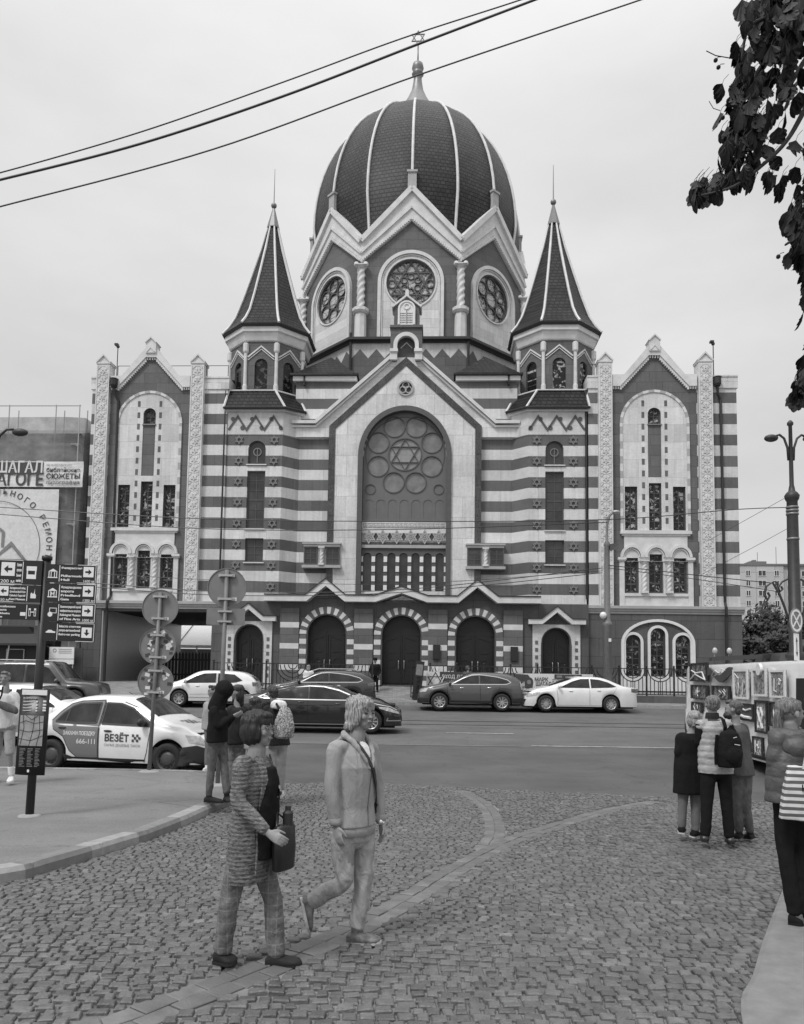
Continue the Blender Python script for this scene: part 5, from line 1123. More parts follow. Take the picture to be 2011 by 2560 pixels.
cloth('hoodie_grey', .31, .08, .5); cloth('denim_light', .34, .2, .7, 11); cloth('denim_mid', .12, .3, .4, 9); cloth('cloth_black', .012, .1, .3); cloth('cloth_dark', .03, .2, .35); cloth('cloth_mid', .09, .2, .35); cloth('cloth_light', .55, .08, .35); cloth('cloth_white', .68, .05, .35); cloth('trouser_grey', .15, .1, .4); cloth('short_grey', .33, .08, .4)
plain('leather_black', .02, .35, .2, 12, .2, 40); plain('suede_black', .012, .8, .2, 12); plain('shoe_grey', .13, .6, .6, 26, .4, 30); plain('shoe_white', .62, .5, .1); plain('lips', .16, .4, 0); plain('eye_dark', .02, .2, 0); plain('sole_white', .5, .6, 0)
def knit(name):
    m, n, l, b = newmat(name); B = NB(m); o = B.obj(); s = B.sep(o)
    a = B.noise(B.comb(B.math('MULTIPLY', s[0], 1.0), B.math('MULTIPLY', s[1], 1.0), B.math('MULTIPLY', s[2], 3.2)), 26, 5, .75, .8)
    r = B.math('SINE', B.math('MULTIPLY', s[2], 260.0))
    x = B.mapr(B.math('ADD', a, B.math('MULTIPLY', r, .03)), .36, .66, .03, .24); l.new(B.comb(x, x, x), b.inputs['Base Color']); b.inputs['Roughness'].default_value = .95; B.bump(B.math('ADD', a, B.math('MULTIPLY', r, .3)), .6, .008, b)
knit('knit_marl')
def checked(name):
    m, n, l, b = newmat(name); B = NB(m); o = B.obj(); s = B.sep(o)
    def ln(c, p): return B.math('LESS_THAN', B.math('ABSOLUTE', B.math('SUBTRACT', B.math('FRACT', B.math('DIVIDE', B.math('ADD', c, 20.0), p)), .5)), .045)
    a = B.noise(o, 26, 4, .7); g = B.math('MAXIMUM', ln(s[0], .055), ln(s[2], .075)); x = B.math('ADD', B.mapr(a, .3, .7, .07, .2), B.math('MULTIPLY', g, .06)); l.new(B.comb(x, x, x), b.inputs['Base Color']); b.inputs['Roughness'].default_value = .9; B.bump(B.noise(o, 10, 4, .6, .6), .5, .04, b)
checked('check_print')
def puffer(name, v):
    m, n, l, b = newmat(name); B = NB(m); o = B.obj(); w_ = B.noise(o, 14, 3); x = B.mapr(w_, .3, .7, v*.85, v*1.15); l.new(B.comb(x, x, x), b.inputs['Base Color']); b.inputs['Roughness'].default_value = .55; B.bump(w_, .5, .03, b)
puffer('puffer_light', .34); puffer('puffer_dark', .075)
def stripes(name, p, a0, a1):
    m, n, l, b = newmat(name); B = NB(m); s = B.sep(B.obj()); q = B.math('LESS_THAN', B.math('FRACT', B.math('DIVIDE', B.math('ADD', s[2], 20.0), p)), .5); x = B.mapr(q, 0, 1, a0, a1); l.new(B.comb(x, x, x), b.inputs['Base Color']); b.inputs['Roughness'].default_value = .85
stripes('striped_canvas', .045, .1, .6)
def speck(name, sc_=60):
    m, n, l, b = newmat(name); B = NB(m); a = B.noise(B.obj(), sc_, 2, .5, 2); x = B.mapr(a, .48, .54, .04, .55); l.new(B.comb(x, x, x), b.inputs['Base Color']); b.inputs['Roughness'].default_value = .85
speck('speckled_cloth', 50)
def elps(c, d, a, rx, ry, n=14, flat=0.0):
    """ring round centre c, normal d, first axis a"""
    d = V(d).normalized(); a = V(a); a = (a-d*a.dot(d)).normalized(); b_ = d.cross(a)
    return [V(c)+a*rx*math.cos(2*PI*k/n)+b_*ry*math.sin(2*PI*k/n) for k in range(n)]
def limb(b, pts, rad, side=(1, 0, 0), n=14, sub=4, cap=True):
    """smooth tapered limb through the joints; rad = (rx, ry) or r per joint"""
    P_ = [V(p) for p in pts]; R_ = [(r, r) if isinstance(r, (int, float)) else r for r in rad]
    Q = smooth([tuple(p) for p in P_], sub) if len(P_) > 2 else P_; RR = smooth([(r[0], r[1], 0) for r in R_], sub) if len(P_) > 2 else [V((r[0], r[1], 0)) for r in R_]
    rings = []
    if cap: d = (Q[0]-Q[1]).normalized(); rings.append(elps(Q[0]+d*RR[0].x*.6, -d, side, RR[0].x*.45, RR[0].y*.45, n))
    for i, q in enumerate(Q): d = Q[min(i+1, len(Q)-1)]-Q[max(i-1, 0)]; rings.append(elps(q, d, side, RR[i].x, RR[i].y, n))
    if cap: d = (Q[-1]-Q[-2]).normalized(); rings.append(elps(Q[-1]+d*RR[-1].x*.6, d, side, RR[-1].x*.45, RR[-1].y*.45, n))
    b.loft(rings)
def fuse(b, name, mat, parent, vox=.012, smooth_it=3, dis=0.0, dsc=9, label=None, loc=(0, 0, 0), amp_z=1.0, rib=None):
    """melt the lofted pieces into one continuous surface"""
    me = b.mesh(name+'_src', mat); ob = bpy.data.objects.new(name, me); C.objects.link(ob)
    r = ob.modifiers.new('r', 'REMESH'); r.mode = 'VOXEL'; r.voxel_size = vox; r.use_smooth_shade = True
    s_ = ob.modifiers.new('s', 'SMOOTH'); s_.factor = .6; s_.iterations = smooth_it
    dg = bpy.context.evaluated_depsgraph_get(); m2 = bpy.data.meshes.new_from_object(ob.evaluated_get(dg)); bpy.data.objects.remove(ob); bpy.data.meshes.remove(me)
    if dis or rib:
        m2.update(); nn = [v.normal.copy() for v in m2.vertices]
        for v, n in zip(m2.vertices, nn):
            k = 0
            if dis: p = v.co; k += dis*(noise.noise(V((p.x*dsc, p.y*dsc, p.z*dsc*amp_z)))+.5*noise.noise(V((p.x*dsc*2.3+5, p.y*dsc*2.3, p.z*dsc*1.9*amp_z))))
            if rib and (len(rib) < 3 or v.co.z > rib[2]): k += rib[1]*(abs(math.sin(v.co.z*PI/rib[0]+.4*noise.noise(v.co*6)))**.6-.6)
            v.co += n*k
    m2.name = name; m2.polygons.foreach_set('use_smooth', [True]*len(m2.polygons)); m2.materials.clear(); m2.materials.append(MATS[mat]); m2.update()
    o = bpy.data.objects.new(name, m2); C.objects.link(o); o.parent = parent; o.location = loc
    if label: o['label'] = label
    return o
def head(b, c, s, f, up_=(0, 0, 1)):
    """head of height s at centre c, facing f (unit vector): skull, jaw, nose, brow, chin, lips, ears"""
    f = V(f).normalized(); u = V(up_).normalized(); f = (f-u*f.dot(u)).normalized(); r_ = f.cross(u); c = V(c)
    def P_(x, y, z): return c+r_*(x*s)+f*(y*s)+u*(z*s)
    def blob(x, y, z, rx, ry, rz, n=14, m=9):
        rings = []
        for i in range(m+1):
            t = PI*i/m; rings.append([P_(x+rx*math.sin(t)*math.cos(2*PI*k/n), y+ry*math.sin(t)*math.sin(2*PI*k/n), z-rz*math.cos(t)) for k in range(n)])
        b.loft(rings, False)
    blob(0, -.06, .13, .33, .42, .37); blob(0, .06, -.02, .285, .31, .36); blob(0, .13, -.25, .2, .21, .2); blob(0, .22, -.36, .1, .1, .09)
    for q in (-1, 1): blob(q*.345, -.04, -.02, .035, .08, .12, 8, 6); blob(q*.16, .26, -.08, .09, .08, .09, 8, 6); blob(q*.13, .31, .08, .1, .06, .035, 8, 6)
    b.loft([[P_(-.03, .32, .06), P_(.03, .32, .06), P_(.035, .3, .05), P_(-.035, .3, .05)], [P_(-.05, .44, -.1), P_(.05, .44, -.1), P_(.07, .3, -.12), P_(-.07, .3, -.12)], [P_(-.03, .36, -.14), P_(.03, .36, -.14), P_(.05, .3, -.14), P_(-.05, .3, -.14)]])
    blob(0, .34, -.2, .085, .045, .03, 8, 6); blob(0, .335, -.245, .075, .045, .028, 8, 6)
    return P_, r_, f, u
def facebits(root, P_, s, glasses=False):
    b = MB(); b.s = True
    for q in (-1, 1): b.ball(P_(q*.135, .33, .03), (.05*s, .03*s, .028*s), 8, 6)
    b.build('eyes', 'eye_dark', root)
    b = MB()
    for q in (-1, 1): b.tube([P_(q*.06, .365, .105), P_(q*.14, .36, .12), P_(q*.22, .30, .1)], .018*s, 5)
    b.build('eyebrows', 'hair_brown', root)
    b = MB(); b.s = True; b.tube([P_(-.085, .36, -.225), P_(-.03, .385, -.215), P_(.03, .385, -.215), P_(.085, .36, -.225)], .018*s, 6); b.build('lips', 'lips', root)
    if glasses:
        b = MB()
        for q in (-1, 1): b.tube([P_(q*.14+.1*math.cos(a), .40, .02+.085*math.sin(a)) for a in [2*PI*k/12 for k in range(13)]], .009*s, 5); b.tube([P_(q*.24, .39, .04), P_(q*.35, .0, .04)], .009*s, 5)
        b.tube([P_(-.04, .41, .04), P_(.04, .41, .04)], .009*s, 5); b.build('glasses', 'metal_grey', root)
def hairdo(root, P_, s, style, mat):
    b = MB()
    def blob(x, y, z, rx, ry, rz, n=14, m=9):
        b.loft([[P_(x+rx*math.sin(PI*i/m)*math.cos(2*PI*k/n), y+ry*math.sin(PI*i/m)*math.sin(2*PI*k/n), z-rz*math.cos(PI*i/m)) for k in range(n)] for i in range(m+1)], False)
    if style == 'bob':
        blob(0, -.1, .22, .4, .47, .34); blob(-.25, -.1, -.05, .17, .34, .36); blob(.25, -.1, -.05, .17, .34, .36); blob(0, -.3, -.08, .33, .24, .36); blob(0, .16, .38, .26, .2, .12)
    elif style == 'shag':
        blob(0, -.1, .24, .4, .46, .34); blob(-.29, -.02, -.02, .13, .28, .4); blob(.29, -.02, -.02, .13, .28, .4); blob(0, -.32, -.1, .34, .25, .42); blob(.02, .24, .33, .26, .16, .15); blob(-.16, .28, .22, .1, .09, .16); blob(.15, .28, .24, .1, .09, .14)
        for i in range(9): a = PI+PI*i/8; blob(.34*math.cos(a), -.12+.36*math.sin(a), -.36, .09, .09, .16, 8, 6)
    elif style == 'long':
        blob(0, -.1, .22, .38, .45, .34); blob(-.22, -.2, -.2, .18, .28, .5); blob(.22, -.2, -.2, .18, .28, .5); blob(0, -.32, -.45, .3, .2, .7); blob(0, .16, .36, .26, .2, .12)
    elif style == 'pony':
        blob(0, -.1, .2, .365, .45, .34); blob(0, -.42, .02, .16, .14, .2); blob(0, -.52, -.3, .13, .12, .42); blob(0, -.5, -.7, .1, .09, .4); blob(0, .14, .34, .26, .2, .12)
    elif style == 'quiff':
        blob(0, -.12, .2, .355, .42, .32); blob(0, .15, .42, .26, .22, .13); blob(0, -.28, .0, .3, .2, .25)
    elif style == 'bald': blob(0, -.2, .03, .355, .3, .24)
    else: blob(0, -.12, .18, .36, .43, .34); blob(0, -.28, .0, .31, .22, .27); blob(0, .14, .37, .25, .2, .1)
    return fuse(b, 'hair', mat, root, .0065 if s > .2 else .01, 1, .011*s/.22, 42, amp_z=.16)
def hand(b, w_, d, pn, s=1.0, curl=.5, thumb=1, spread=.0):
    """palm + five fingers; w_ wrist, d direction of the hand, pn palm normal (towards the palm side)"""
    d = V(d).normalized(); pn = V(pn); pn = (pn-d*pn.dot(d)).normalized(); a = d.cross(pn)*thumb; w_ = V(w_)
    L_ = .09*s; rings = []
    for t, hw, th in ((-.15, .026, .02), (.0, .028, .019), (.35, .036, .017), (.8, .041, .014), (1.0, .039, .011)): rings.append(elps(w_+d*L_*t, d, a, hw*s, th*s, 12))
    b.loft(rings)
    for i, (off_, ln) in enumerate(((.030, .068), (.010, .076), (-.010, .071), (-.029, .056))):
        p = w_+d*L_*.95+a*off_*s; dd = d.copy(); pts = [p-d*.02*s, p]; rr = [.0098*s, .0095*s]; c_ = curl*(.8+.12*i)
        for k, fr_ in enumerate((.44, .31, .25)):
            ang = c_*(.75, 1.0, .7)[k]; dd = (dd*math.cos(ang)+pn*math.sin(ang)).normalized(); p = p+dd*ln*fr_*s; pts.append(p); rr.append((.0088, .008, .0066)[k]*s)
        limb(b, pts, rr, a, 8, 2)
    p = w_+d*L_*.25+a*.028*s; dd = (d*.75+a*.6+pn*.25).normalized(); q = p+dd*.034*s; dd2 = (d*.95+a*.15+pn*(.3+.4*curl)).normalized(); q2 = q+dd2*.03*s; q3 = q2+(dd2+pn*.3*curl).normalized()*.024*s
    limb(b, [w_+d*L_*.05+a*.01*s, p, q, q2, q3], [.014*s, .0145*s, .0115*s, .0098*s, .008*s], pn, 8, 2)
def shoe(b, ankle, heel, toe, w_=.043, h=.055):
    """foot from heel to toe with rounded toe, open at the ankle"""
    heel = V(heel); toe = V(toe); f = (toe-heel).normalized(); L_ = (toe-heel).length; upv = (V(ankle)-heel); upv = (upv-f*upv.dot(f)).normalized(); s_ = f.cross(upv); rings = []
    for t, hw, hh in ((-.03, .022, h*.8), (.02, .034, h*1.3), (.2, .038, h*1.5), (.38, .04, h*1.4), (.6, .046, h*1.05), (.8, .048, h*.85), (.93, .038, h*.68), (1.01, .018, h*.42)):
        c_ = heel+f*L_*t+upv*hh*.5; k = w_/.043; rings.append([c_+s_*hw*k*math.copysign(abs(math.cos(2*PI*q/12))**.7, math.cos(2*PI*q/12))+upv*hh*.5*math.copysign(abs(math.sin(2*PI*q/12))**.7, math.sin(2*PI*q/12)) for q in range(12)])
    b.loft(rings)
def sole(b, ankle, heel, toe, w_=.045, t_=.012):
    heel = V(heel); toe = V(toe); f = (toe-heel).normalized(); L_ = (toe-heel).length; upv = (V(ankle)-heel); upv = (upv-f*upv.dot(f)).normalized(); s_ = f.cross(upv); o = []
    for t, hw in ((-.03, .55), (0, .75), (.2, .85), (.45, .85), (.7, 1.05), (.88, .9), (1.0, .5), (1.03, .2)): o.append((t, hw))
    ring = [heel+f*L_*t+s_*hw*w_ for t, hw in o]+[heel+f*L_*t-s_*hw*w_ for t, hw in reversed(o)]
    b.loft([[p-upv*t_*.4 for p in ring], [p+upv*t_*.9 for p in ring]])
zb = lambda u, v: (424.7+u*.3125, 1426.9+v*.3125)
zc = lambda u, v: ((1400+u/2.558)/K, (1550+v/2.558)/K)
zl = lambda u, v: ((u/2.44)/K, (1350+v/2.44)/K)
zn = lambda u, v: (u, v)
def figure(label, Z, Y, J, face, top, bottom, shoes, hair, skinm='skin', vox=.012, hs=.225, sc_=1.0, girth=1.0, curl=.5, head_up=(0, 0, 1), bare=None, group=None, near=False, glasses=False, ground=None):
    """J: joints read as (u, v, dY); l/r are the left/right in the picture"""
    P_ = {k: at(*Z(q[0], q[1]), Y+(q[2] if len(q) > 2 else 0)) for k, q in J.items()}
    base = (P_['al']+P_['ar'])/2; gz = (G(base.y) if ground is None else ground); base = V((base.x, base.y, gz))
    # keep the feet on the ground: shift the whole figure vertically by the lowest sole
    root = thing('person', label, 'person', tuple(base), 0, group)
    lift = .022 if ground is None else .004
    P_ = {k: v-base+V((0, 0, lift if k[0] in 'ct' else lift*.6 if k[0] == 'a' else 0)) for k, v in P_.items()}
    fv = V((face[0], face[1], 0)).normalized()
    sh = (P_['sr']-P_['sl']); shn = sh.normalized(); hp = (P_['hr']-P_['hl']); S = sc_; g = girth
    front = V((shn.y, -shn.x, 0)).normalized()
    if front.dot(V((face[0], face[1], 0))) < 0: front = -front
    nk, ms, mh = P_['nk'], (P_['sl']+P_['sr'])/2, (P_['hl']+P_['hr'])/2
    def tor(b, e=0.0, low=0.0, hem=0, waist=.9, slope=1.0):
        ax = shn; up_ = (ms-mh); Lt = up_.length; hw = sh.length/2
        c = lambda t: mh+up_*t
        rings = []; hem_ = [(-hem/Lt, .175)] if hem > 0 else []
        for t, rx in hem_+([(-.06, .175)] if hem >= 0 else [])+[(.08, .172), (.3, .152*waist/.9), (.55, .158), (.78, .172), (.92, .155), (1.0, .12), (1.06, .075)]:
            r_ = rx*g*S+e
            if t > .7: r_ = min(r_, hw+.03) if t < .95 else r_
            dep = .62*rx*g*S+.012+e*.9
            rings.append(elps(c(t)+front*(.012*S if .5 < t < .9 else 0), (0, 0, 1), ax, r_, dep, 20))
        b.loft(rings)
    b = MB(); b.s = True
    H_, rr_, ff_, uu_ = head(b, P_['hd'], hs, fv, head_up)
    limb(b, [ms+V((0, 0, -.03)), nk, P_['hd']-V((0, 0, hs*.25))-ff_*hs*.1], [.062*S, .054*S, .05*S], shn, 14, 3); tor(b, -.012)
    for s_ in 'lr':
        W_ = P_['w'+s_]; E_ = P_['e'+s_]; Sh = P_['s'+s_]
        limb(b, [Sh, E_, W_], [.046*S*g, .038*S*g, (.026*S, .022*S)], front, 12, 5)
        hd_ = P_.get('f'+s_, W_+(W_-E_).normalized()*.1*S)-W_; inward = (mh-W_); inward.z = 0
        pn = inward.normalized() if inward.length > .02 else front
        tz = 1 if (hd_.cross(pn)).dot(ff_) > 0 else -1
        hand(b, W_+hd_.normalized()*.02*S, hd_, pn, S*(.8 if near else .95), curl, tz)
        limb(b, [P_['h'+s_], P_['k'+s_], P_['a'+s_]], [.072*S*g, .05*S*g, .035*S], shn, 12, 5)
        limb(b, [P_['a'+s_], P_['a'+s_].lerp(P_['c'+s_]*.7+P_['t'+s_]*.3, .6)], [.034*S, .03*S], shn, 10, 3)
    body = fuse(b, 'body', skinm, root, vox, 2)
    if hs > .15 and face[2] if len(face) > 2 else False: facebits(root, H_, hs, glasses)
    if hair: hairdo(root, H_, hs, *hair)
    # trousers
    bm_, ble, bdis = bottom[:3]; bend = bottom[3] if len(bottom) > 3 else 1.0
    b = MB(); b.s = True; ax = shn
    b.loft([elps(mh+V((0, 0, z)), (0, 0, 1), ax, rx*.95*g*S+ble*.5, rx*.62*g*S+ble*.5, 18) for z, rx in ((-.1*S, .10), (-.05*S, .165), (.03*S, .178), (.14*S, .16), (.2*S, .148))])
    for s_ in 'lr':
        h_, k_, a_ = P_['h'+s_], P_['k'+s_], P_['a'+s_]
        if bend < 1: a_ = k_+(a_-k_)*bend
        kt = .062+ble; limb(b, [h_, h_.lerp(k_, .5), k_, k_.lerp(a_, .5), a_], [(.084*S*g+ble*.4), (.07*S*g+ble*.5), (.053*g+ble*.7)*S, (.05*g+ble*.7)*S, (.041+ble*.9)*S], front, 16, 5)
    fuse(b, 'trousers' if bend == 1 else 'shorts', bm_, root, max(.006, vox*1.15), 2, bdis*.6, 12, amp_z=.8)
    # top
    tm, te, hem, tdis = top[:4]; slv = top[4] if len(top) > 4 else 1.0; rib = top[5] if len(top) > 5 else None
    b = MB(); b.s = True; tor(b, te, 0, hem, waist=1.02 if te > .02 else .92)
    for s_ in 'lr':
        Sh, E_, W_ = P_['s'+s_], P_['e'+s_], P_['w'+s_]; t_ = (W_-E_)*min(1, slv)
        b_in = Sh.lerp(nk, .5)-V((0, 0, .045*S)); Sh = Sh-V((0, 0, .012*S))
        if slv > 0: limb(b, [b_in, Sh, Sh.lerp(E_, .5), E_, E_+t_*.5, E_+t_], [.04*S*g+te*.3, .05*S*g+te*.4, (.047*g+te*.5)*S, (.043*g+te*.55)*S, (.039*g+te*.55)*S, (.031*g+te*.6)*S], front, 14, 5)
        else: limb(b, [b_in, Sh, Sh+(E_-Sh).normalized()*.03], [.045*S*g+te*.5, .055*S*g+te*.6, .05*S*g+te*.3], front, 14, 3)
    topo = fuse(b, top[6] if len(top) > 6 else 'jacket', tm, root, max(.006, vox*1.1), 2, tdis*.6, 9, amp_z=.5, rib=rib)
    # shoes
    b0_ = shoes[1] if len(shoes) > 1 else 1
    for s_ in 'lr':
        b = MB(); b.s = True; shoe(b, P_['a'+s_], P_['c'+s_], P_['t'+s_], .043*S*b0_, .05*S)
        if b0_ > 1.06: limb(b, [P_['c'+s_]*.75+P_['t'+s_]*.25+V((0, 0, .03)), P_['a'+s_]+V((0, 0, .0))], [.04*S, .042*S], shn, 12)
        so_ = fuse(b, 'shoe', shoes[0], root, max(.006, vox*.8), 1)
        b = MB(); sole(b, P_['a'+s_], P_['c'+s_], P_['t'+s_], .045*S*b0_, .013*S); b.build('sole', shoes[2] if len(shoes) > 2 else shoes[0], so_)
    return root, P_, dict(H=H_, front=front, shn=shn, ms=ms, mh=mh, top=topo, base=base, hs=hs, S=S)
def strap(root, pts, wd, mat, name='strap', n_out=(0, -1, 0), target=None, off_=.012, th=.004, parent=True):
    """flat band following points, pushed just outside the clothing mesh"""
    Q = smooth([tuple(p) for p in pts], 6)
    if target is not None:
        bv = BVHTree.FromPolygons([v.co for v in target.data.vertices], [tuple(p.vertices) for p in target.data.polygons]); R_ = []
        for q in Q: l_, nn, _, _ = bv.find_nearest(q); R_.append((l_+nn*off_, nn))
    else: R_ = [(q, V(n_out)) for q in Q]
    b = MB(); rings = []
    for i, (q, nn) in enumerate(R_):
        d = (R_[min(i+1, len(R_)-1)][0]-R_[max(i-1, 0)][0]).normalized(); s_ = d.cross(nn).normalized()*wd/2; rings.append([q-s_-nn*th, q+s_-nn*th, q+s_+nn*th, q-s_+nn*th])
    b.loft(rings); o = b.build(name, mat, root if parent else None)
    return o
# ---- woman in the grey zip hoodie, walking right
Yb = 5.16
rootB, PB, XB = figure('woman in a pale grey zip hoodie and light jeans, one heel lifted as she walks', zb, Yb,
 dict(hd=(1098, 285, .0), nk=(1068, 440, 0), sl=(925, 508, -.13), sr=(1160, 510, .13), el=(893, 780, -.16), er=(1203, 770, .15), wl=(925, 1035, -.15), wr=(1228, 1010, .12), fl=(943, 1130, -.18), fr=(1240, 1110, .1),
  hl=(975, 1085, -.06), hr=(1110, 1085, .07), kl=(975, 1420, -.06), kr=(1112, 1430, .02), al=(765, 1570, .02), ar=(1070, 1745, .02), cl=(688, 1560, .02), tl=(738, 1785, -.02), cr=(1010, 1862, .05), tr=(1225, 1862, -.03)),
 (.72, -.62, 1), ('hoodie_grey', .014, -.1, .008, .94, None, 'hoodie'), ('denim_light', .014, .014), ('shoe_grey', 1.12, 'sole_white'), ('shag', 'hair_blonde'), vox=.0045, hs=.222, near=True, curl=.35, girth=.94)
b = MB(); b.s = True     # hood lying behind the neck, neckline of the white shirt
nk = PB['nk']; fr_ = XB['front']; sx = XB['shn']
limb(b, [nk+sx*.0-fr_*.09+V((0, 0, .0)), nk-sx*.085-fr_*.04+V((0, 0, .015)), nk-sx*.082+fr_*.035-V((0, 0, .03)), nk-sx*.045+fr_*.10-V((0, 0, .12)), nk-sx*.008+fr_*.125-V((0, 0, .2))], [.022, .024, .019, .015, .01], (0, 0, 1), 12, 5)
limb(b, [nk-fr_*.09+V((0, 0, .0)), nk+sx*.085-fr_*.04+V((0, 0, .015)), nk+sx*.082+fr_*.035-V((0, 0, .03)), nk+sx*.05+fr_*.10-V((0, 0, .12)), nk+sx*.012+fr_*.125-V((0, 0, .2))], [.022, .024, .019, .015, .01], (0, 0, 1), 12, 5)
limb(b, [nk-fr_*.07+V((0, 0, -.01)), nk-fr_*.12-V((0, 0, .08)), nk-fr_*.11-V((0, 0, .16))], [(.09, .03), (.1, .035), (.06, .02)], sx, 14, 4)
fuse(b, 'hood', 'hoodie_grey', rootB, .006, 2, .006, 20)
for q_, w_ in ((-.022, .035), (.0, .045), (.022, .035)): strap(rootB, [nk+sx*q_+fr_*.06-V((0, 0, .005)), nk+sx*q_*.8+fr_*.11-V((0, 0, .05)), nk+sx*q_*.35+fr_*.14-V((0, 0, .115-abs(q_)))], w_, 'cloth_white', 'shirt', target=XB['top'], off_=.004+abs(q_)*.05, th=.002)
strap(rootB, [nk+sx*.02+fr_*.09-V((0, 0, .17)), nk+sx*.02+fr_*.16-V((0, 0, .35)), XB['mh']+fr_*.17+sx*.015+V((0, 0, .02))], .007, 'metal_grey', 'zip', target=XB['top'], off_=.002, th=.002)
strap(rootB, [nk-sx*.07+fr_*.05-V((0, 0, .02)), nk-sx*.02+fr_*.13-V((0, 0, .13)), nk+sx*.06+fr_*.14-V((0, 0, .26)), nk+sx*.14+fr_*.06-V((0, 0, .42)), nk+sx*.19-V((0, 0, .54))], .026, 'leather_black', 'bag_strap', target=XB['top'], off_=.012)
for sl_, w_, e_ in (('l', 'wl', 'el'), ('r', 'wr', 'er')):
    d = (PB[w_]-PB[e_]).normalized(); c_ = PB[e_].lerp(PB[w_], .93)
    b = MB(); b.s = True; b.loft([elps(c_+d*t, d, fr_, r_, r_, 16) for t, r_ in ((-.03, .032), (-.02, .038), (.0, .038), (.02, .036), (.022, .031))], False); b.build('cuff', 'hoodie_grey', rootB)
hem_c = XB['mh']+V((0, 0, .03)); b = MB(); b.s = True; b.loft([elps(hem_c+V((0, 0, z)), (0, 0, 1), sx, .168*r_, .117*r_, 28) for z, r_ in ((-.045, .93), (-.04, 1.0), (.0, 1.02), (.02, .98))], False); b.build('hem_band', 'hoodie_grey', rootB)
b = MB(); d = (PB['wr']-PB['er']).normalized(); b.s = True; c_ = PB['wr']+d*.005; b.loft([elps(c_+d*t, d, fr_, .033, .03, 16) for t in (-.012, .012)], False); b.ball(c_+V((.0, -.032, 0)), (.018, .008, .018)); b.build('wristwatch', 'chrome', rootB)
# ---- woman in the marled cardigan, walking right ahead of her
Ya = 4.74
rootA, PA, XA = figure('woman with a dark bob and glasses in a marled knit cardigan and checked trousers', zb, Ya,
 dict(hd=(405, 392, 0), nk=(390, 525, 0), sl=(285, 615, -.15), sr=(440, 605, .16), el=(262, 880, -.2), er=(455, 830, .17), wl=(452, 1085, -.27), wr=(490, 845, .06), fl=(560, 1150, -.3), fr=(555, 800, .0),
  hl=(290, 1180, -.05), hr=(385, 1180, .08), kl=(200, 1560, -.06), kr=(492, 1530, .06), al=(155, 1905, -.02), ar=(520, 1925, .04), cl=(108, 1992, .0), tl=(238, 2010, -.06), cr=(462, 2030, .06), tr=(684, 2012, .0)),
 (.95, -.38, 1), ('knit_marl', .014, .20, .006, .96, None, 'cardigan'), ('check_print', .016, .010), ('suede_black', 1.05), ('bob', 'hair_black'), vox=.0045, hs=.222, near=True, curl=.6, glasses=True, girth=.9)
nk = PA['nk']; fr_ = XA['front']; sx = XA['shn']
b = MB(); b.s = True; mh, ms = XA['mh'], XA['ms']
b.loft([elps(mh.lerp(ms, t)+fr_*(f_), (0, 0, 1), sx, w_, .066, 16) for t, f_, w_ in ((-.12, .098, .115), (.2, .10, .115), (.5, .104, .11), (.75, .105, .09), (.95, .08, .06))]); fuse(b, 'blouse', 'cloth_black', rootA, .008, 2, .004, 25)
strap(rootA, [nk-sx*.07+fr_*.03-V((0, 0, .02)), nk-sx*.085+fr_*.10-V((0, 0, .15)), nk-sx*.10+fr_*.12-V((0, 0, .35)), XA['mh']-sx*.10+fr_*.12-V((0, 0, .15))], .05, 'knit_marl', 'cardigan_edge', target=XA['top'], off_=.006, th=.006)
strap(rootA, [nk+sx*.07+fr_*.05-V((0, 0, .05)), nk+sx*.085+fr_*.12-V((0, 0, .2)), nk+sx*.10+fr_*.14-V((0, 0, .4)), XA['mh']+sx*.10+fr_*.12-V((0, 0, .15))], .04, 'knit_marl', 'cardigan_edge', target=XA['top'], off_=.006, th=.006)
# shoulder bag of that woman
bc = at(*zb(572, 1190), Ya-.02); t = thing('handbag', 'black shoulder bag with a bottle, hanging at the side of the cardigan woman', 'handbag', tuple(bc), math.radians(60))
b = MB(); b.s = True; b.loft([[(math.copysign(abs(math.cos(2*PI*k/16))**.5, math.cos(2*PI*k/16))*rx, math.copysign(abs(math.sin(2*PI*k/16))**.5, math.sin(2*PI*k/16))*ry, z) for k in range(16)] for z, rx, ry in ((-.135, .07, .02), (-.125, .085, .03), (0, .09, .036), (.12, .08, .032), (.135, .07, .025))]); b.build('bag_body', 'leather_black', t)
b = MB(); b.lathe([(.03, .1), (.032, .2), (.018, .215), (.018, .24)], 12, (.03, 0, 0)); b.build('bottle', 'black_plastic', t)
inv = t.matrix_basis.inverted(); b = MB(); top_ = at(*zb(475, 560), Ya+.1)
for o_ in (-.07, .07): b.tube([V((o_, 0, .12)), inv @ at(*zb(520, 950), Ya-.02), inv @ at(*zb(512, 700), Ya+.02), inv @ top_], .006, 6)
b.build('bag_strap', 'leather_black', t)
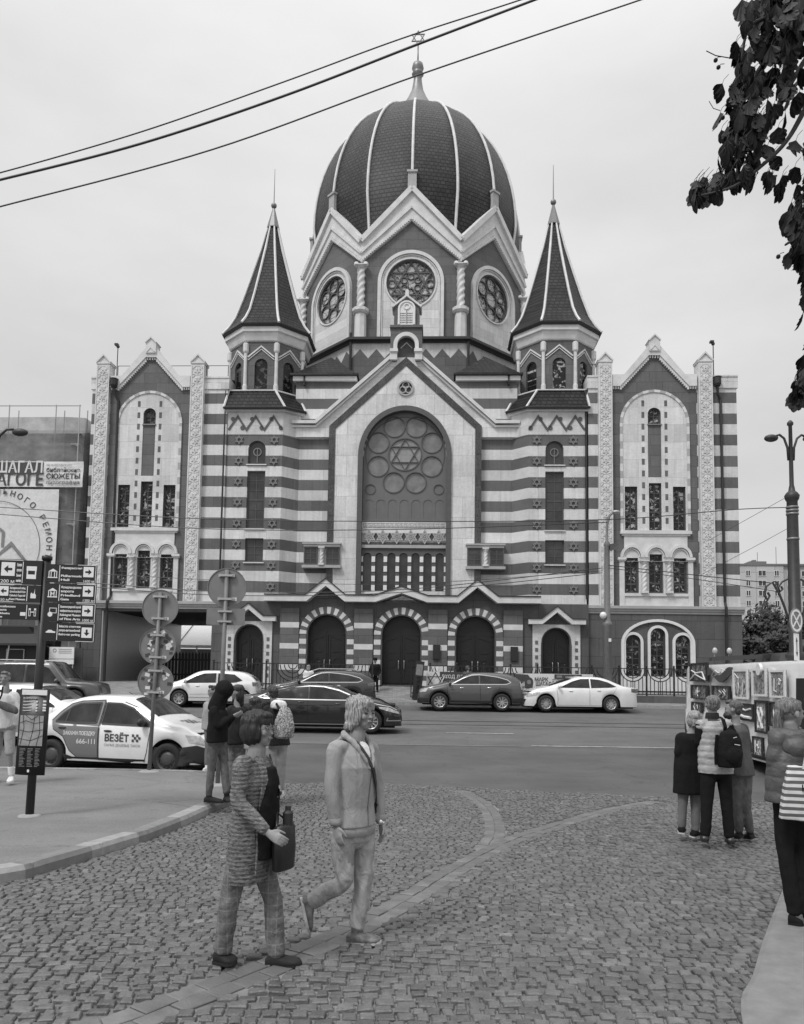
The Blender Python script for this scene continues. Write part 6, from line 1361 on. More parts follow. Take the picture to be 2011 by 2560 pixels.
# ---- group of three on the right, seen from behind
lb3 = 'three people looking at the van'
rW, PW, XW = figure('woman with a short blonde bob, long black jacket and grey jeans, seen from behind', zc, 9.47,
 dict(hd=(862, 640), nk=(850, 705), sl=(775, 745, 0), sr=(900, 735, 0), el=(762, 850, -.02), er=(930, 850, .02), wl=(790, 930, .1), wr=(925, 900, .12), fl=(800, 960, .12), fr=(920, 940, .14), hl=(795, 1000), hr=(870, 1000), kl=(785, 1190), kr=(868, 1200), al=(780, 1330), ar=(868, 1350),
  cl=(779, 1378, -.06), tl=(780, 1358, .16), cr=(845, 1400, -.06), tr=(890, 1380, .14)), (.3, 1, 0), ('cloth_black', .035, .2, .01, .9), ('trouser_grey', .008, .008), ('cloth_black', 1.1, 'sole_white'), ('bob', 'hair_blonde'), vox=.011, hs=.215, group=lb3, girth=.95)
rM, PM, XM = figure('man in a quilted sleeveless vest and black trousers carrying a black backpack', zc, 9.05,
 dict(hd=(975, 545), nk=(975, 615), sl=(905, 665, 0), sr=(1065, 660, 0), el=(895, 800, .06), er=(1118, 790, .05), wl=(925, 760, .2), wr=(1080, 800, .2), fl=(935, 730, .22), fr=(1060, 780, .24), hl=(950, 955), hr=(1045, 955), kl=(940, 1180), kr=(1068, 1190), al=(930, 1380), ar=(1085, 1390),
  cl=(928, 1432, -.06), tl=(925, 1405, .2), cr=(1100, 1445, -.06), tr=(1080, 1415, .2)), (.1, 1, 0), ('puffer_light', .022, .04, .004, 0, (.075, .009), 'vest'), ('cloth_black', .018, .01), ('leather_black', 1.15), ('short', 'hair_salt'), vox=.011, hs=.23, group=lb3, girth=1.03)
b = MB(); b.s = True
for s_ in 'lr': limb(b, [PM['s'+s_], PM['e'+s_], PM['e'+s_].lerp(PM['w'+s_], .9)], [.068, .06, .045], XM['front'], 12, 5)
fuse(b, 'sleeves', 'cloth_black', rM, .012, 2, .006, 14)
b = MB(); b.s = True; b.loft([elps(PM['nk']+V((0, 0, z)), (0, 0, 1), (1, 0, 0), r_, r_*.9, 16) for z, r_ in ((-.03, .08), (.0, .078), (.04, .072), (.042, .06))], False); b.build('collar', 'cloth_dark', rM)
rN, PN, XN = figure('bearded young man in a dark grey sweater and faded jeans, head turned left', zc, 9.45,
 dict(hd=(1105, 575), nk=(1125, 640), sl=(1075, 690, -.12), sr=(1175, 685, .1), el=(1070, 810, .12), er=(1205, 820, .1), wl=(1055, 800, .3), wr=(1175, 900, .22), fl=(1040, 780, .32), fr=(1150, 920, .26), hl=(1130, 960), hr=(1185, 960), kl=(1130, 1180), kr=(1190, 1190), al=(1145, 1355), ar=(1215, 1355),
  cl=(1165, 1405, -.02), tl=(1105, 1400, .12), cr=(1238, 1408, -.02), tr=(1180, 1395, .14)), (-.85, .5, 1), ('cloth_mid', .02, .06, .008, .95, None, 'sweater'), ('denim_mid', .01, .012), ('leather_black', 1.1), ('quiff', 'hair_brown'), vox=.011, hs=.225, group=lb3)
b = MB(); b.s = True; c_ = PN['hd']; f_ = V((-.85, .5, 0)).normalized(); b.ball(c_+f_*.05-V((0, 0, .07)), (.062, .062, .05)); fuse(b, 'beard', 'hair_dark', rN, .01, 1, .004, 40)
t = thing('backpack', 'black backpack on the back of the man in the quilted vest', 'backpack', tuple(at(*zc(1085, 830), 8.83)), math.radians(14))
b = MB(); b.s = True
b.loft([[(math.copysign(abs(math.cos(2*PI*k/18))**.6, math.cos(2*PI*k/18))*rx, math.copysign(abs(math.sin(2*PI*k/18))**.6, math.sin(2*PI*k/18))*ry, z) for k in range(18)] for z, rx, ry in ((-.2, .1, .05), (-.19, .13, .075), (-.05, .145, .095), (.1, .135, .085), (.19, .1, .06), (.22, .05, .03))]); b.ball((0, -.085, -.06), (.11, .045, .1)); b.tube([(-.04, 0, .21), (0, 0, .26), (.04, 0, .21)], .01, 6); fuse(b, 'bag_body', 'cloth_black', t, .012, 2, .006, 14)
b = MB(); b.tube([(-.02, -.11, .07), (.05, -.115, .06)], .006, 5); b.tube([(-.03, -.105, .14), (.02, -.1, .15)], .006, 5); b.build('zip_pull', 'chrome', t)
b = MB(); b.loft([[(x-.022, y, z), (x+.022, y, z), (x+.022, y+.012, z), (x-.022, y+.012, z)] for x, y, z in ((-.03, .03, .18), (-.045, .0, .26), (-.05, .03, .34), (-.05, .1, .37))]); b.loft([[(x-.018, y, z), (x+.018, y, z), (x+.018, y+.012, z), (x-.018, y+.012, z)] for x, y, z in ((-.14, .02, .17), (-.16, .02, 0), (-.15, .03, -.17))]); b.build('strap', 'cloth_black', t)
# ---- woman at the right edge
Yr = 5.62
rR, PR, XR = figure('woman with a long ponytail in a dark padded jacket at the right edge', zc, Yr,
 dict(hd=(1478, 600), nk=(1468, 690), sl=(1400, 735, -.06), sr=(1545, 735, .06), el=(1375, 900, -.05), er=(1590, 900, .05), wl=(1420, 1000, .1), wr=(1600, 1000, -.05), fl=(1440, 1030, .14), fr=(1600, 1060, -.06), hl=(1440, 1120), hr=(1520, 1120), kl=(1440, 1450), kr=(1555, 1480), al=(1500, 1880), ar=(1580, 1880),
  cl=(1465, 1965, 0), tl=(1560, 1975, -.05), cr=(1555, 1900, .2), tr=(1680, 1900, .15)), (1, .25, 0), ('puffer_dark', .035, .04, .008, .95, (.11, .007)), ('cloth_black', .01, .01), ('cloth_black', 1.05), ('pony', 'hair_fair'), vox=.008, hs=.225, near=True)
b = MB(); b.s = True; nk = PR['nk']; limb(b, [nk+V((-.13, .0, -.05)), nk+V((-.05, -.1, -.06)), nk+V((.07, -.08, -.07)), nk+V((.13, .0, -.08))], [.05, .06, .055, .04], (0, 0, 1), 12, 5); limb(b, [nk+V((-.1, -.03, -.05)), nk+V((-.02, -.12, -.13)), nk+V((.08, -.08, -.12))], [.05, .08, .045], (0, 0, 1), 12, 5); fuse(b, 'hood', 'puffer_dark', rR, .009, 3, .01, 12)
t = thing('tote_bag', 'striped canvas tote bag hanging at the right edge of the photo', 'tote bag', tuple(at(*zc(1530, 1090), Yr-.2)), math.radians(-12))
b = MB(); b.loft([[(-.13, -.03, -.2), (.2, -.03, -.22), (.2, .03, -.22), (-.13, .03, -.2)], [(-.1, -.045, .0), (.2, -.045, .0), (.2, .045, 0), (-.1, .045, 0)], [(-.075, -.02, .17), (.2, -.02, .17), (.2, .02, .17), (-.075, .02, .17)]]); fuse(b, 'bag_body', 'striped_canvas', t, .009, 2, .006, 12)
b = MB(); b.loft([[(x-.015, y, z), (x+.015, y, z), (x+.015, y+.006, z), (x-.015, y+.006, z)] for x, y, z in ((.03, -.03, .15), (.07, -.03, .35), (.12, .02, .52))]); b.build('strap', 'cloth_light', t)
b = MB(); b.text('MX', .03, .05, .07, -.052); b.text('HXX', .0, -.0, .07, -.056); b.build('lettering', 'cloth_black', t)
rK, PK, XK = figure('person in black clothes cut off by the right edge of the photo', zc, 6.2,
 dict(hd=(1660, 560), nk=(1660, 640), sl=(1600, 700, 0), sr=(1730, 700, 0), el=(1590, 850), er=(1750, 850), wl=(1600, 980), wr=(1740, 980), hl=(1625, 1050), hr=(1700, 1050), kl=(1600, 1400), kr=(1700, 1400), al=(1590, 1780), ar=(1690, 1780), cl=(1580, 1850, 0), tl=(1640, 1860, -.1), cr=(1680, 1850, 0), tr=(1740, 1860, -.1)),
 (.3, -1, 0), ('cloth_black', .04, .12, .01), ('cloth_black', .02, .01), ('leather_black', 1.1), ('short', 'hair_dark'), vox=.014, hs=.22)
# ---- group by the kerb on the left
rH, PH, XH = figure('young man with a black hood up looking at his phone, grey jeans', zl, 11.05,
 dict(hd=(1385, 925), nk=(1345, 990), sl=(1305, 1035, -.14), sr=(1355, 1035, .15), el=(1335, 1135, -.16), er=(1370, 1135, .15), wl=(1420, 1075, -.08), wr=(1425, 1075, .06), fl=(1460, 1060, -.05), fr=(1460, 1060, .04), hl=(1305, 1215, -.05), hr=(1345, 1215, .06), kl=(1290, 1390, -.05), kr=(1368, 1370, .05), al=(1275, 1555, -.02), ar=(1383, 1540, .02),
  cl=(1250, 1596, 0), tl=(1362, 1602, -.04), cr=(1378, 1596, .1), tr=(1412, 1598, -.1)), (1, -.12, 0), ('cloth_black', .025, .04, .008, .97, None, 'hoodie'), ('denim_mid', .008, .012), ('cloth_dark', 1.15), None, vox=.011, hs=.22, ground=G(11.05)+.13, head_up=(.45, 0, 1))
b = MB(); b.s = True; c_ = PH['hd']; b.ball(c_+V((-.035, 0, .03)), (.135, .125, .14), 16, 10); limb(b, [c_+V((-.06, 0, -.02)), PH['nk']+V((-.03, 0, 0)), PH['nk']+V((-.05, 0, -.1))], [.11, .12, .13], (0, 1, 0), 14, 4); fuse(b, 'hood', 'cloth_black', rH, .012, 3, .006, 12)
t = thing('smartphone', 'black smartphone held by the hooded man', 'phone', tuple(at(*zl(1465, 1045), 11.05)), 0); t.rotation_euler = (.0, .5, 0); b = MB(); b.box(-.006, .006, -.036, .036, -.07, .07); b.build('body', 'black_plastic', t); b = MB(); b.box(-.008, -.006, -.033, .033, -.065, .065); b.build('screen', 'car_glass', t)
figure('girl with long dark hair and a pale hood over a dark jacket, behind the phone', zl, 11.7,
 dict(hd=(1445, 930), nk=(1448, 990), sl=(1405, 1030, -.08), sr=(1495, 1035, .06), el=(1400, 1120, -.06), er=(1500, 1130, .05), wl=(1425, 1180, .0), wr=(1480, 1200, 0), hl=(1420, 1225), hr=(1475, 1225), kl=(1420, 1370), kr=(1465, 1370), al=(1415, 1500), ar=(1460, 1500), cl=(1425, 1550), tl=(1375, 1550, -.05), cr=(1470, 1545), tr=(1425, 1548, -.05)),
 (-1, -.35, 1), ('cloth_dark', .03, .05, .01), ('check_print', .01, .008), ('cloth_dark', 1.1, 'sole_white'), ('long', 'hair_dark'), vox=.014, hs=.22, sc_=.95, ground=G(11.7)+.13)
figure('man with tied-back dark hair in a light grey jacket, behind the hooded man', zl, 14.3,
 dict(hd=(1298, 925), nk=(1295, 968), sl=(1262, 1000, .03), sr=(1325, 1000, -.03), el=(1256, 1080), er=(1335, 1080), wl=(1252, 1140), wr=(1335, 1140), hl=(1275, 1140), hr=(1310, 1140), kl=(1270, 1260), kr=(1305, 1260), al=(1265, 1370), ar=(1300, 1370), cl=(1275, 1405), tl=(1238, 1408, -.05), cr=(1310, 1400), tr=(1275, 1404, -.05)),
 (-.9, -.5, 1), ('hoodie_grey', .025, .05, .01), ('trouser_grey', .012, .008), ('shoe_white', 1.1), ('quiff', 'hair_dark'), vox=.015, hs=.22, ground=G(14.3)+.13)
figure('child with straight dark hair in a pale top, seen from behind between the two groups', zl, 11.4,
 dict(hd=(1563, 1005), nk=(1560, 1055), sl=(1515, 1090), sr=(1605, 1090), el=(1505, 1180), er=(1615, 1180), wl=(1515, 1250), wr=(1605, 1250), hl=(1540, 1250), hr=(1585, 1250), kl=(1538, 1390), kr=(1585, 1390), al=(1535, 1510), ar=(1585, 1510), cl=(1535, 1560, -.05), tl=(1535, 1545, .15), cr=(1585, 1560, -.05), tr=(1585, 1545, .15)),
 (.15, 1, 0), ('cloth_light', .02, .06, .008), ('denim_light', .01, .008), ('shoe_white', 1.1), ('long', 'hair_dark'), vox=.014, hs=.22, sc_=.92, ground=G(11.4)+.13)
figure('boy with cropped dark hair and a white hood, seen from behind in pale trousers', zb, 12.0,
 dict(hd=(495, 150, 0), nk=(505, 205), sl=(455, 245, -.05), sr=(555, 250, .08), el=(450, 350), er=(575, 350), wl=(465, 440, .05), wr=(560, 440, .1), hl=(500, 470), hr=(560, 470), kl=(505, 640), kr=(558, 640), al=(510, 800), ar=(552, 800), cl=(515, 845, -.04), tl=(495, 838, .14), cr=(560, 845, -.04), tr=(545, 838, .14)),
 (-.5, .8, 0), ('cloth_dark', .02, .06, .008), ('hoodie_grey', .012, .01), ('shoe_white', 1.1), ('short', 'hair_dark'), vox=.014, hs=.22, ground=G(12.0)+.0)
b = MB(); b.s = True; c_ = at(*zb(535, 222), 11.85); t = thing('backpack', 'small backpack with a speckled black and white pattern on the boy', 'backpack', tuple(at(*zb(575, 345), 11.72)), math.radians(35))
b.loft([[(math.copysign(abs(math.cos(2*PI*k/18))**.7, math.cos(2*PI*k/18))*rx, math.copysign(abs(math.sin(2*PI*k/18))**.7, math.sin(2*PI*k/18))*ry, z) for k in range(18)] for z, rx, ry in ((-.24, .1, .05), (-.21, .14, .1), (-.08, .155, .12), (.08, .13, .09), (.2, .09, .05), (.24, .04, .02))]); fuse(b, 'bag_body', 'speckled_cloth', t, .014, 2, .008, 10)
b = MB(); b.tube([(-.06, .06, .2), (-.08, .12, .28), (-.06, .2, .24)], .02, 6); b.build('strap', 'cloth_dark', t); b = MB(); b.s = True; b.loft([elps(c_-V(t.location)+V((0, 0, z)), (0, 0, 1), (1, 0, 0), rx, ry, 16) for z, rx, ry in ((-.07, .05, .03), (-.05, .12, .08), (.0, .13, .09), (.05, .11, .08), (.07, .06, .04))])
hd_ = fuse(b, 'hood', 'cloth_white', [o for o in C.objects if o.get('label', '').startswith('boy with cropped')][0], .014, 2, .01, 12)
hd_.location = V(t.location)-V(hd_.parent.location)
# ---- young man at the left edge
rL, PL, XL = figure('fair-haired young man in a white sweatshirt and grey shorts at the left edge', zl, 12.9,
 dict(hd=(32, 845), nk=(38, 905), sl=(-25, 950, -.02), sr=(95, 945, .02), el=(-45, 1060), er=(115, 1050), wl=(-30, 1150), wr=(95, 1135, -.05), fl=(-25, 1180), fr=(80, 1140, -.1), hl=(-5, 1130), hr=(60, 1130), kl=(-20, 1300, .1), kr=(60, 1290, -.05), al=(-30, 1430, .25), ar=(68, 1425, 0), cl=(-40, 1440, .3), tl=(-30, 1470, .1), cr=(72, 1465, .06), tr=(60, 1480, -.16)),
 (.1, -1, 1), ('cloth_light', .03, .05, .012, .95, None, 'sweatshirt'), ('short_grey', .03, .01, .12), ('shoe_white', 1.15), ('quiff', 'hair_fair'), vox=.012, hs=.225, ground=G(12.9)+.13)
b = MB(); b.s = True
for s_ in 'lr': d = (PL['a'+s_]-PL['k'+s_]).normalized(); b.loft([elps(PL['a'+s_]-d*t_, d, (1, 0, 0), r_, r_, 12) for t_, r_ in ((-.04, .046), (.0, .042), (.1, .045), (.12, .044))], True)
b.build('socks', 'cloth_white', rL)
t = thing('sling_bag', 'grey sling bag worn across the chest of the fair-haired man', 'bag', tuple(at(*zl(45, 1020), 12.68)), 0)
b = MB(); b.s = True; b.loft([[(x, .04*math.cos(a)*k_, .075*math.sin(a)*k_-.35*x) for a in [2*PI*q/12 for q in range(12)]] for x, k_ in ((-.17, .3), (-.15, .8), (0, 1.0), (.15, .85), (.18, .4))]); fuse(b, 'bag_body', 'cloth_mid', t, .012, 2, .005, 15); b = MB(); b.tube([(-.15, -.02, .06), (-.1, .0, .2), (-.12, .06, .33)], .014, 6); b.build('strap', 'cloth_black', t)
# ---- far figures by the fence
def far(label, x, y0, Y, top, bottom, hair, face, hatt=None, g_=1.0, gr=None):
    """small standing figure; x, y0 photo position of its head top"""
    z0 = (gr if gr is not None else G(Y)); c_ = at(x, y0, Y); H_ = c_.z-z0; px = K*H_*0+1924/Y/K; q = lambda dx, z, dy=0: (x+dx*px, y0+(H_-z*H_)*px, dy)
    return figure(label, zn, Y, dict(hd=q(0, .935), nk=q(0, .85), sl=q(-.17*g_, .81), sr=q(.17*g_, .81), el=q(-.22*g_, .63), er=q(.22*g_, .63), wl=q(-.14, .52, -.12), wr=q(.16, .5, -.1), hl=q(-.08, .5), hr=q(.08, .5), kl=q(-.09, .27), kr=q(.09, .27), al=q(-.1, .06), ar=q(.1, .06), cl=q(-.1, .01, .08), tl=q(-.12, .012, -.14), cr=q(.1, .01, .08), tr=q(.12, .012, -.14)),
                  face, top, bottom, ('leather_black', 1.1), hair, vox=.022, hs=.22, ground=z0)
rG, PG, XG = far('guard in black with a peaked cap by the middle door', 797, 1398, 37.0, ('cloth_black', .03, .05, .0), ('cloth_black', .015, 0), ('short', 'hair_dark'), (-.3, -1, 0), g_=1.1)
b = MB(); b.s = True; b.lathe([(.1, -.01), (.115, .05), (.1, .09), (.04, .1)], 12, tuple(PG['hd']+V((0, 0, .04)))); b.ball(PG['hd']+V((-.03, -.1, .04)), (.08, .07, .012)); b.build('cap', 'cloth_black', rG)
far('woman with long pale blonde hair in a white top beside the fence', 656, 1413, 35.9, ('cloth_white', .03, .08, 0), ('cloth_light', .02, 0), ('long', 'hair_blonde'), (.2, 1, 0))
far('person with hair in a bun behind the dark grey off-roader, by the banner', 994, 1414, 35.6, ('cloth_mid', .03, .05, 0), ('cloth_dark', .02, 0), ('bob', 'hair_brown'), (.8, -.6, 0))
# ================================================================ fence, banners, street furniture
def fence(name, label, xa, xb, ya, zb0, ztop=1.28, seg=2.45, spikes=False, skip=None):
    """wrought iron run along the forecourt, arcs like branched candlesticks in every panel; world x, y=ya-tan*x"""
    t = thing(name, label, 'fence', (0, 0, 0), 0); n = max(1, round((xb-xa)/seg)); w_ = (xb-xa)/n; ang = -.0445
    def T(x): return Matrix.Translation((x, ya+ang*x, zb0-.0)) @ Matrix.Rotation(math.atan(ang), 4, 'Z')
    proto = None
    for i in range(n):
        if proto is None:
            b = MB(); h = ztop; b.box(0, w_, -.02, .02, .06, .1); b.box(0, w_, -.02, .02, h-.03, h+.01); cx = w_/2; rm = min(.78, w_/2-.07)
            nn_ = max(7, round(w_/.17))
            for k in range(1, nn_):
                x = w_*k/nn_; q = abs(x-cx); top = h-.03
                b.box(x-.016, x+.016, -.012, .012, .1, h+(.1 if spikes else .04) if q > rm else max(.3, h-.05-math.sqrt(max(0, rm*rm-q*q))))
                if spikes and q > rm: b.lathe([(.02, 0), (.001, .06)], 4, (x, 0, h+.1))
            for r_ in ((rm*.26, rm*.51, rm*.77, rm) if rm > .6 else (rm*.72, rm)): b.tube([(cx-r_*math.cos(a), 0, h-.05-r_*math.sin(a)) for a in [PI*k/14 for k in range(15)]], .025, 5)
            b.tube([(cx, 0, .1), (cx, 0, h)], .02, 5); proto = b.mesh('fence_panel', 'iron_black')
        o = bpy.data.objects.new('fence_panel', proto); C.objects.link(o); o.parent = t; o.matrix_world = T(xa+w_*i)
    pm = None
    for i in range(n+1):
        if pm is None: b = MB(); b.box(-.035, .035, -.035, .035, -.35, ztop+.06); b.s = True; b.ball((0, 0, ztop+.1), .05, 8, 6); pm = b.mesh('post', 'iron_black')
        o = bpy.data.objects.new('post', pm); C.objects.link(o); o.parent = t; o.matrix_world = T(xa+w_*i)
    return t
fence('iron_fence', 'black iron fence with candlestick arcs left of the middle door', -8.9, -1.35, 36.2, .98)
fence('iron_fence', 'black iron fence with candlestick arcs right of the middle door', 1.35, 17.6, 36.2, .98, spikes=True, seg=1.22)
b = MB(); b.add([(1.3, 36.05, .6), (17.7, 35.32, .6), (17.7, 35.58, .6), (1.3, 36.31, .6), (1.3, 36.05, 1.0), (17.7, 35.32, 1.0), (17.7, 35.58, 1.0), (1.3, 36.31, 1.0)], [(0, 1, 5, 4), (1, 2, 6, 5), (2, 3, 7, 6), (3, 0, 4, 7), (4, 5, 6, 7)]); tag(b.build('low_wall', 'stone_plinth'), 'low dark stone wall carrying the right-hand iron fence', 'wall')
b = MB(); b.add([(-9.4, 36.5, .6), (-1.3, 36.15, .6), (-1.3, 36.4, .6), (-9.4, 36.75, .6), (-9.4, 36.5, 1.0), (-1.3, 36.15, 1.0), (-1.3, 36.4, 1.0), (-9.4, 36.75, 1.0)], [(0, 1, 5, 4), (1, 2, 6, 5), (2, 3, 7, 6), (3, 0, 4, 7), (4, 5, 6, 7)]); tag(b.build('low_wall', 'stone_plinth'), 'low dark stone wall carrying the left-hand iron fence', 'wall')
plain('poster_paper', .62, .6, .12, 8); plain('poster_dark', .05, .6, .2, 8); plain('poster_grey', .2, .6, .2, 8)
def banner(name, label, x0, x1, z0, z1, y, mat, group=None, cat='banner'):
    t = thing(name, label, cat, ((x0+x1)/2, y, z0), math.atan(-.0445), group); b = MB(); hw = (x1-x0)/2; b.box(-hw, hw, -.012, .012, 0, z1-z0); b.build('sheet', mat, t); return t, hw, z1-z0
t, hw, hh = banner('banner', 'dark fence banner with a big white star and the word for entrance', at(906, 1440, 35.9).x, at(1010, 1440, 35.9).x+.35, 1.12, 1.98, 35.95, 'poster_dark')
b = MB(); b.box(-hw, -hw+.62, -.016, -.013, 0, hh); b.star(-hw+.5, .42, .42, -.03, -.017, .05); b.box(-hw+.62, hw, -.016, -.013, 0, .32); b.build('panel', 'poster_paper', t)
b = MB(); b.star(-hw+.42, .42, .44, -.036, -.031, .035); b.build('star_emblem', 'poster_dark', t)
b = MB(); b.text('ВХОД ДЛЯ', -hw+.72, .56, .22, -.02, 1.1, .02); b.build('lettering', 'poster_paper', t)
t, hw, hh = banner('poster', 'long exhibition poster on the fence behind the white sedan', at(1096, 1440, 35.6).x, at(1258, 1440, 35.6).x, 1.0, 1.95, 35.55, 'poster_paper', cat='poster')
b = MB(); b.prism([(-hw, .25), (-hw+.35, .3), (-hw+.75, .2), (-hw+.8, .55), (-hw+.55, .9), (-hw, .93)], -.018, -.013); b.disc(-hw+.62, .6, .17, -.02, -.013, 14); b.box(0, 1.25, -.02, -.013, .72, .93); b.box(hw-.9, hw-.65, -.02, -.013, .3, .62); b.box(-.05, .15, -.02, -.013, .35, .5); b.text('МАРК', -hw+.85, .6, .24, -.02, .62, .03); b.text('ШАГАЛ', -hw+.9, .4, .24, -.02, .7, .03); b.text('В СИНАГОГЕ', -hw+.25, .2, .2, -.02, 1.25, .02); b.text('на Библию', -.1, .78+.0-.12, .1, -.022); b.text('библейские', -.1, .52, .14, -.02, .75, .02); b.build('lettering', 'poster_dark', t)
b = MB(); b.disc(-hw+.6, .56, .1, -.024, -.02, 12); b.box(.1, .35, -.024, -.02, .78, .88); b.box(.5, .8, -.024, -.02, .76, .86); b.box(.9, 1.15, -.024, -.02, .76, .88)
for i in range(5): b.box(-hw+.3, -hw+1.4, -.016, -.0125, .03+i*.028, .04+i*.028)
b.build('picture', 'poster_grey', t)
# leaning advertising pillar and gate leaf by the entrance
pg_ = at(884, 1480, 35.5); t = thing('advertising_board', 'narrow dark leaning board beside the middle door, covered in leaflets', 'board', (pg_.x, 35.5, .7), 0); t.rotation_euler = (0, .1, 0)
b = MB(); b.box(-.2, .2, -.12, .12, 0, 1.75); b.build('board', 'iron_black', t); b = MB(); b.text('ШАГАЛ', 0, 0, .2, 0); q = [(-.0+z_*1.0, y_, .35+x_) for x_, y_, z_ in b.v]; b.v = [(-(z_)*1.0+.08 if False else .09-zz, -.125, .3+xx) for xx, y_, zz in [(p[0], p[1], p[2]) for p in b.v] for z_ in [0]]; b.box(-.15, .15, -.13, -.12, 1.1, 1.6); b.build('leaflets', 'poster_grey', t)
b = MB(); x0 = at(872, 1450, 36.2).x
for i in range(3): b.box(x0+i*.13, x0+i*.13+.05, 36.0, 36.1, .75, 2.15)
b.box(x0, x0+.31, 36.02, 36.06, 1.9, 1.95); b.box(x0, x0+.31, 36.02, 36.06, .95, 1.0); tag(b.build('gate_post', 'iron_black'), 'dark open gate leaf standing beside the leaning board', 'gate')
# ---- white marquee and dark paling seen through the passage
t = thing('marquee', 'white marquee tent behind the passage through the left wing', 'tent', tuple(V((at(400, 1370, 56).x, 56, 1.3))), 0)
b = MB(); b.loft([[(-6, -2, 2.4), (6, -2, 2.4)], [(-5.6, 3, 6.4), (6.4, 3, 6.4)]], False, False); b.build('canopy', 'white_paint', t)
b = MB(); b.box(-6, 6, -1.98, -1.94, 2.2, 2.42); b.build('valance', 'white_paint', t); b = MB()
for i in range(5): b.tube([(-5+i*2.4, -2.06, 2.4), (-3.6+i*2.4, 2.9, 6.4)], .03, 5)
b.build('roof_pole', 'metal_grey', t)
for i in range(6): b = MB(); b.tube([(-5.9+i*2.35, -1.95, 0), (-5.9+i*2.35, -1.95, 2.4)], .06, 6); b.build('leg', 'metal_light', t)
b = MB(); b.box(-6, 6, 0, .05, 0, 2.2); b.build('side_wall', 'poster_grey', t)
t = thing('paling_fence', 'dark picket fence inside the passage in front of the marquee', 'fence', (at(400, 1400, 47).x, 47, 1.3), 0); b = MB(); b.box(-3.6, 3.6, .03, .06, .3, .4); b.box(-3.6, 3.6, .03, .06, 1.2, 1.3)
for i in range(36): b.prism([(-3.6+i*.2, 0), (-3.46+i*.2, 0), (-3.46+i*.2, 1.6), (-3.53+i*.2, 1.75), (-3.6+i*.2, 1.6)], 0, .03)
b.build('palings', 'iron_black', t)
# ---- left neighbour under scaffolding netting
nb = thing('building', 'building wrapped in grey scaffold netting with banners, left of the synagogue', 'building', (0, 38.5, 0), -YAW)
def net():
    m, n, l, b = newmat('netting'); B = NB(m); o = B.obj(); s = B.sep(o); x = B.math('MULTIPLY', B.mapr(B.noise(B.comb(B.math('MULTIPLY', s[0], .7), s[2], 0), .9, 4, .6), .3, .7, .16, .34), B.mapr(B.noise(o, 60, 2), .3, .7, .9, 1.1)); l.new(B.comb(x, x, x), b.inputs['Base Color']); b.inputs['Roughness'].default_value = .9
    fr_ = B.mapr(B.noise(B.comb(s[0], s[2], 0), 1.2, 4, .6), .3, .7, .5, .85); tr = n.new('ShaderNodeBsdfTransparent'); mx = n.new('ShaderNodeMixShader'); l.new(fr_, mx.inputs[0]); l.new(tr.outputs[0], mx.inputs[1]); l.new(b.outputs[0], mx.inputs[2]); l.new(mx.outputs[0], n['Material Output'].inputs[0])
net(); stone('render_wall', .34, 3, 1.4)
b = MB(); h = [rect(-19.2+q, -18.0+q, z, z+1.7) for q in (-6.4, -3.2, 0) for z in (3.2, 7.1, 10.6)]; b.prism(rect(-32, -16.9, .3, 14.1), 1.0, 1.3, h); b.box(-32, -16.9, 1.5, 10, .3, 14.1); b.build('wall', 'render_wall', nb)
b = MB()
for q in (-6.4, -3.2, 0):
    for z in (3.2, 7.1, 10.6): b.box(-19.2+q, -18.0+q, 1.2, 1.25, z, z+1.7)
b.build('window_glass', 'window_glass', nb)
b = MB()
for q in (-6.4, -3.2, 0):
    for z in (3.2, 7.1, 10.6): b.prism(rect(-19.3+q, -17.9+q, z-.1, z+1.8), .95, 1.0, [rect(-19.15+q, -18.05+q, z+.05, z+1.65)])
b.build('window_frame', 'trim_light', nb)
b = MB(); b.add([(-32, -.2, 14.9), (-25, -.3, 14.85), (-17.6, -.25, 14.9), (-16.75, .2, 15.0), (-16.7, 2.5, 15.0), (-32, -.2, 5.0), (-25, -.3, 5.0), (-17.6, -.25, 5.0), (-16.9, .1, 5.0), (-16.8, 2.5, 5.0)], [(i, i+1, i+6, i+5) for i in range(4)]); b.build('netting', 'netting', nb)
b = MB()
for x in (-31.5, -28.8, -26.1, -23.4, -20.7, -18.2, -16.95):
    b.tube([(x, -.1, 1), (x, -.1, 15.6)], .03, 6); b.tube([(x, .8, 1), (x, .8, 15.6)], .03, 6)
for z in (5, 7.2, 9.3, 11.4, 13.5, 15.55): b.tube([(-32, -.1, z), (-16.9, -.1, z)], .028, 6)
for z in (5, 9.3, 13.5): b.box(-32, -17, 0, .8, z-.05, z)
b.build('scaffold', 'metal_light', nb)
b = MB(); b.add([(-32, 0, 14.1), (-16.9, 0, 14.1), (-16.9, 10, 14.1), (-32, 10, 14.1), (-32, 5, 15.9), (-16.9, 5, 15.9)], [(0, 1, 5, 4), (1, 2, 5), (2, 3, 4, 5), (3, 0, 4)]); b.build('roof', 'metal_grey', nb)
b = MB(); b.box(-17.62, -17.4, -.6, 0, 1, 5.4); b.build('drain_pipe', 'iron_black', nb)
def BB(x, y, yb=-.45):      # photo point -> (x, z) on a plane of the synagogue block
    d = ray(x, y); o = V((0, 0, CAMH))-V((0, 38.5, 0)); bx_ = V((math.cos(YAW), -math.sin(YAW), 0)); by_ = V((math.sin(YAW), math.cos(YAW), 0)); t_ = (yb-o.dot(by_))/d.dot(by_); p = o+d*t_; return p.dot(bx_), p.z
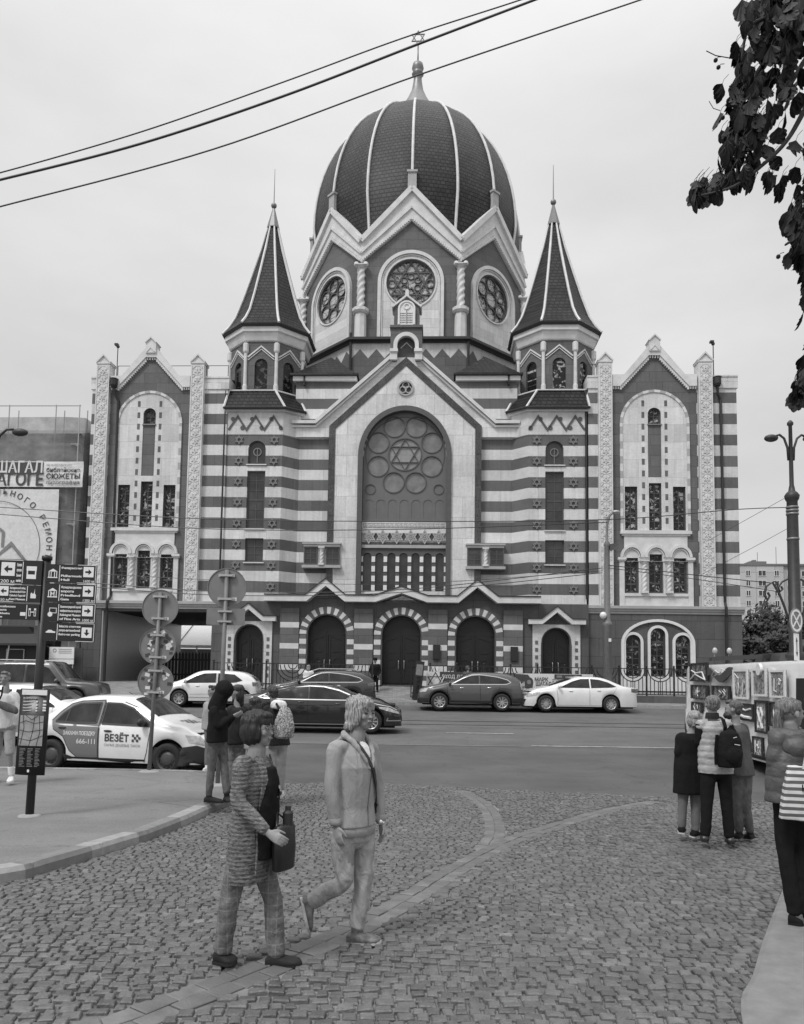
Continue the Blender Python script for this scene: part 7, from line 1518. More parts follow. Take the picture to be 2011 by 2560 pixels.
def block_banner(label, x0, x1, z0, z1, mat='poster_paper'):
    t = thing('banner', label, 'banner', (0, 38.5, 0), -YAW); b = MB(); n = 12; m = 8
    b.add([(x0+(x1-x0)*i/n, -.45+.03*math.sin(i*1.3+j*.8), z0+(z1-z0)*j/m) for j in range(m+1) for i in range(n+1)], [(j*(n+1)+i, j*(n+1)+i+1, (j+1)*(n+1)+i+1, (j+1)*(n+1)+i) for j in range(m) for i in range(n)]); b.s = True; b.build('sheet', mat, t); return t
x1, z1 = BB(178, 980); xm, z0 = BB(92, 1034)
xl = x1-11.0; tA = block_banner('exhibition banner with large letters hung on the scaffold netting', xl, x1, z0, z1)
yy = -.49; b = MB(); H_ = z1-z0
b.box(xl+.1, xm-.02, yy, yy+.01, z0+H_*.53, z1-.05); b.text('В СИНАГОГЕ', xm-4.9, z0+.08, .92, yy, 4.85, .02); b.text('библейские', xm+.14, z1-.55, .3, yy, x1-xm-.3, .015); b.text('СЮЖЕТЫ', xm+.14, z1-.9, .36, yy, x1-xm-.3, .02); b.build('lettering', 'poster_dark', tA)
b = MB(); b.text('литография', xm+.14, z0+.14, .28, yy, x1-xm-.3, .01); b.text('ПО 19 СЕНТЯБРЯ 2021', xm+.14, z1-.24, .12, yy, 1.3); b.build('small_lettering', 'poster_grey', tA)
b = MB(); b.text('МАРК ШАГАЛ', xm-4.7, z0+H_*.56, .82, yy-.01, 4.6, .02); b.build('white_lettering', 'poster_paper', tA)
x2, z3 = BB(126, 1037); z2 = BB(110, 1200)[1]-.6; tB = block_banner('pale square banner with a house drawing inside a ring of letters', x2-6.6, x2, z2-1.0, z3-.05); b = MB()
cx_, cz_ = BB(-10, 1160); R_ = 2.75
b.ring(cx_, cz_, R_*.86, R_*.85, yy, yy+.005, 40)
def curved(txt, a0, step, r_):
    for i, ch in enumerate(txt):
        if ch == ' ': continue
        a = a0-step*i; q = MB(); q.text(ch, 0, 0, .42, 0, None, .01, 'CENTER', .002); ca, sa = math.cos(a-PI/2), math.sin(a-PI/2)
        b.add([(cx_+r_*math.cos(a)+x*ca-z*sa, yy+y, cz_+r_*math.sin(a)+x*sa+z*ca) for x, y, z in q.v], q.f)
curved('КАПИТАЛЬНОГО РЕМОНТА', math.radians(140), math.radians(8.3), R_*.98); curved('ОБЛАСТИ', math.radians(-75), -math.radians(7.5), R_*.98) if False else None
curved('СТИ', math.radians(-34), math.radians(8), R_*.98); b.build('lettering', 'poster_dark', tB)
b = MB(); hx, hz = cx_+.1, cz_-1.35
b.band([(hx-.9, hz-.1), (hx+.75, hz+1.5), (hx+2.35, hz-.35), (hx+.75, hz-.35), (hx-.6, hz-.35)], .16, yy, yy+.01); b.band([(hx-1.6, hz+1.6), (hx-.4, hz+2.6), (hx+.3, hz+2.1), (hx+.3, hz+1.3)], .14, yy, yy+.01)
for q in (.1, .6, 1.1, 1.5): b.box(hx+q-.04, hx+q+.04, yy, yy+.01, hz-.35, hz+.65)
b.box(hx-.3, hx+1.5, yy, yy+.01, hz+.62, hz+.7); b.box(hx+.1, hx+1.1, yy, yy+.01, hz+.1, hz+.18); b.build('house_drawing', 'poster_grey', tB)
# small shed, ladder, notice board at the foot of it
sx_, sz_ = BB(30, 1420, -1.6); t = thing('kiosk', 'small dark wooden kiosk with a pitched canopy at the foot of the netted building', 'kiosk', (0, 38.5, 0), -YAW)
b = MB(); b.prism([(sx_-1.8, 1.0), (sx_+1.3, 1.0), (sx_+1.3, 3.1), (sx_+.6, 3.9), (sx_-1.2, 3.9), (sx_-1.8, 3.1)], -1.6, -.4); b.build('wall', 'wood_dark', t); b = MB(); b.poly([(sx_-2.3, -2.4, 3.0), (sx_+1.6, -2.4, 3.05), (sx_+.9, -.9, 4.0), (sx_-1.5, -.9, 4.0)]); b.box(sx_-2.3, sx_+1.6, -2.42, -2.38, 2.95, 3.05); b.build('canopy', 'metal_dark', t)
b = MB(); b.prism(rect(sx_-.4, sx_+.5, 1.6, 2.8), -1.66, -1.6, [rect(sx_-.36, sx_+.46, 1.64, 2.76)]); b.box(sx_-.6, sx_+1.2, -1.65, -1.62, 2.1, 2.14); b.tube([(sx_-.1, -2.3, 1), (sx_+.1, -2.3, 3.0)], .04, 5); b.tube([(sx_-.55, -2.3, 1), (sx_-.6, -2.3, 3.0)], .04, 5); b.build('frame', 'metal_light', t)
ix, iz = BB(132, 1392, -1.2); t = thing('notice_board', 'white site notice board on two thin legs before the netting', 'sign', (0, 38.5, 0), -YAW); b = MB(); b.box(ix-.62, ix+.62, -1.25, -1.2, iz-.42, iz+.42); b.build('board', 'white_paint', t)
b = MB(); b.tube([(ix-.55, -1.18, .9), (ix-.55, -1.18, iz+.4)], .03, 6); b.tube([(ix+.55, -1.18, .9), (ix+.55, -1.18, iz+.4)], .03, 6); b.build('leg', 'metal_light', t)
b = MB(); b.ring(ix-.35, iz+.25, .09, .07, -1.27, -1.25, 12)
for i in range(3): b.box(ix-.15, ix+.5, -1.262, -1.251, iz+.3-i*.09, iz+.32-i*.09)
b.box(ix-.62, ix+.62, -1.262, -1.251, iz-.17, iz-.15); b.build('printing', 'poster_grey', t)
b = MB(); b.tube([(ix-1.0, -1.0, 3.1), (ix+1.2, -1.0, 1.0)], .035, 5); b.box(ix-2.2, ix+.9, -.9, -.85, .9, 2.9); tag(b.build('tarpaulin', 'poster_dark'), 'dark sloping tarpaulin leaning on the netting below the notice board', 'tarpaulin'); bpy.data.objects[b and 'tarpaulin'].matrix_world = nb.matrix_basis
# ---- far apartment block and trees on the right
ax, ay = 135.0, 1
def AT(x, y): return at(x, y, ax)
q0, q1 = AT(1566, 1200), AT(1650, 1200); t = thing('apartment_block', 'pale five-storey panel apartment block far behind at the right', 'building', (q0.x, ax, 1.3), math.radians(-4))
W_ = 16; Ht = AT(1600, 1201).z-1.3; m, n, l, bs = newmat('panel_concrete'); B = NB(m); s = B.sep(B.obj()); br = B.brick(B.comb(s[0], s[2], 0), 3.2, 2.8, .04, .42, .5, .25, off=0); l.new(br.outputs[0], bs.inputs['Base Color'])
fz = (Ht-1.0)/6; b = MB(); b.box(-2.5, 7.9, 0, 12, 0, Ht); b.build('wall', 'panel_concrete', t); b = MB(); b.box(7.9, 22, .3, 12, 0, Ht+.3); b.build('wall', 'trim_mid', t)
b = MB(); b.box(-2.6, 22, -.15, 12, Ht, Ht+.3); b.box(3.2, 6.2, 3, 8, Ht+.4, Ht+1.2); b.box(4.2, 4.8, 4, 5, Ht+1.2, Ht+1.6); b.tube([(5, 4, Ht), (5, 4, Ht+3)], .05, 4); b.tube([(8.3, 4, Ht), (8.3, 4, Ht+4)], .05, 4); b.build('roof', 'metal_grey', t)
for i in range(7):
    for x, hw_ in ((1.8, .42), (4.2, .7), (6.7, .42), (9.2, .6), (11.6, .6), (14.0, .6)):
        z = Ht-1.9-i*1.78; y = -.1 if x < 7.5 else .2; b = MB(); b.prism(rect(x-hw_, x+hw_, z, z+1.05), y, y+.06, [rect(x-hw_+.08, x-.04, z+.08, z+.97), rect(x+.04, x+hw_-.08, z+.08, z+.97)]); w_ = b.build('window', 'white_paint', t)
        b = MB(); b.box(x-hw_+.05, x+hw_-.05, y+.03, y+.07, z+.05, z+1.0); b.build('pane', 'window_glass', w_)
b = MB(); b.box(-3.4, -2.6, 1, 5, 0, Ht-.5); b.build('side_wall', 'poster_dark', t)
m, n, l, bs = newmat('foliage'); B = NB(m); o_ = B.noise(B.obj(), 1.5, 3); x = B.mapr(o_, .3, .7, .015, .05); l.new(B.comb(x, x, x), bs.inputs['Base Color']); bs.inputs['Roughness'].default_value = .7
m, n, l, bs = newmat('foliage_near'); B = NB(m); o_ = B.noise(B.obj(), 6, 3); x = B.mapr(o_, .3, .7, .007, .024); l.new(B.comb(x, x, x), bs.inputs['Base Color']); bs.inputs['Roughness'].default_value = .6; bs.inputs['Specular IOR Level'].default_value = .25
plain('bark', .045, .9, .3, 12, .5, 30)
def tree(label, x, y, gz, h, r, n=1500, leaf=.22, seed=1, group='trees behind the right wing'):
    rn = random.Random(seed); t = thing('tree', label, 'tree', (x, y, gz), 0, group)
    b = MB(); b.s = True; b.tube([(0, 0, 0), (.1, 0, h*.3), (0, .1, h*.55), (.1, 0, h*.8)], [r*.09, r*.07, r*.045, r*.02], 8)
    for i in range(9): a = rn.uniform(0, 6.28); z = h*rn.uniform(.3, .6); b.tube([(0, 0, z), (r*.4*math.cos(a), r*.4*math.sin(a), z+h*.13), (r*.75*math.cos(a), r*.75*math.sin(a), z+h*.22)], [r*.035, r*.02, r*.008], 5)
    b.build('trunk', 'bark', t); b = MB(); cl_ = [(rn.uniform(-.65, .65)*r, rn.uniform(-.65, .65)*r, h*rn.uniform(.3, .88), r*rn.uniform(.25, .5)) for _ in range(22)]
    for i in range(n):
        c_ = rn.choice(cl_); d = V((rn.gauss(0, 1), rn.gauss(0, 1), rn.gauss(0, .8))).normalized()*c_[3]*rn.uniform(.6, 1.1); p = V(c_[:3])+d; u_ = V((rn.gauss(0, 1), rn.gauss(0, 1), rn.gauss(0, 1))).normalized(); w_ = u_.orthogonal().normalized(); s_ = leaf*rn.uniform(.6, 1.3)
        b.add([p-u_*s_, p+w_*s_*.6, p+u_*s_, p-w_*s_*.6], [(0, 1, 2, 3)])
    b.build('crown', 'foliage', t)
for i, (x, top, Y, r_) in enumerate(((1588, 1352, 74, 2.0), (1612, 1310, 82, 2.6), (1645, 1280, 84, 2.8), (1600, 1330, 90, 2.3), (1672, 1320, 78, 2.8), (1700, 1300, 80, 3.2))):
    p = at(x, top, Y); tree(['low dark tree against the corner of the right wing', 'dark round tree second from the right wing', 'tall dark tree under the apartment windows', 'small tree half hidden behind its neighbours', 'broad dark tree just left of the ornate lamp post', 'dark tree behind the ornate lamp post'][i], p.x, Y, 1.3, p.z-1.3, r_, 3200, .27, i+3)
# ---- sign posts with round signs seen from the back
plain('sign_back', .2, .5, .14, 5, .05, 10, .3); plain('post_grey', .16, .5, .15, 8)
def signback(base, discs, top, label, lean=0.0, rect_=None, stickers=()):
    t = thing('sign_post', label, 'sign post', tuple(base), 0); t.rotation_euler = (0, lean, 0)
    b = MB(); b.s = True; b.tube([(0, 0, 0), (0, 0, top)], .038, 10); b.build('post', 'post_grey', t); b = MB(); b.lathe([(.2, 0), (.17, .012), (.05, .03)], 14); b.build('base', 'granite', t)
    for i, (z, r_) in enumerate(discs):
        b = MB(); b.disc(0, z, r_, .045, .055, 36); b.ring(0, z, r_, r_-.012, .03, .055, 36); d_ = b.build('round_sign', 'sign_back', t)
        for q in (-.6, .6): b = MB(); b.box(-.11, .11, -.045, .045, z+q*r_-.018, z+q*r_+.018); b.box(-.14, -.1, -.02, .05, z+q*r_-.025, z+q*r_+.025); b.box(.1, .14, -.02, .05, z+q*r_-.025, z+q*r_+.025); b.build('bracket', 'metal_light', d_)
        b = MB(); b.box(.1, .18, .038, .044, z-r_*.68, z-r_*.68+.06); b.build('label', 'poster_paper', d_)
        if i in stickers:
            rn = random.Random(i+4); b = MB(); b2 = MB()
            for _ in range(26):
                a = rn.uniform(0, 6.28); q = r_*math.sqrt(rn.uniform(.02, .7)); w_, h_ = rn.uniform(.02, .055), rn.uniform(.015, .035); x_, z_ = q*math.cos(a), z+q*math.sin(a); th = rn.uniform(-.6, .6); cc = [(x_+u_*math.cos(th)-v_*math.sin(th), z_+u_*math.sin(th)+v_*math.cos(th)) for u_, v_ in ((-w_, -h_), (w_, -h_), (w_, h_), (-w_, h_))]
                (b if rn.random() < .6 else b2).prism(cc, .04-.0006*_*.1, .0445)
            b.build('stickers', 'poster_paper', d_); b2.build('stickers', 'poster_dark', d_)
    if rect_: z, hw_, hh_ = rect_; b = MB(); b.box(-hw_, hw_, .045, .055, z-hh_, z+hh_); r_ = b.build('plate_sign', 'sign_back', t); b = MB(); b.box(-.12, .12, -.045, .045, z+hh_*.6-.015, z+hh_*.6+.015); b.build('bracket', 'metal_light', r_); b = MB(); b.box(-.12, .12, -.045, .045, z-hh_*.6-.015, z-hh_*.6+.015); b.build('bracket', 'metal_light', r_)
    return t
b1 = gp(317, 1638, .13); s1_ = b1.y*K/FPX
zz = lambda x, y, Y: at(x, y, Y).z
signback(b1, [(zz(341, 1290, b1.y)-b1.z, 39*s1_), (zz(336, 1372, b1.y)-b1.z, 39*s1_), (zz(331, 1447, b1.y)-b1.z, 38*s1_)], zz(343, 1258, b1.y)-b1.z, 'grey post with three round sign backs, two of them plastered with stickers', .025, None, (1, 2))
b2 = gp(463, 1668, .13); Y2 = 13.2; b2 = at(463, 1650, Y2); b2.z = G(Y2)+.13; s2_ = Y2*K/FPX
signback(b2, [(zz(481, 1247, Y2)-b2.z, 42*s2_)], zz(482, 1210, Y2)-b2.z, 'taller grey post with one round and one oblong sign back', .012, (zz(478, 1309, Y2)-b2.z, 41*s2_, 18*s2_))
# ---- dark wayfinding post
b0 = gp(63, 1733, .13); Yw = b0.y; sw = Yw*K/FPX; t = thing('wayfinding_post', 'black wayfinding post with direction boards and a street map panel', 'sign post', tuple(b0), 0); t.rotation_euler = (0, .018, 0)
def L2(x, y): p = at(x, y, Yw); z = p.z-b0.z; return p.x-b0.x-.018*z, z
plain('sign_black', .012, .35, .05, 4); plain('sign_white', .72, .4, .03)
b = MB(); b.s = True; ztop = L2(100, 1181)[1]; b.tube([(0, 0, 0), (0, 0, ztop-.05)], .052, 14); b.tube([(0, 0, ztop-.05), (0, 0, ztop)], .065, 14); b.build('post', 'iron_black', t)
b = MB(); b.lathe([(.14, 0), (.13, .015), (.07, .03)], 16); b.build('base_plate', 'granite', t)
boards = [  # corners in the photo: left-top, right-top, right-bottom, left-bottom, arrow, distance, lines, icon
 ((5, 1186), (96, 1198), (93, 1247), (0, 1241), 'L', '200 м', ('Ярмарка', 'сувениров', 'Souvenir', 'market'), 'stall'),
 ((1, 1240), (93, 1248), (90, 1282), (-2, 1280), 'L', '150 м', ('Кафедральный собор,', 'Органный зал, Музей И. Канта', 'Cathedral. Organ-hall', 'Kant Museum'), 'church'),
 ((-28, 1284), (90, 1283), (86, 1318), (-30, 1318), 'L', '900 м', ('Закхаймские', 'ворота', 'Sackheim', 'Gate'), 'gate'),
 ((104, 1199), (210, 1200), (209, 1240), (103, 1238), 'R', '1600 м', ('Филармония', '', 'Philharmonic', 'Hall'), 'museum'),
 ((103, 1239), (209, 1241), (208, 1281), (101, 1279), 'R', '1300 м', ('Фридландские', 'ворота', 'Friedland', 'Gate'), 'museumM'),
 ((101, 1280), (208, 1282), (207, 1322), (99, 1321), 'R', '1000 м', ('Калининградский музей', 'изобразительных искусств', 'Kaliningrad Museum', 'of Fine Arts'), 'art'),
 ((99, 1322), (206, 1323), (203, 1364), (96, 1360), 'D', '', ('Место стоянки', 'ретро-автомобилей', 'Retro-car parking', ''), 'car')]
for lt, rtp, rb, lbm, ar, dist, lines, icon in boards:
    x0, x1_ = L2(*lt)[0], L2(*rtp)[0]; zt = (L2(*lt)[1]+L2(*rtp)[1])/2; zb_ = (L2(*rb)[1]+L2(*lbm)[1])/2+.006; hgt = zt-zb_; y = -.07
    b = MB(); b.prism([(x0, zb_), (x1_, zb_), (x1_, zt), (x0, zt)], y, y+.03); bd = b.build('direction_board', 'sign_black', t); y -= .004
    q = MB(); S_ = hgt
    side = 1 if ar in 'RD' else -1; xe = x1_ if side > 0 else x0; sq = S_*.56; a0 = xe-side*(S_*.12+sq/2) ; za_ = zt-S_*.1-sq/2 if dist else zt-S_*.5
    cxs, czs = a0, za_; hsq = sq/2
    q.prism(rect(cxs-hsq, cxs+hsq, czs-hsq, czs+hsq), y, y+.003)
    q.box(x1_-.006 if side > 0 else x0, x1_ if side > 0 else x0+.006, y, y+.003, zb_, zt); q.box(min(xe, xe-side*S_), max(xe, xe-side*S_), y, y+.003, zb_, zb_+.006); q.box(min(xe, xe-side*S_), max(xe, xe-side*S_), y, y+.003, zt-.006, zt)
    if dist: q.text(dist, cxs-hsq*1.0, zb_+S_*.05, S_*.2, y, sq)
    xi = (x0+S_*.4) if side > 0 else (x1_-S_*.42); xl_ = xi+side*S_*.36; q.box(xl_-.004, xl_+.004, y, y+.003, zb_+S_*.06, zt-S_*.06)
    tx0 = xl_+.02 if side > 0 else x0+S_*.76; tw = abs((a0-side*hsq)-xl_)-.04
    for i, ln in enumerate(lines):
        if ln: q.text(ln, tx0, zt-S_*(.25+.215*i), S_*.165, y, min(tw, len(ln)*S_*.115), .028)
    ci = xi; zi = (zt+zb_)/2; e = S_*.26
    if icon.startswith('museum'):
        q.prism([(ci-e, zi+e*.35), (ci+e, zi+e*.35), (ci, zi+e*.95)], y, y+.003); q.box(ci-e, ci+e, y, y+.003, zi-e, zi-e*.8)
        for k in (-.8, -.35, .35, .8): q.box(ci+e*k-e*.08, ci+e*k+e*.08, y, y+.003, zi-e*.8, zi+e*.3)
        if icon[-1] == 'M': q.text('M', ci-e*.3, zi-e*.6, e*.9, y, e*.6, .02)
    elif icon == 'stall': q.box(ci-e*.8, ci+e*.8, y, y+.003, zi+e*.3, zi+e); q.box(ci-e*.75, ci-e*.55, y, y+.003, zi-e, zi+e*.3); q.box(ci+e*.55, ci+e*.75, y, y+.003, zi-e, zi+e*.3); q.box(ci-e*.55, ci+e*.55, y, y+.003, zi-e, zi-e*.3)
    elif icon == 'church': q.prism([(ci-e*.6, zi-e), (ci+e*.6, zi-e), (ci+e*.6, zi-e*.2), (ci+e*.35, zi), (ci+e*.3, zi+e*1.1), (ci+e*.15, zi+.1*e), (ci-e*.2, zi-e*.0), (ci-e*.4, zi+e*.3), (ci-e*.6, zi)], y, y+.003)
    elif icon == 'gate':
        for k in (-1, 1): q.prism(rect(ci+k*e*.65-e*.25, ci+k*e*.65+e*.25, zi-e, zi+e*.9), y, y+.003, [rect(ci+k*e*.65-e*.14, ci+k*e*.65+e*.14, zi-e*.85, zi+e*.5)])
        q.box(ci-e*.4, ci+e*.4, y, y+.003, zi-e*.1, zi+e*.1); q.box(ci-e*2.9, ci-e*1.6, y, y+.003, zi-e*.95, zi-e*.1)
    elif icon == 'art': q.prism(rect(ci-e*.5, ci+e, zi-e*.2, zi+e*.9), y, y+.003, [rect(ci-e*.38, ci+e*.88, zi-e*.08, zi+e*.78)]); q.disc(ci-e*.3, zi-e*.45, e*.5, y-.001, y+.003, 14)
    elif icon == 'car': q.prism([(ci-e, zi-e*.25), (ci+e, zi-e*.25), (ci+e, zi+e*.05), (ci+e*.5, zi+e*.1), (ci+e*.2, zi+e*.35), (ci-e*.5, zi+e*.35), (ci-e*.8, zi+e*.05), (ci-e, zi)], y, y+.003)
    q.build('lettering', 'sign_white', bd)
    q = MB(); y -= .002; ah = hsq*.62; d_ = {'R': (1, 0), 'L': (-1, 0), 'D': (0, -1)}[ar]; R2 = lambda a_, c_: (cxs+a_*d_[0]-c_*d_[1], czs+a_*d_[1]+c_*d_[0]); q.prism([R2(-ah, ah*.28), R2(0, ah*.28), R2(0, ah*.9), R2(ah, 0), R2(0, -ah*.9), R2(0, -ah*.28), R2(-ah, -ah*.28)], y, y+.003); q.build('arrow', 'sign_black', bd)
# map panel
mx0, mzt = L2(52, 1462); mx1 = L2(113, 1462)[0]; mzb = L2(38, 1643)[1]; yb_ = -.09
b = MB(); n = 8; b.s = True; b.loft([[(mx0+(mx1-mx0)*i/n-.018*0, yb_-.03*math.sin(PI*i/n), z) for i in range(n+1)]+[(mx0+(mx1-mx0)*i/n, yb_+.02, z) for i in range(n, -1, -1)] for z in (mzb, mzt)]); mpn = b.build('map_panel', 'sign_black', t)
W_m = mx1-mx0; yq = yb_-.034; fx = lambda u: mx0+W_m*u; fz_ = lambda v: mzb+(mzt-mzb)*v
b = MB(); b.box(fx(.1), fx(.96), yq, yq+.003, fz_(.93), fz_(.99)); b.build('header', 'sign_white', mpn); plain('map_paper', .3, .5, .25, 14); b = MB(); b.box(fx(.1), fx(.9), yq-.001, yq+.003, fz_(.34), fz_(.69)); b.build('map', 'map_paper', mpn)
rn = random.Random(2); b = MB(); vps = []
for pts in (((.1, .6), (.3, .63), (.6, .6), (.9, .62)), ((.1, .52), (.4, .5), (.9, .53)), ((.2, .69), (.25, .55), (.15, .34)), ((.6, .69), (.55, .5), (.45, .34)), ((.1, .42), (.5, .4), (.9, .46)), ((.75, .69), (.8, .5), (.7, .34)), ((.3, .69), (.5, .64), (.7, .69))): b.tube([(fx(u_), yq-.003, fz_(v_)) for u_, v_ in pts], .0032, 4)
b.build('map_streets', 'sign_black', mpn); b = MB(); b.text('ул. Октябрьская 1', fx(.16), fz_(.885), .03, yq, W_m*.5); b.disc(fx(.2), fz_(.96), .012, yq-.002, yq, 8)
for i, v_ in enumerate((.85, .81, .775, .745)): b.box(fx(.16), fx(.45 if i else .5), yq, yq+.002, fz_(v_), fz_(v_+.006)); b.box(fx(.6), fx(.66), yq, yq+.002, fz_(v_-.006), fz_(v_+.012)); b.box(fx(.84), fx(.95), yq, yq+.002, fz_(v_), fz_(v_+.02))
b.box(fx(.45), fx(.52), yq, yq+.002, fz_(.035), fz_(.065)); b.build('lettering', 'sign_white', mpn); b = MB()
for i in range(13):
    for u_ in (.15, .42, .68): b.box(fx(u_), fx(u_+rn.uniform(.1, .2)), yq, yq+.002, fz_(.1+i*.017), fz_(.1+i*.017+.006))
b.build('small_print', 'poster_grey', mpn)
# ---- ornate lamp post at the right with the no-stopping sign
Yp = 18.0; lx = at(1693, 1500, Yp).x; lz0 = G(Yp); t = thing('lamp_post', 'ornate cast iron lamp post with curled brackets and a no-stopping sign, right edge', 'lamp post', (lx, Yp, lz0), 0); SP = Yp*K/FPX
def LZ(y): return at(1693, y, Yp).z-lz0
plain('lamp_paint', .04, .5, .2, 8, .1, 20, .3)
b = MB(); b.s = True; r = SP; b.lathe([(r*20, 0), (r*20, LZ(1500)), (r*18, LZ(1420)), (r*18, LZ(1402)), (r*21, LZ(1398)), (r*21, LZ(1390)), (r*13, LZ(1385)), (r*11.5, LZ(1100)), (r*11, LZ(1065)), (r*14, LZ(1060)), (r*15.5, LZ(1053)), (r*11.5, LZ(1047)), (r*7, LZ(1043)), (r*6, LZ(1036)), (r*4.6, LZ(1030)), (r*3.8, LZ(905)), (r*6.5, LZ(902)), (r*6.5, LZ(898)), (r*2.4, LZ(893))], 20); b.build('post', 'lamp_paint', t)
b = MB(); b.s = True
for z_ in (1080, 1087, 1094, 1147): b.lathe([(r*12.5, LZ(z_)), (r*13, LZ(z_)+.02), (r*12.5, LZ(z_)+.05)], 16)
b.build('clamp', 'metal_grey', t)
for s_, xx in ((-1, 1), (1, -1)):
    b = MB(); b.s = True; z0_ = LZ(960); b.tube([(s_*r*5, 0, z0_-.2), (s_*r*7, 0, z0_+.1), (s_*r*14, 0, z0_+.33), (s_*r*24, 0, z0_+.42), (s_*r*30, 0, z0_+.39)], [.035, .03, .028, .028, .03], 8); b.build('arm', 'lamp_paint', t)
    b = MB(); b.s = True; b.ball((s_*r*42, 0, z0_+.33), (r*15, .12, r*8), 14, 8); b.build('lamp_head', 'lamp_paint', t)
    for kx, zc_ in ((1, LZ(1248)),):
        b = MB(); b.tube([(s_*r*14, 0, zc_-.75), (s_*r*22, 0, zc_-.45), (s_*r*32, 0, zc_-.15), (s_*r*46, 0, zc_+.12), (s_*r*60, 0, zc_+.02), (s_*r*64, 0, zc_-.2), (s_*r*57, 0, zc_-.3), (s_*r*53, 0, zc_-.2), (s_*r*57, 0, zc_-.12)], .028, 6)
        b.tube([(s_*r*14, 0, zc_+.2), (s_*r*26, 0, zc_+.13), (s_*r*34, 0, zc_+.0), (s_*r*30, 0, zc_-.1), (s_*r*25, 0, zc_-.04), (s_*r*28, 0, zc_+.03)], .024, 6); b.tube([(s_*r*36, 0, zc_), (s_*r*36, 0, zc_+.12), (s_*r*44, 0, zc_+.14)], .016, 5); b.build('scroll_bracket', 'lamp_paint', t)
    b = MB(); zc_ = LZ(1248); b.tube([(s_*r*60, 0, zc_-.2), (s_*r*57, 0, zc_-.52)], .014, 5); b.tube([(s_*r*60, 0, zc_-.2), (s_*r*72, 0, zc_-.55)], .014, 5); b.tube([(s_*r*50, 0, zc_-.56), (s_*r*76, 0, zc_-.56)], .02, 5); b.build('hanging_lantern_frame', 'lamp_paint', t)
TS = Matrix.Translation((-r*13, -.33, 0)) @ Matrix.Rotation(math.radians(36), 4, 'Z') @ Matrix.Translation((r*13, .33, 0)); b = MB(); b.T = TS; b.ring(-r*13, LZ(1320), .29, .26, -.34, -.33, 30); b.disc(-r*13, LZ(1320), .285, -.329, -.32, 30); sg = b.build('round_sign', 'poster_grey', t)
def ell(rx, rz, n=30): return [(-r*13+rx*math.cos(2*PI*k/n), LZ(1320)+rz*math.sin(2*PI*k/n)) for k in range(n)]
b = MB(); b.T = TS; b.prism(ell(.26, .26), -.342, -.334, [ell(.21, .21)]); b.band([(-r*13-.15, LZ(1320)-.15), (-r*13+.15, LZ(1320)+.15)], .04, -.343, -.335); b.band([(-r*13-.15, LZ(1320)+.15), (-r*13+.15, LZ(1320)-.15)], .04, -.344, -.336); b.build('cross_mark', 'sign_white', sg)
b = MB(); b.T = TS; b.box(-r*13-.11, -r*13+.11, -.33, -.32, LZ(1403), LZ(1347)); p2_ = b.build('plate_sign', 'sign_white', t); za_, zb_ = LZ(1395), LZ(1355); b = MB(); x_ = -r*13; b.T = TS; b.box(x_-.012, x_+.012, -.336, -.331, za_+.08, zb_-.08); b.prism([(x_-.04, za_+.1), (x_, za_), (x_+.04, za_+.1)], -.336, -.331); b.prism([(x_-.04, zb_-.1), (x_+.04, zb_-.1), (x_, zb_)], -.336, -.331); b.build('arrow', 'sign_black', p2_)
# ---- lamp and wire pole in front of the right wing, lamp at the left edge
Yq = 34.3; t = thing('lamp_post', 'slim grey lamp pole with a floodlight in front of the right wing', 'lamp post', tuple(V((at(1291, 1470, Yq).x, Yq, .5))), 0); LQ = lambda y: at(1291, y, Yq).z-.5; rq = Yq*K/FPX
b = MB(); b.s = True; b.lathe([(rq*8.5, 0), (rq*8.5, LQ(1330)), (rq*11, LQ(1326)), (rq*9, LQ(1322)), (rq*6.5, LQ(1316)), (rq*6, LQ(1200)), (rq*5.5, LQ(1160)), (rq*7, LQ(1156)), (rq*3, LQ(1148)), (rq*2.2, LQ(1110)), (rq*2.2, LQ(1098))], 14); b.tube([(0, 0, LQ(1150)), (rq*1, 0, LQ(1115)), (rq*6, 0, LQ(1095)), (rq*14, 0, LQ(1088))], .05, 6); b.build('post', 'post_grey', t)
b = MB(); b.s = True; b.ball((rq*20, 0, LQ(1087)), (rq*9, .15, rq*4)); b.build('lamp_head', 'metal_light', t); b = MB(); b.loft([[(rq*4, -.2, LQ(1172)), (rq*22, -.3, LQ(1166)), (rq*22, -.1, LQ(1158)), (rq*6, .1, LQ(1160))], [(rq*4, -.15, LQ(1160)), (rq*22, -.25, LQ(1156)), (rq*22, 0, LQ(1152)), (rq*8, .1, LQ(1154))]]); b.build('floodlight', 'iron_black', t); b = MB(); b.s = True; b.ball((-rq*10, -.1, LQ(1307)), rq*7.5); b.build('globe_lamp', 'white_paint', t); b = MB(); b.box(-.02, .1, -.26, -.25, LQ(1363), LQ(1356)); b.build('small_plate', 'sign_white', t)
Ye = 25.0; t = thing('street_lamp', 'curved street lamp head reaching in at the left edge above the banners', 'street lamp', tuple(V((at(-30, 1400, Ye).x, Ye, G(Ye)))), 0); e0 = V(t.location); E_ = lambda x, y: tuple(V((at(x, y, Ye).x-e0.x, 0, at(x, y, Ye).z-e0.z)))
b = MB(); b.s = True; b.tube([(0, 0, 0), (0, 0, E_(-28, 1000)[2]), E_(-15, 960), E_(0, 925), E_(15, 912), E_(30, 912)], [.09, .07, .05, .045, .04, .04], 8); b.build('post', 'lamp_paint', t); b = MB(); b.s = True; b.ball(E_(43, 918), (.27, .13, .13)); b.build('lamp_head', 'lamp_paint', t)
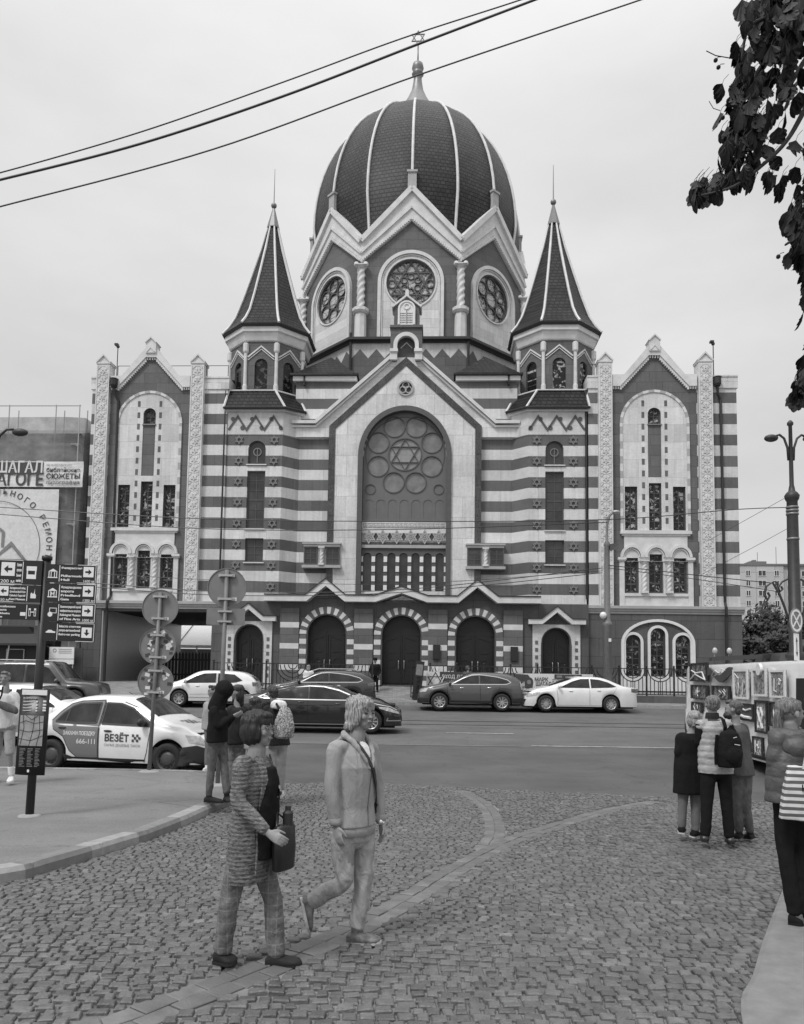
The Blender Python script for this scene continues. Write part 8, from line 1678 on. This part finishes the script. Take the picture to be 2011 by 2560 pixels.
# ---- overhead wires
def wire(label, pts, r_, group=None, n=10):
    b = MB(); P_ = [at(*p) for p in pts]; b.tube(smooth([tuple(p) for p in P_], n), r_, 5); tag(b.build('overhead_wire', 'iron_black'), label, 'wire', group)
A_ = lambda pts, Ys: [(x, y, Y_) for (x, y), Y_ in zip(pts, Ys)]
YA = (12, 12.5, 13, 13.5, 14)
wire('lowest of the three thick wires across the sky, passing the dome spire', A_([(-120, 470), (0, 439), (450, 318), (893, 158), (1360, 0), (1450, -32)], (12, 12, 12, 12, 12, 12)), .013)
wire('middle and thickest twisted cable across the sky', A_([(-120, 408), (0, 382), (300, 305), (600, 205), (893, 92), (1135, 0), (1210, -30)], [12]*7), .021)
wire('uppermost thin cable crossing the sky and joining the thick one', A_([(-120, 392), (0, 367), (300, 280), (600, 175), (850, 83), (1090, 5), (1190, -30)], [12.1]*7), .012)
for lb_, pts, Y_, r_ in (('thin wire crossing the banners, wings and great window, upper of the pair', [(-100, 1070), (0, 1077), (420, 1101), (850, 1107), (1290, 1103), (1560, 1082), (1690, 1077)], 24, .014),
                    ('thin wire crossing the banners, wings and great window, lower of the pair', [(-100, 1085), (0, 1092), (420, 1122), (850, 1124), (1290, 1109)], 24, .014),
                    ('wire running just above the zigzag canopy, upper one', [(200, 1238), (480, 1256), (850, 1252), (1280, 1206)], 30, .016), ('wire running just above the zigzag canopy, lower one', [(200, 1246), (480, 1264), (850, 1258), (1280, 1216)], 30, .016),
                    ('faint wire over the stripes to the slim lamp pole', [(200, 1218), (480, 1232), (850, 1240), (1280, 1212)], 30, .01),
                    ('wire from the slim lamp pole down to the ornate post, upper', [(1292, 1200), (1450, 1218), (1580, 1232), (1640, 1238)], 26, .015), ('wire from the slim lamp pole down to the ornate post, lower', [(1292, 1206), (1450, 1226), (1600, 1248), (1650, 1256)], 26, .012),
                    ('stay wire slanting up to the top clamp of the ornate post', [(1500, 1150), (1600, 1095), (1680, 1050)], 19, .006), ('stay wire slanting up to the lower clamp of the ornate post', [(1490, 1220), (1600, 1162), (1680, 1118)], 19, .006)):
    wire(lb_, A_(pts, [Y_]*len(pts)), r_)
# ---- chestnut branches hanging in from a tree standing right of the frame
t = thing('chestnut_tree', 'chestnut tree whose leafy branches hang into the top right corner', 'tree', (8.2, 7.4, G(7.4)), 0); ct = V(t.location)
b = MB(); b.s = True; b.tube([(0, 0, -.1), (.1, 0, 2), (.0, .1, 4), (.1, 0, 6.2), (.3, 0, 9)], [.3, .26, .24, .2, .1], 12); b.build('trunk', 'bark', t)
def CP(x, y, Y_): return at(x, y, Y_)-ct
rn = random.Random(21); brs = [[(1790, 150, 7.0), (1740, 175, 6.7), (1708, 235, 6.5), (1670, 300, 6.4), (1620, 350, 6.3), (1560, 395, 6.2), (1490, 415, 6.1)], [(1790, 20, 7.0), (1720, 60, 6.7), (1660, 100, 6.5), (1610, 150, 6.4), (1575, 230, 6.3), (1560, 330, 6.2)], [(1800, -60, 7.0), (1700, -20, 6.6), (1640, 30, 6.4), (1590, 60, 6.3), (1575, 130, 6.3)],
       [(1790, 120, 7.0), (1730, 110, 6.6), (1690, 160, 6.5), (1655, 230, 6.4), (1620, 300, 6.4)], [(1790, 330, 7), (1750, 370, 6.7), (1720, 440, 6.5), (1690, 500, 6.4), (1668, 520, 6.3)], [(1800, 560, 7), (1750, 610, 6.6), (1715, 640, 6.5)], [(1800, 700, 7), (1750, 750, 6.7), (1715, 790, 6.5), (1690, 830, 6.4)]]
b = MB(); b.s = True
for q in brs:
    P_ = [V((.1, 0, 5.2+rn.uniform(-.8, 1.5)))]+[CP(*p) for p in q]; n_ = len(P_); b.tube(smooth([tuple(p) for p in P_], 5), [.035*(1-i/(5.0*n_))**1.2+.005 for i in range((n_-1)*5+1)], 6)
b.build('branches', 'bark', t)
def leaflet(b, p, d, nrm, ln, wd):
    s_ = d.cross(nrm).normalized(); dr = nrm*-1; pts = []
    pr = ((0, .06), (.3, .45), (.6, .95), (.8, .9), (.93, .5), (1, .02)); vs = []
    for t_, w_ in pr: c_ = p+d*ln*t_-nrm*ln*.22*t_*t_; vs += [c_-s_*wd*w_*.5+nrm*wd*.12*w_, c_, c_+s_*wd*w_*.5+nrm*wd*.12*w_]
    b.add(vs, [(3*i+j, 3*i+j+1, 3*i+j+4, 3*i+j+3) for i in range(5) for j in (0, 1)])
def compound(b, p, d, size):
    b.tube([p, p+V((.02, .01, .05)), p+V((.07, .02, .11))], .0025, 3)
    d = d.normalized(); a = d.orthogonal().normalized()
    a = (Matrix.Rotation(rn.uniform(0, 6.28), 3, d) @ a)
    for k in range(rn.choice((5, 6, 7))):
        th = (k-2.5)*.55; dd = (d*math.cos(th)+a*math.sin(th)+V((0, 0, -1.2))).normalized(); n_ = dd.cross(a.cross(d)).normalized() if dd.cross(a.cross(d)).length > .1 else V((0, 0, 1)); n_ = (d.cross(a)+V((rn.uniform(-.3, .3), rn.uniform(-.3, .3), rn.uniform(-.3, .3)))).normalized(); n_ = (n_-dd*n_.dot(dd)).normalized()
        ln = size*(1-.3*abs(th))*rn.uniform(.85, 1.1); leaflet(b, p, dd, n_, ln, ln*.44)
b = MB(); blobs = [(1640, 15, 60, 40, 36), (1600, 90, 40, 60, 22), (1650, 90, 50, 40, 22), (1590, 165, 38, 50, 22), (1640, 180, 45, 40, 16), (1575, 235, 38, 50, 24), (1615, 260, 40, 40, 16), (1560, 300, 38, 35, 18), (1600, 330, 40, 35, 14), (1570, 365, 45, 25, 16), (1515, 400, 45, 18, 14), (1480, 410, 15, 20, 5), (1630, 385, 30, 20, 6), (1690, 60, 40, 50, 20), (1680, 180, 25, 50, 7), (1720, 20, 50, 60, 22), (1685, 470, 18, 35, 12), (1702, 520, 18, 40, 12), (1706, 430, 14, 25, 5), (1712, 620, 8, 26, 6), (1700, 830, 16, 28, 8), (1712, 790, 10, 20, 5), (1745, 300, 40, 200, 50), (1760, 650, 40, 200, 40)]
for x, y, rx, ry, n_ in blobs:
    for _ in range(int(n_*1.25)):
        p = CP(x+rn.gauss(0, .5)*rx, y-12+rn.gauss(0, .5)*ry, 6.35+rn.uniform(-.3, .5)); d = V((rn.uniform(-.6, .5), rn.uniform(-.6, .6), -rn.uniform(.5, 1.4))); compound(b, p, d, rn.uniform(.14, .21))
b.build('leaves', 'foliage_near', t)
for x, y in ((1520, 128), (1526, 143), (1535, 250), (1541, 380), (1672, 475), (1653, 545)): b = MB(); b.s = True; c_ = CP(x, y, 6.3); b.ball(c_, .019, 8, 6); b.tube([c_, c_+V((.02, 0, .03)), c_+V((.06, .02, .05))], .003, 4); b.build('conker', 'foliage_near', t)
b = MB(); b.tube([CP(1500, 108, 6.3), CP(1520, 118, 6.3), CP(1560, 125, 6.3)], .004, 4); b.tube([CP(1506, 215, 6.3), CP(1515, 230, 6.3), CP(1530, 235, 6.3)], .003, 4)
b.build('bare_twigs', 'foliage_near', t)
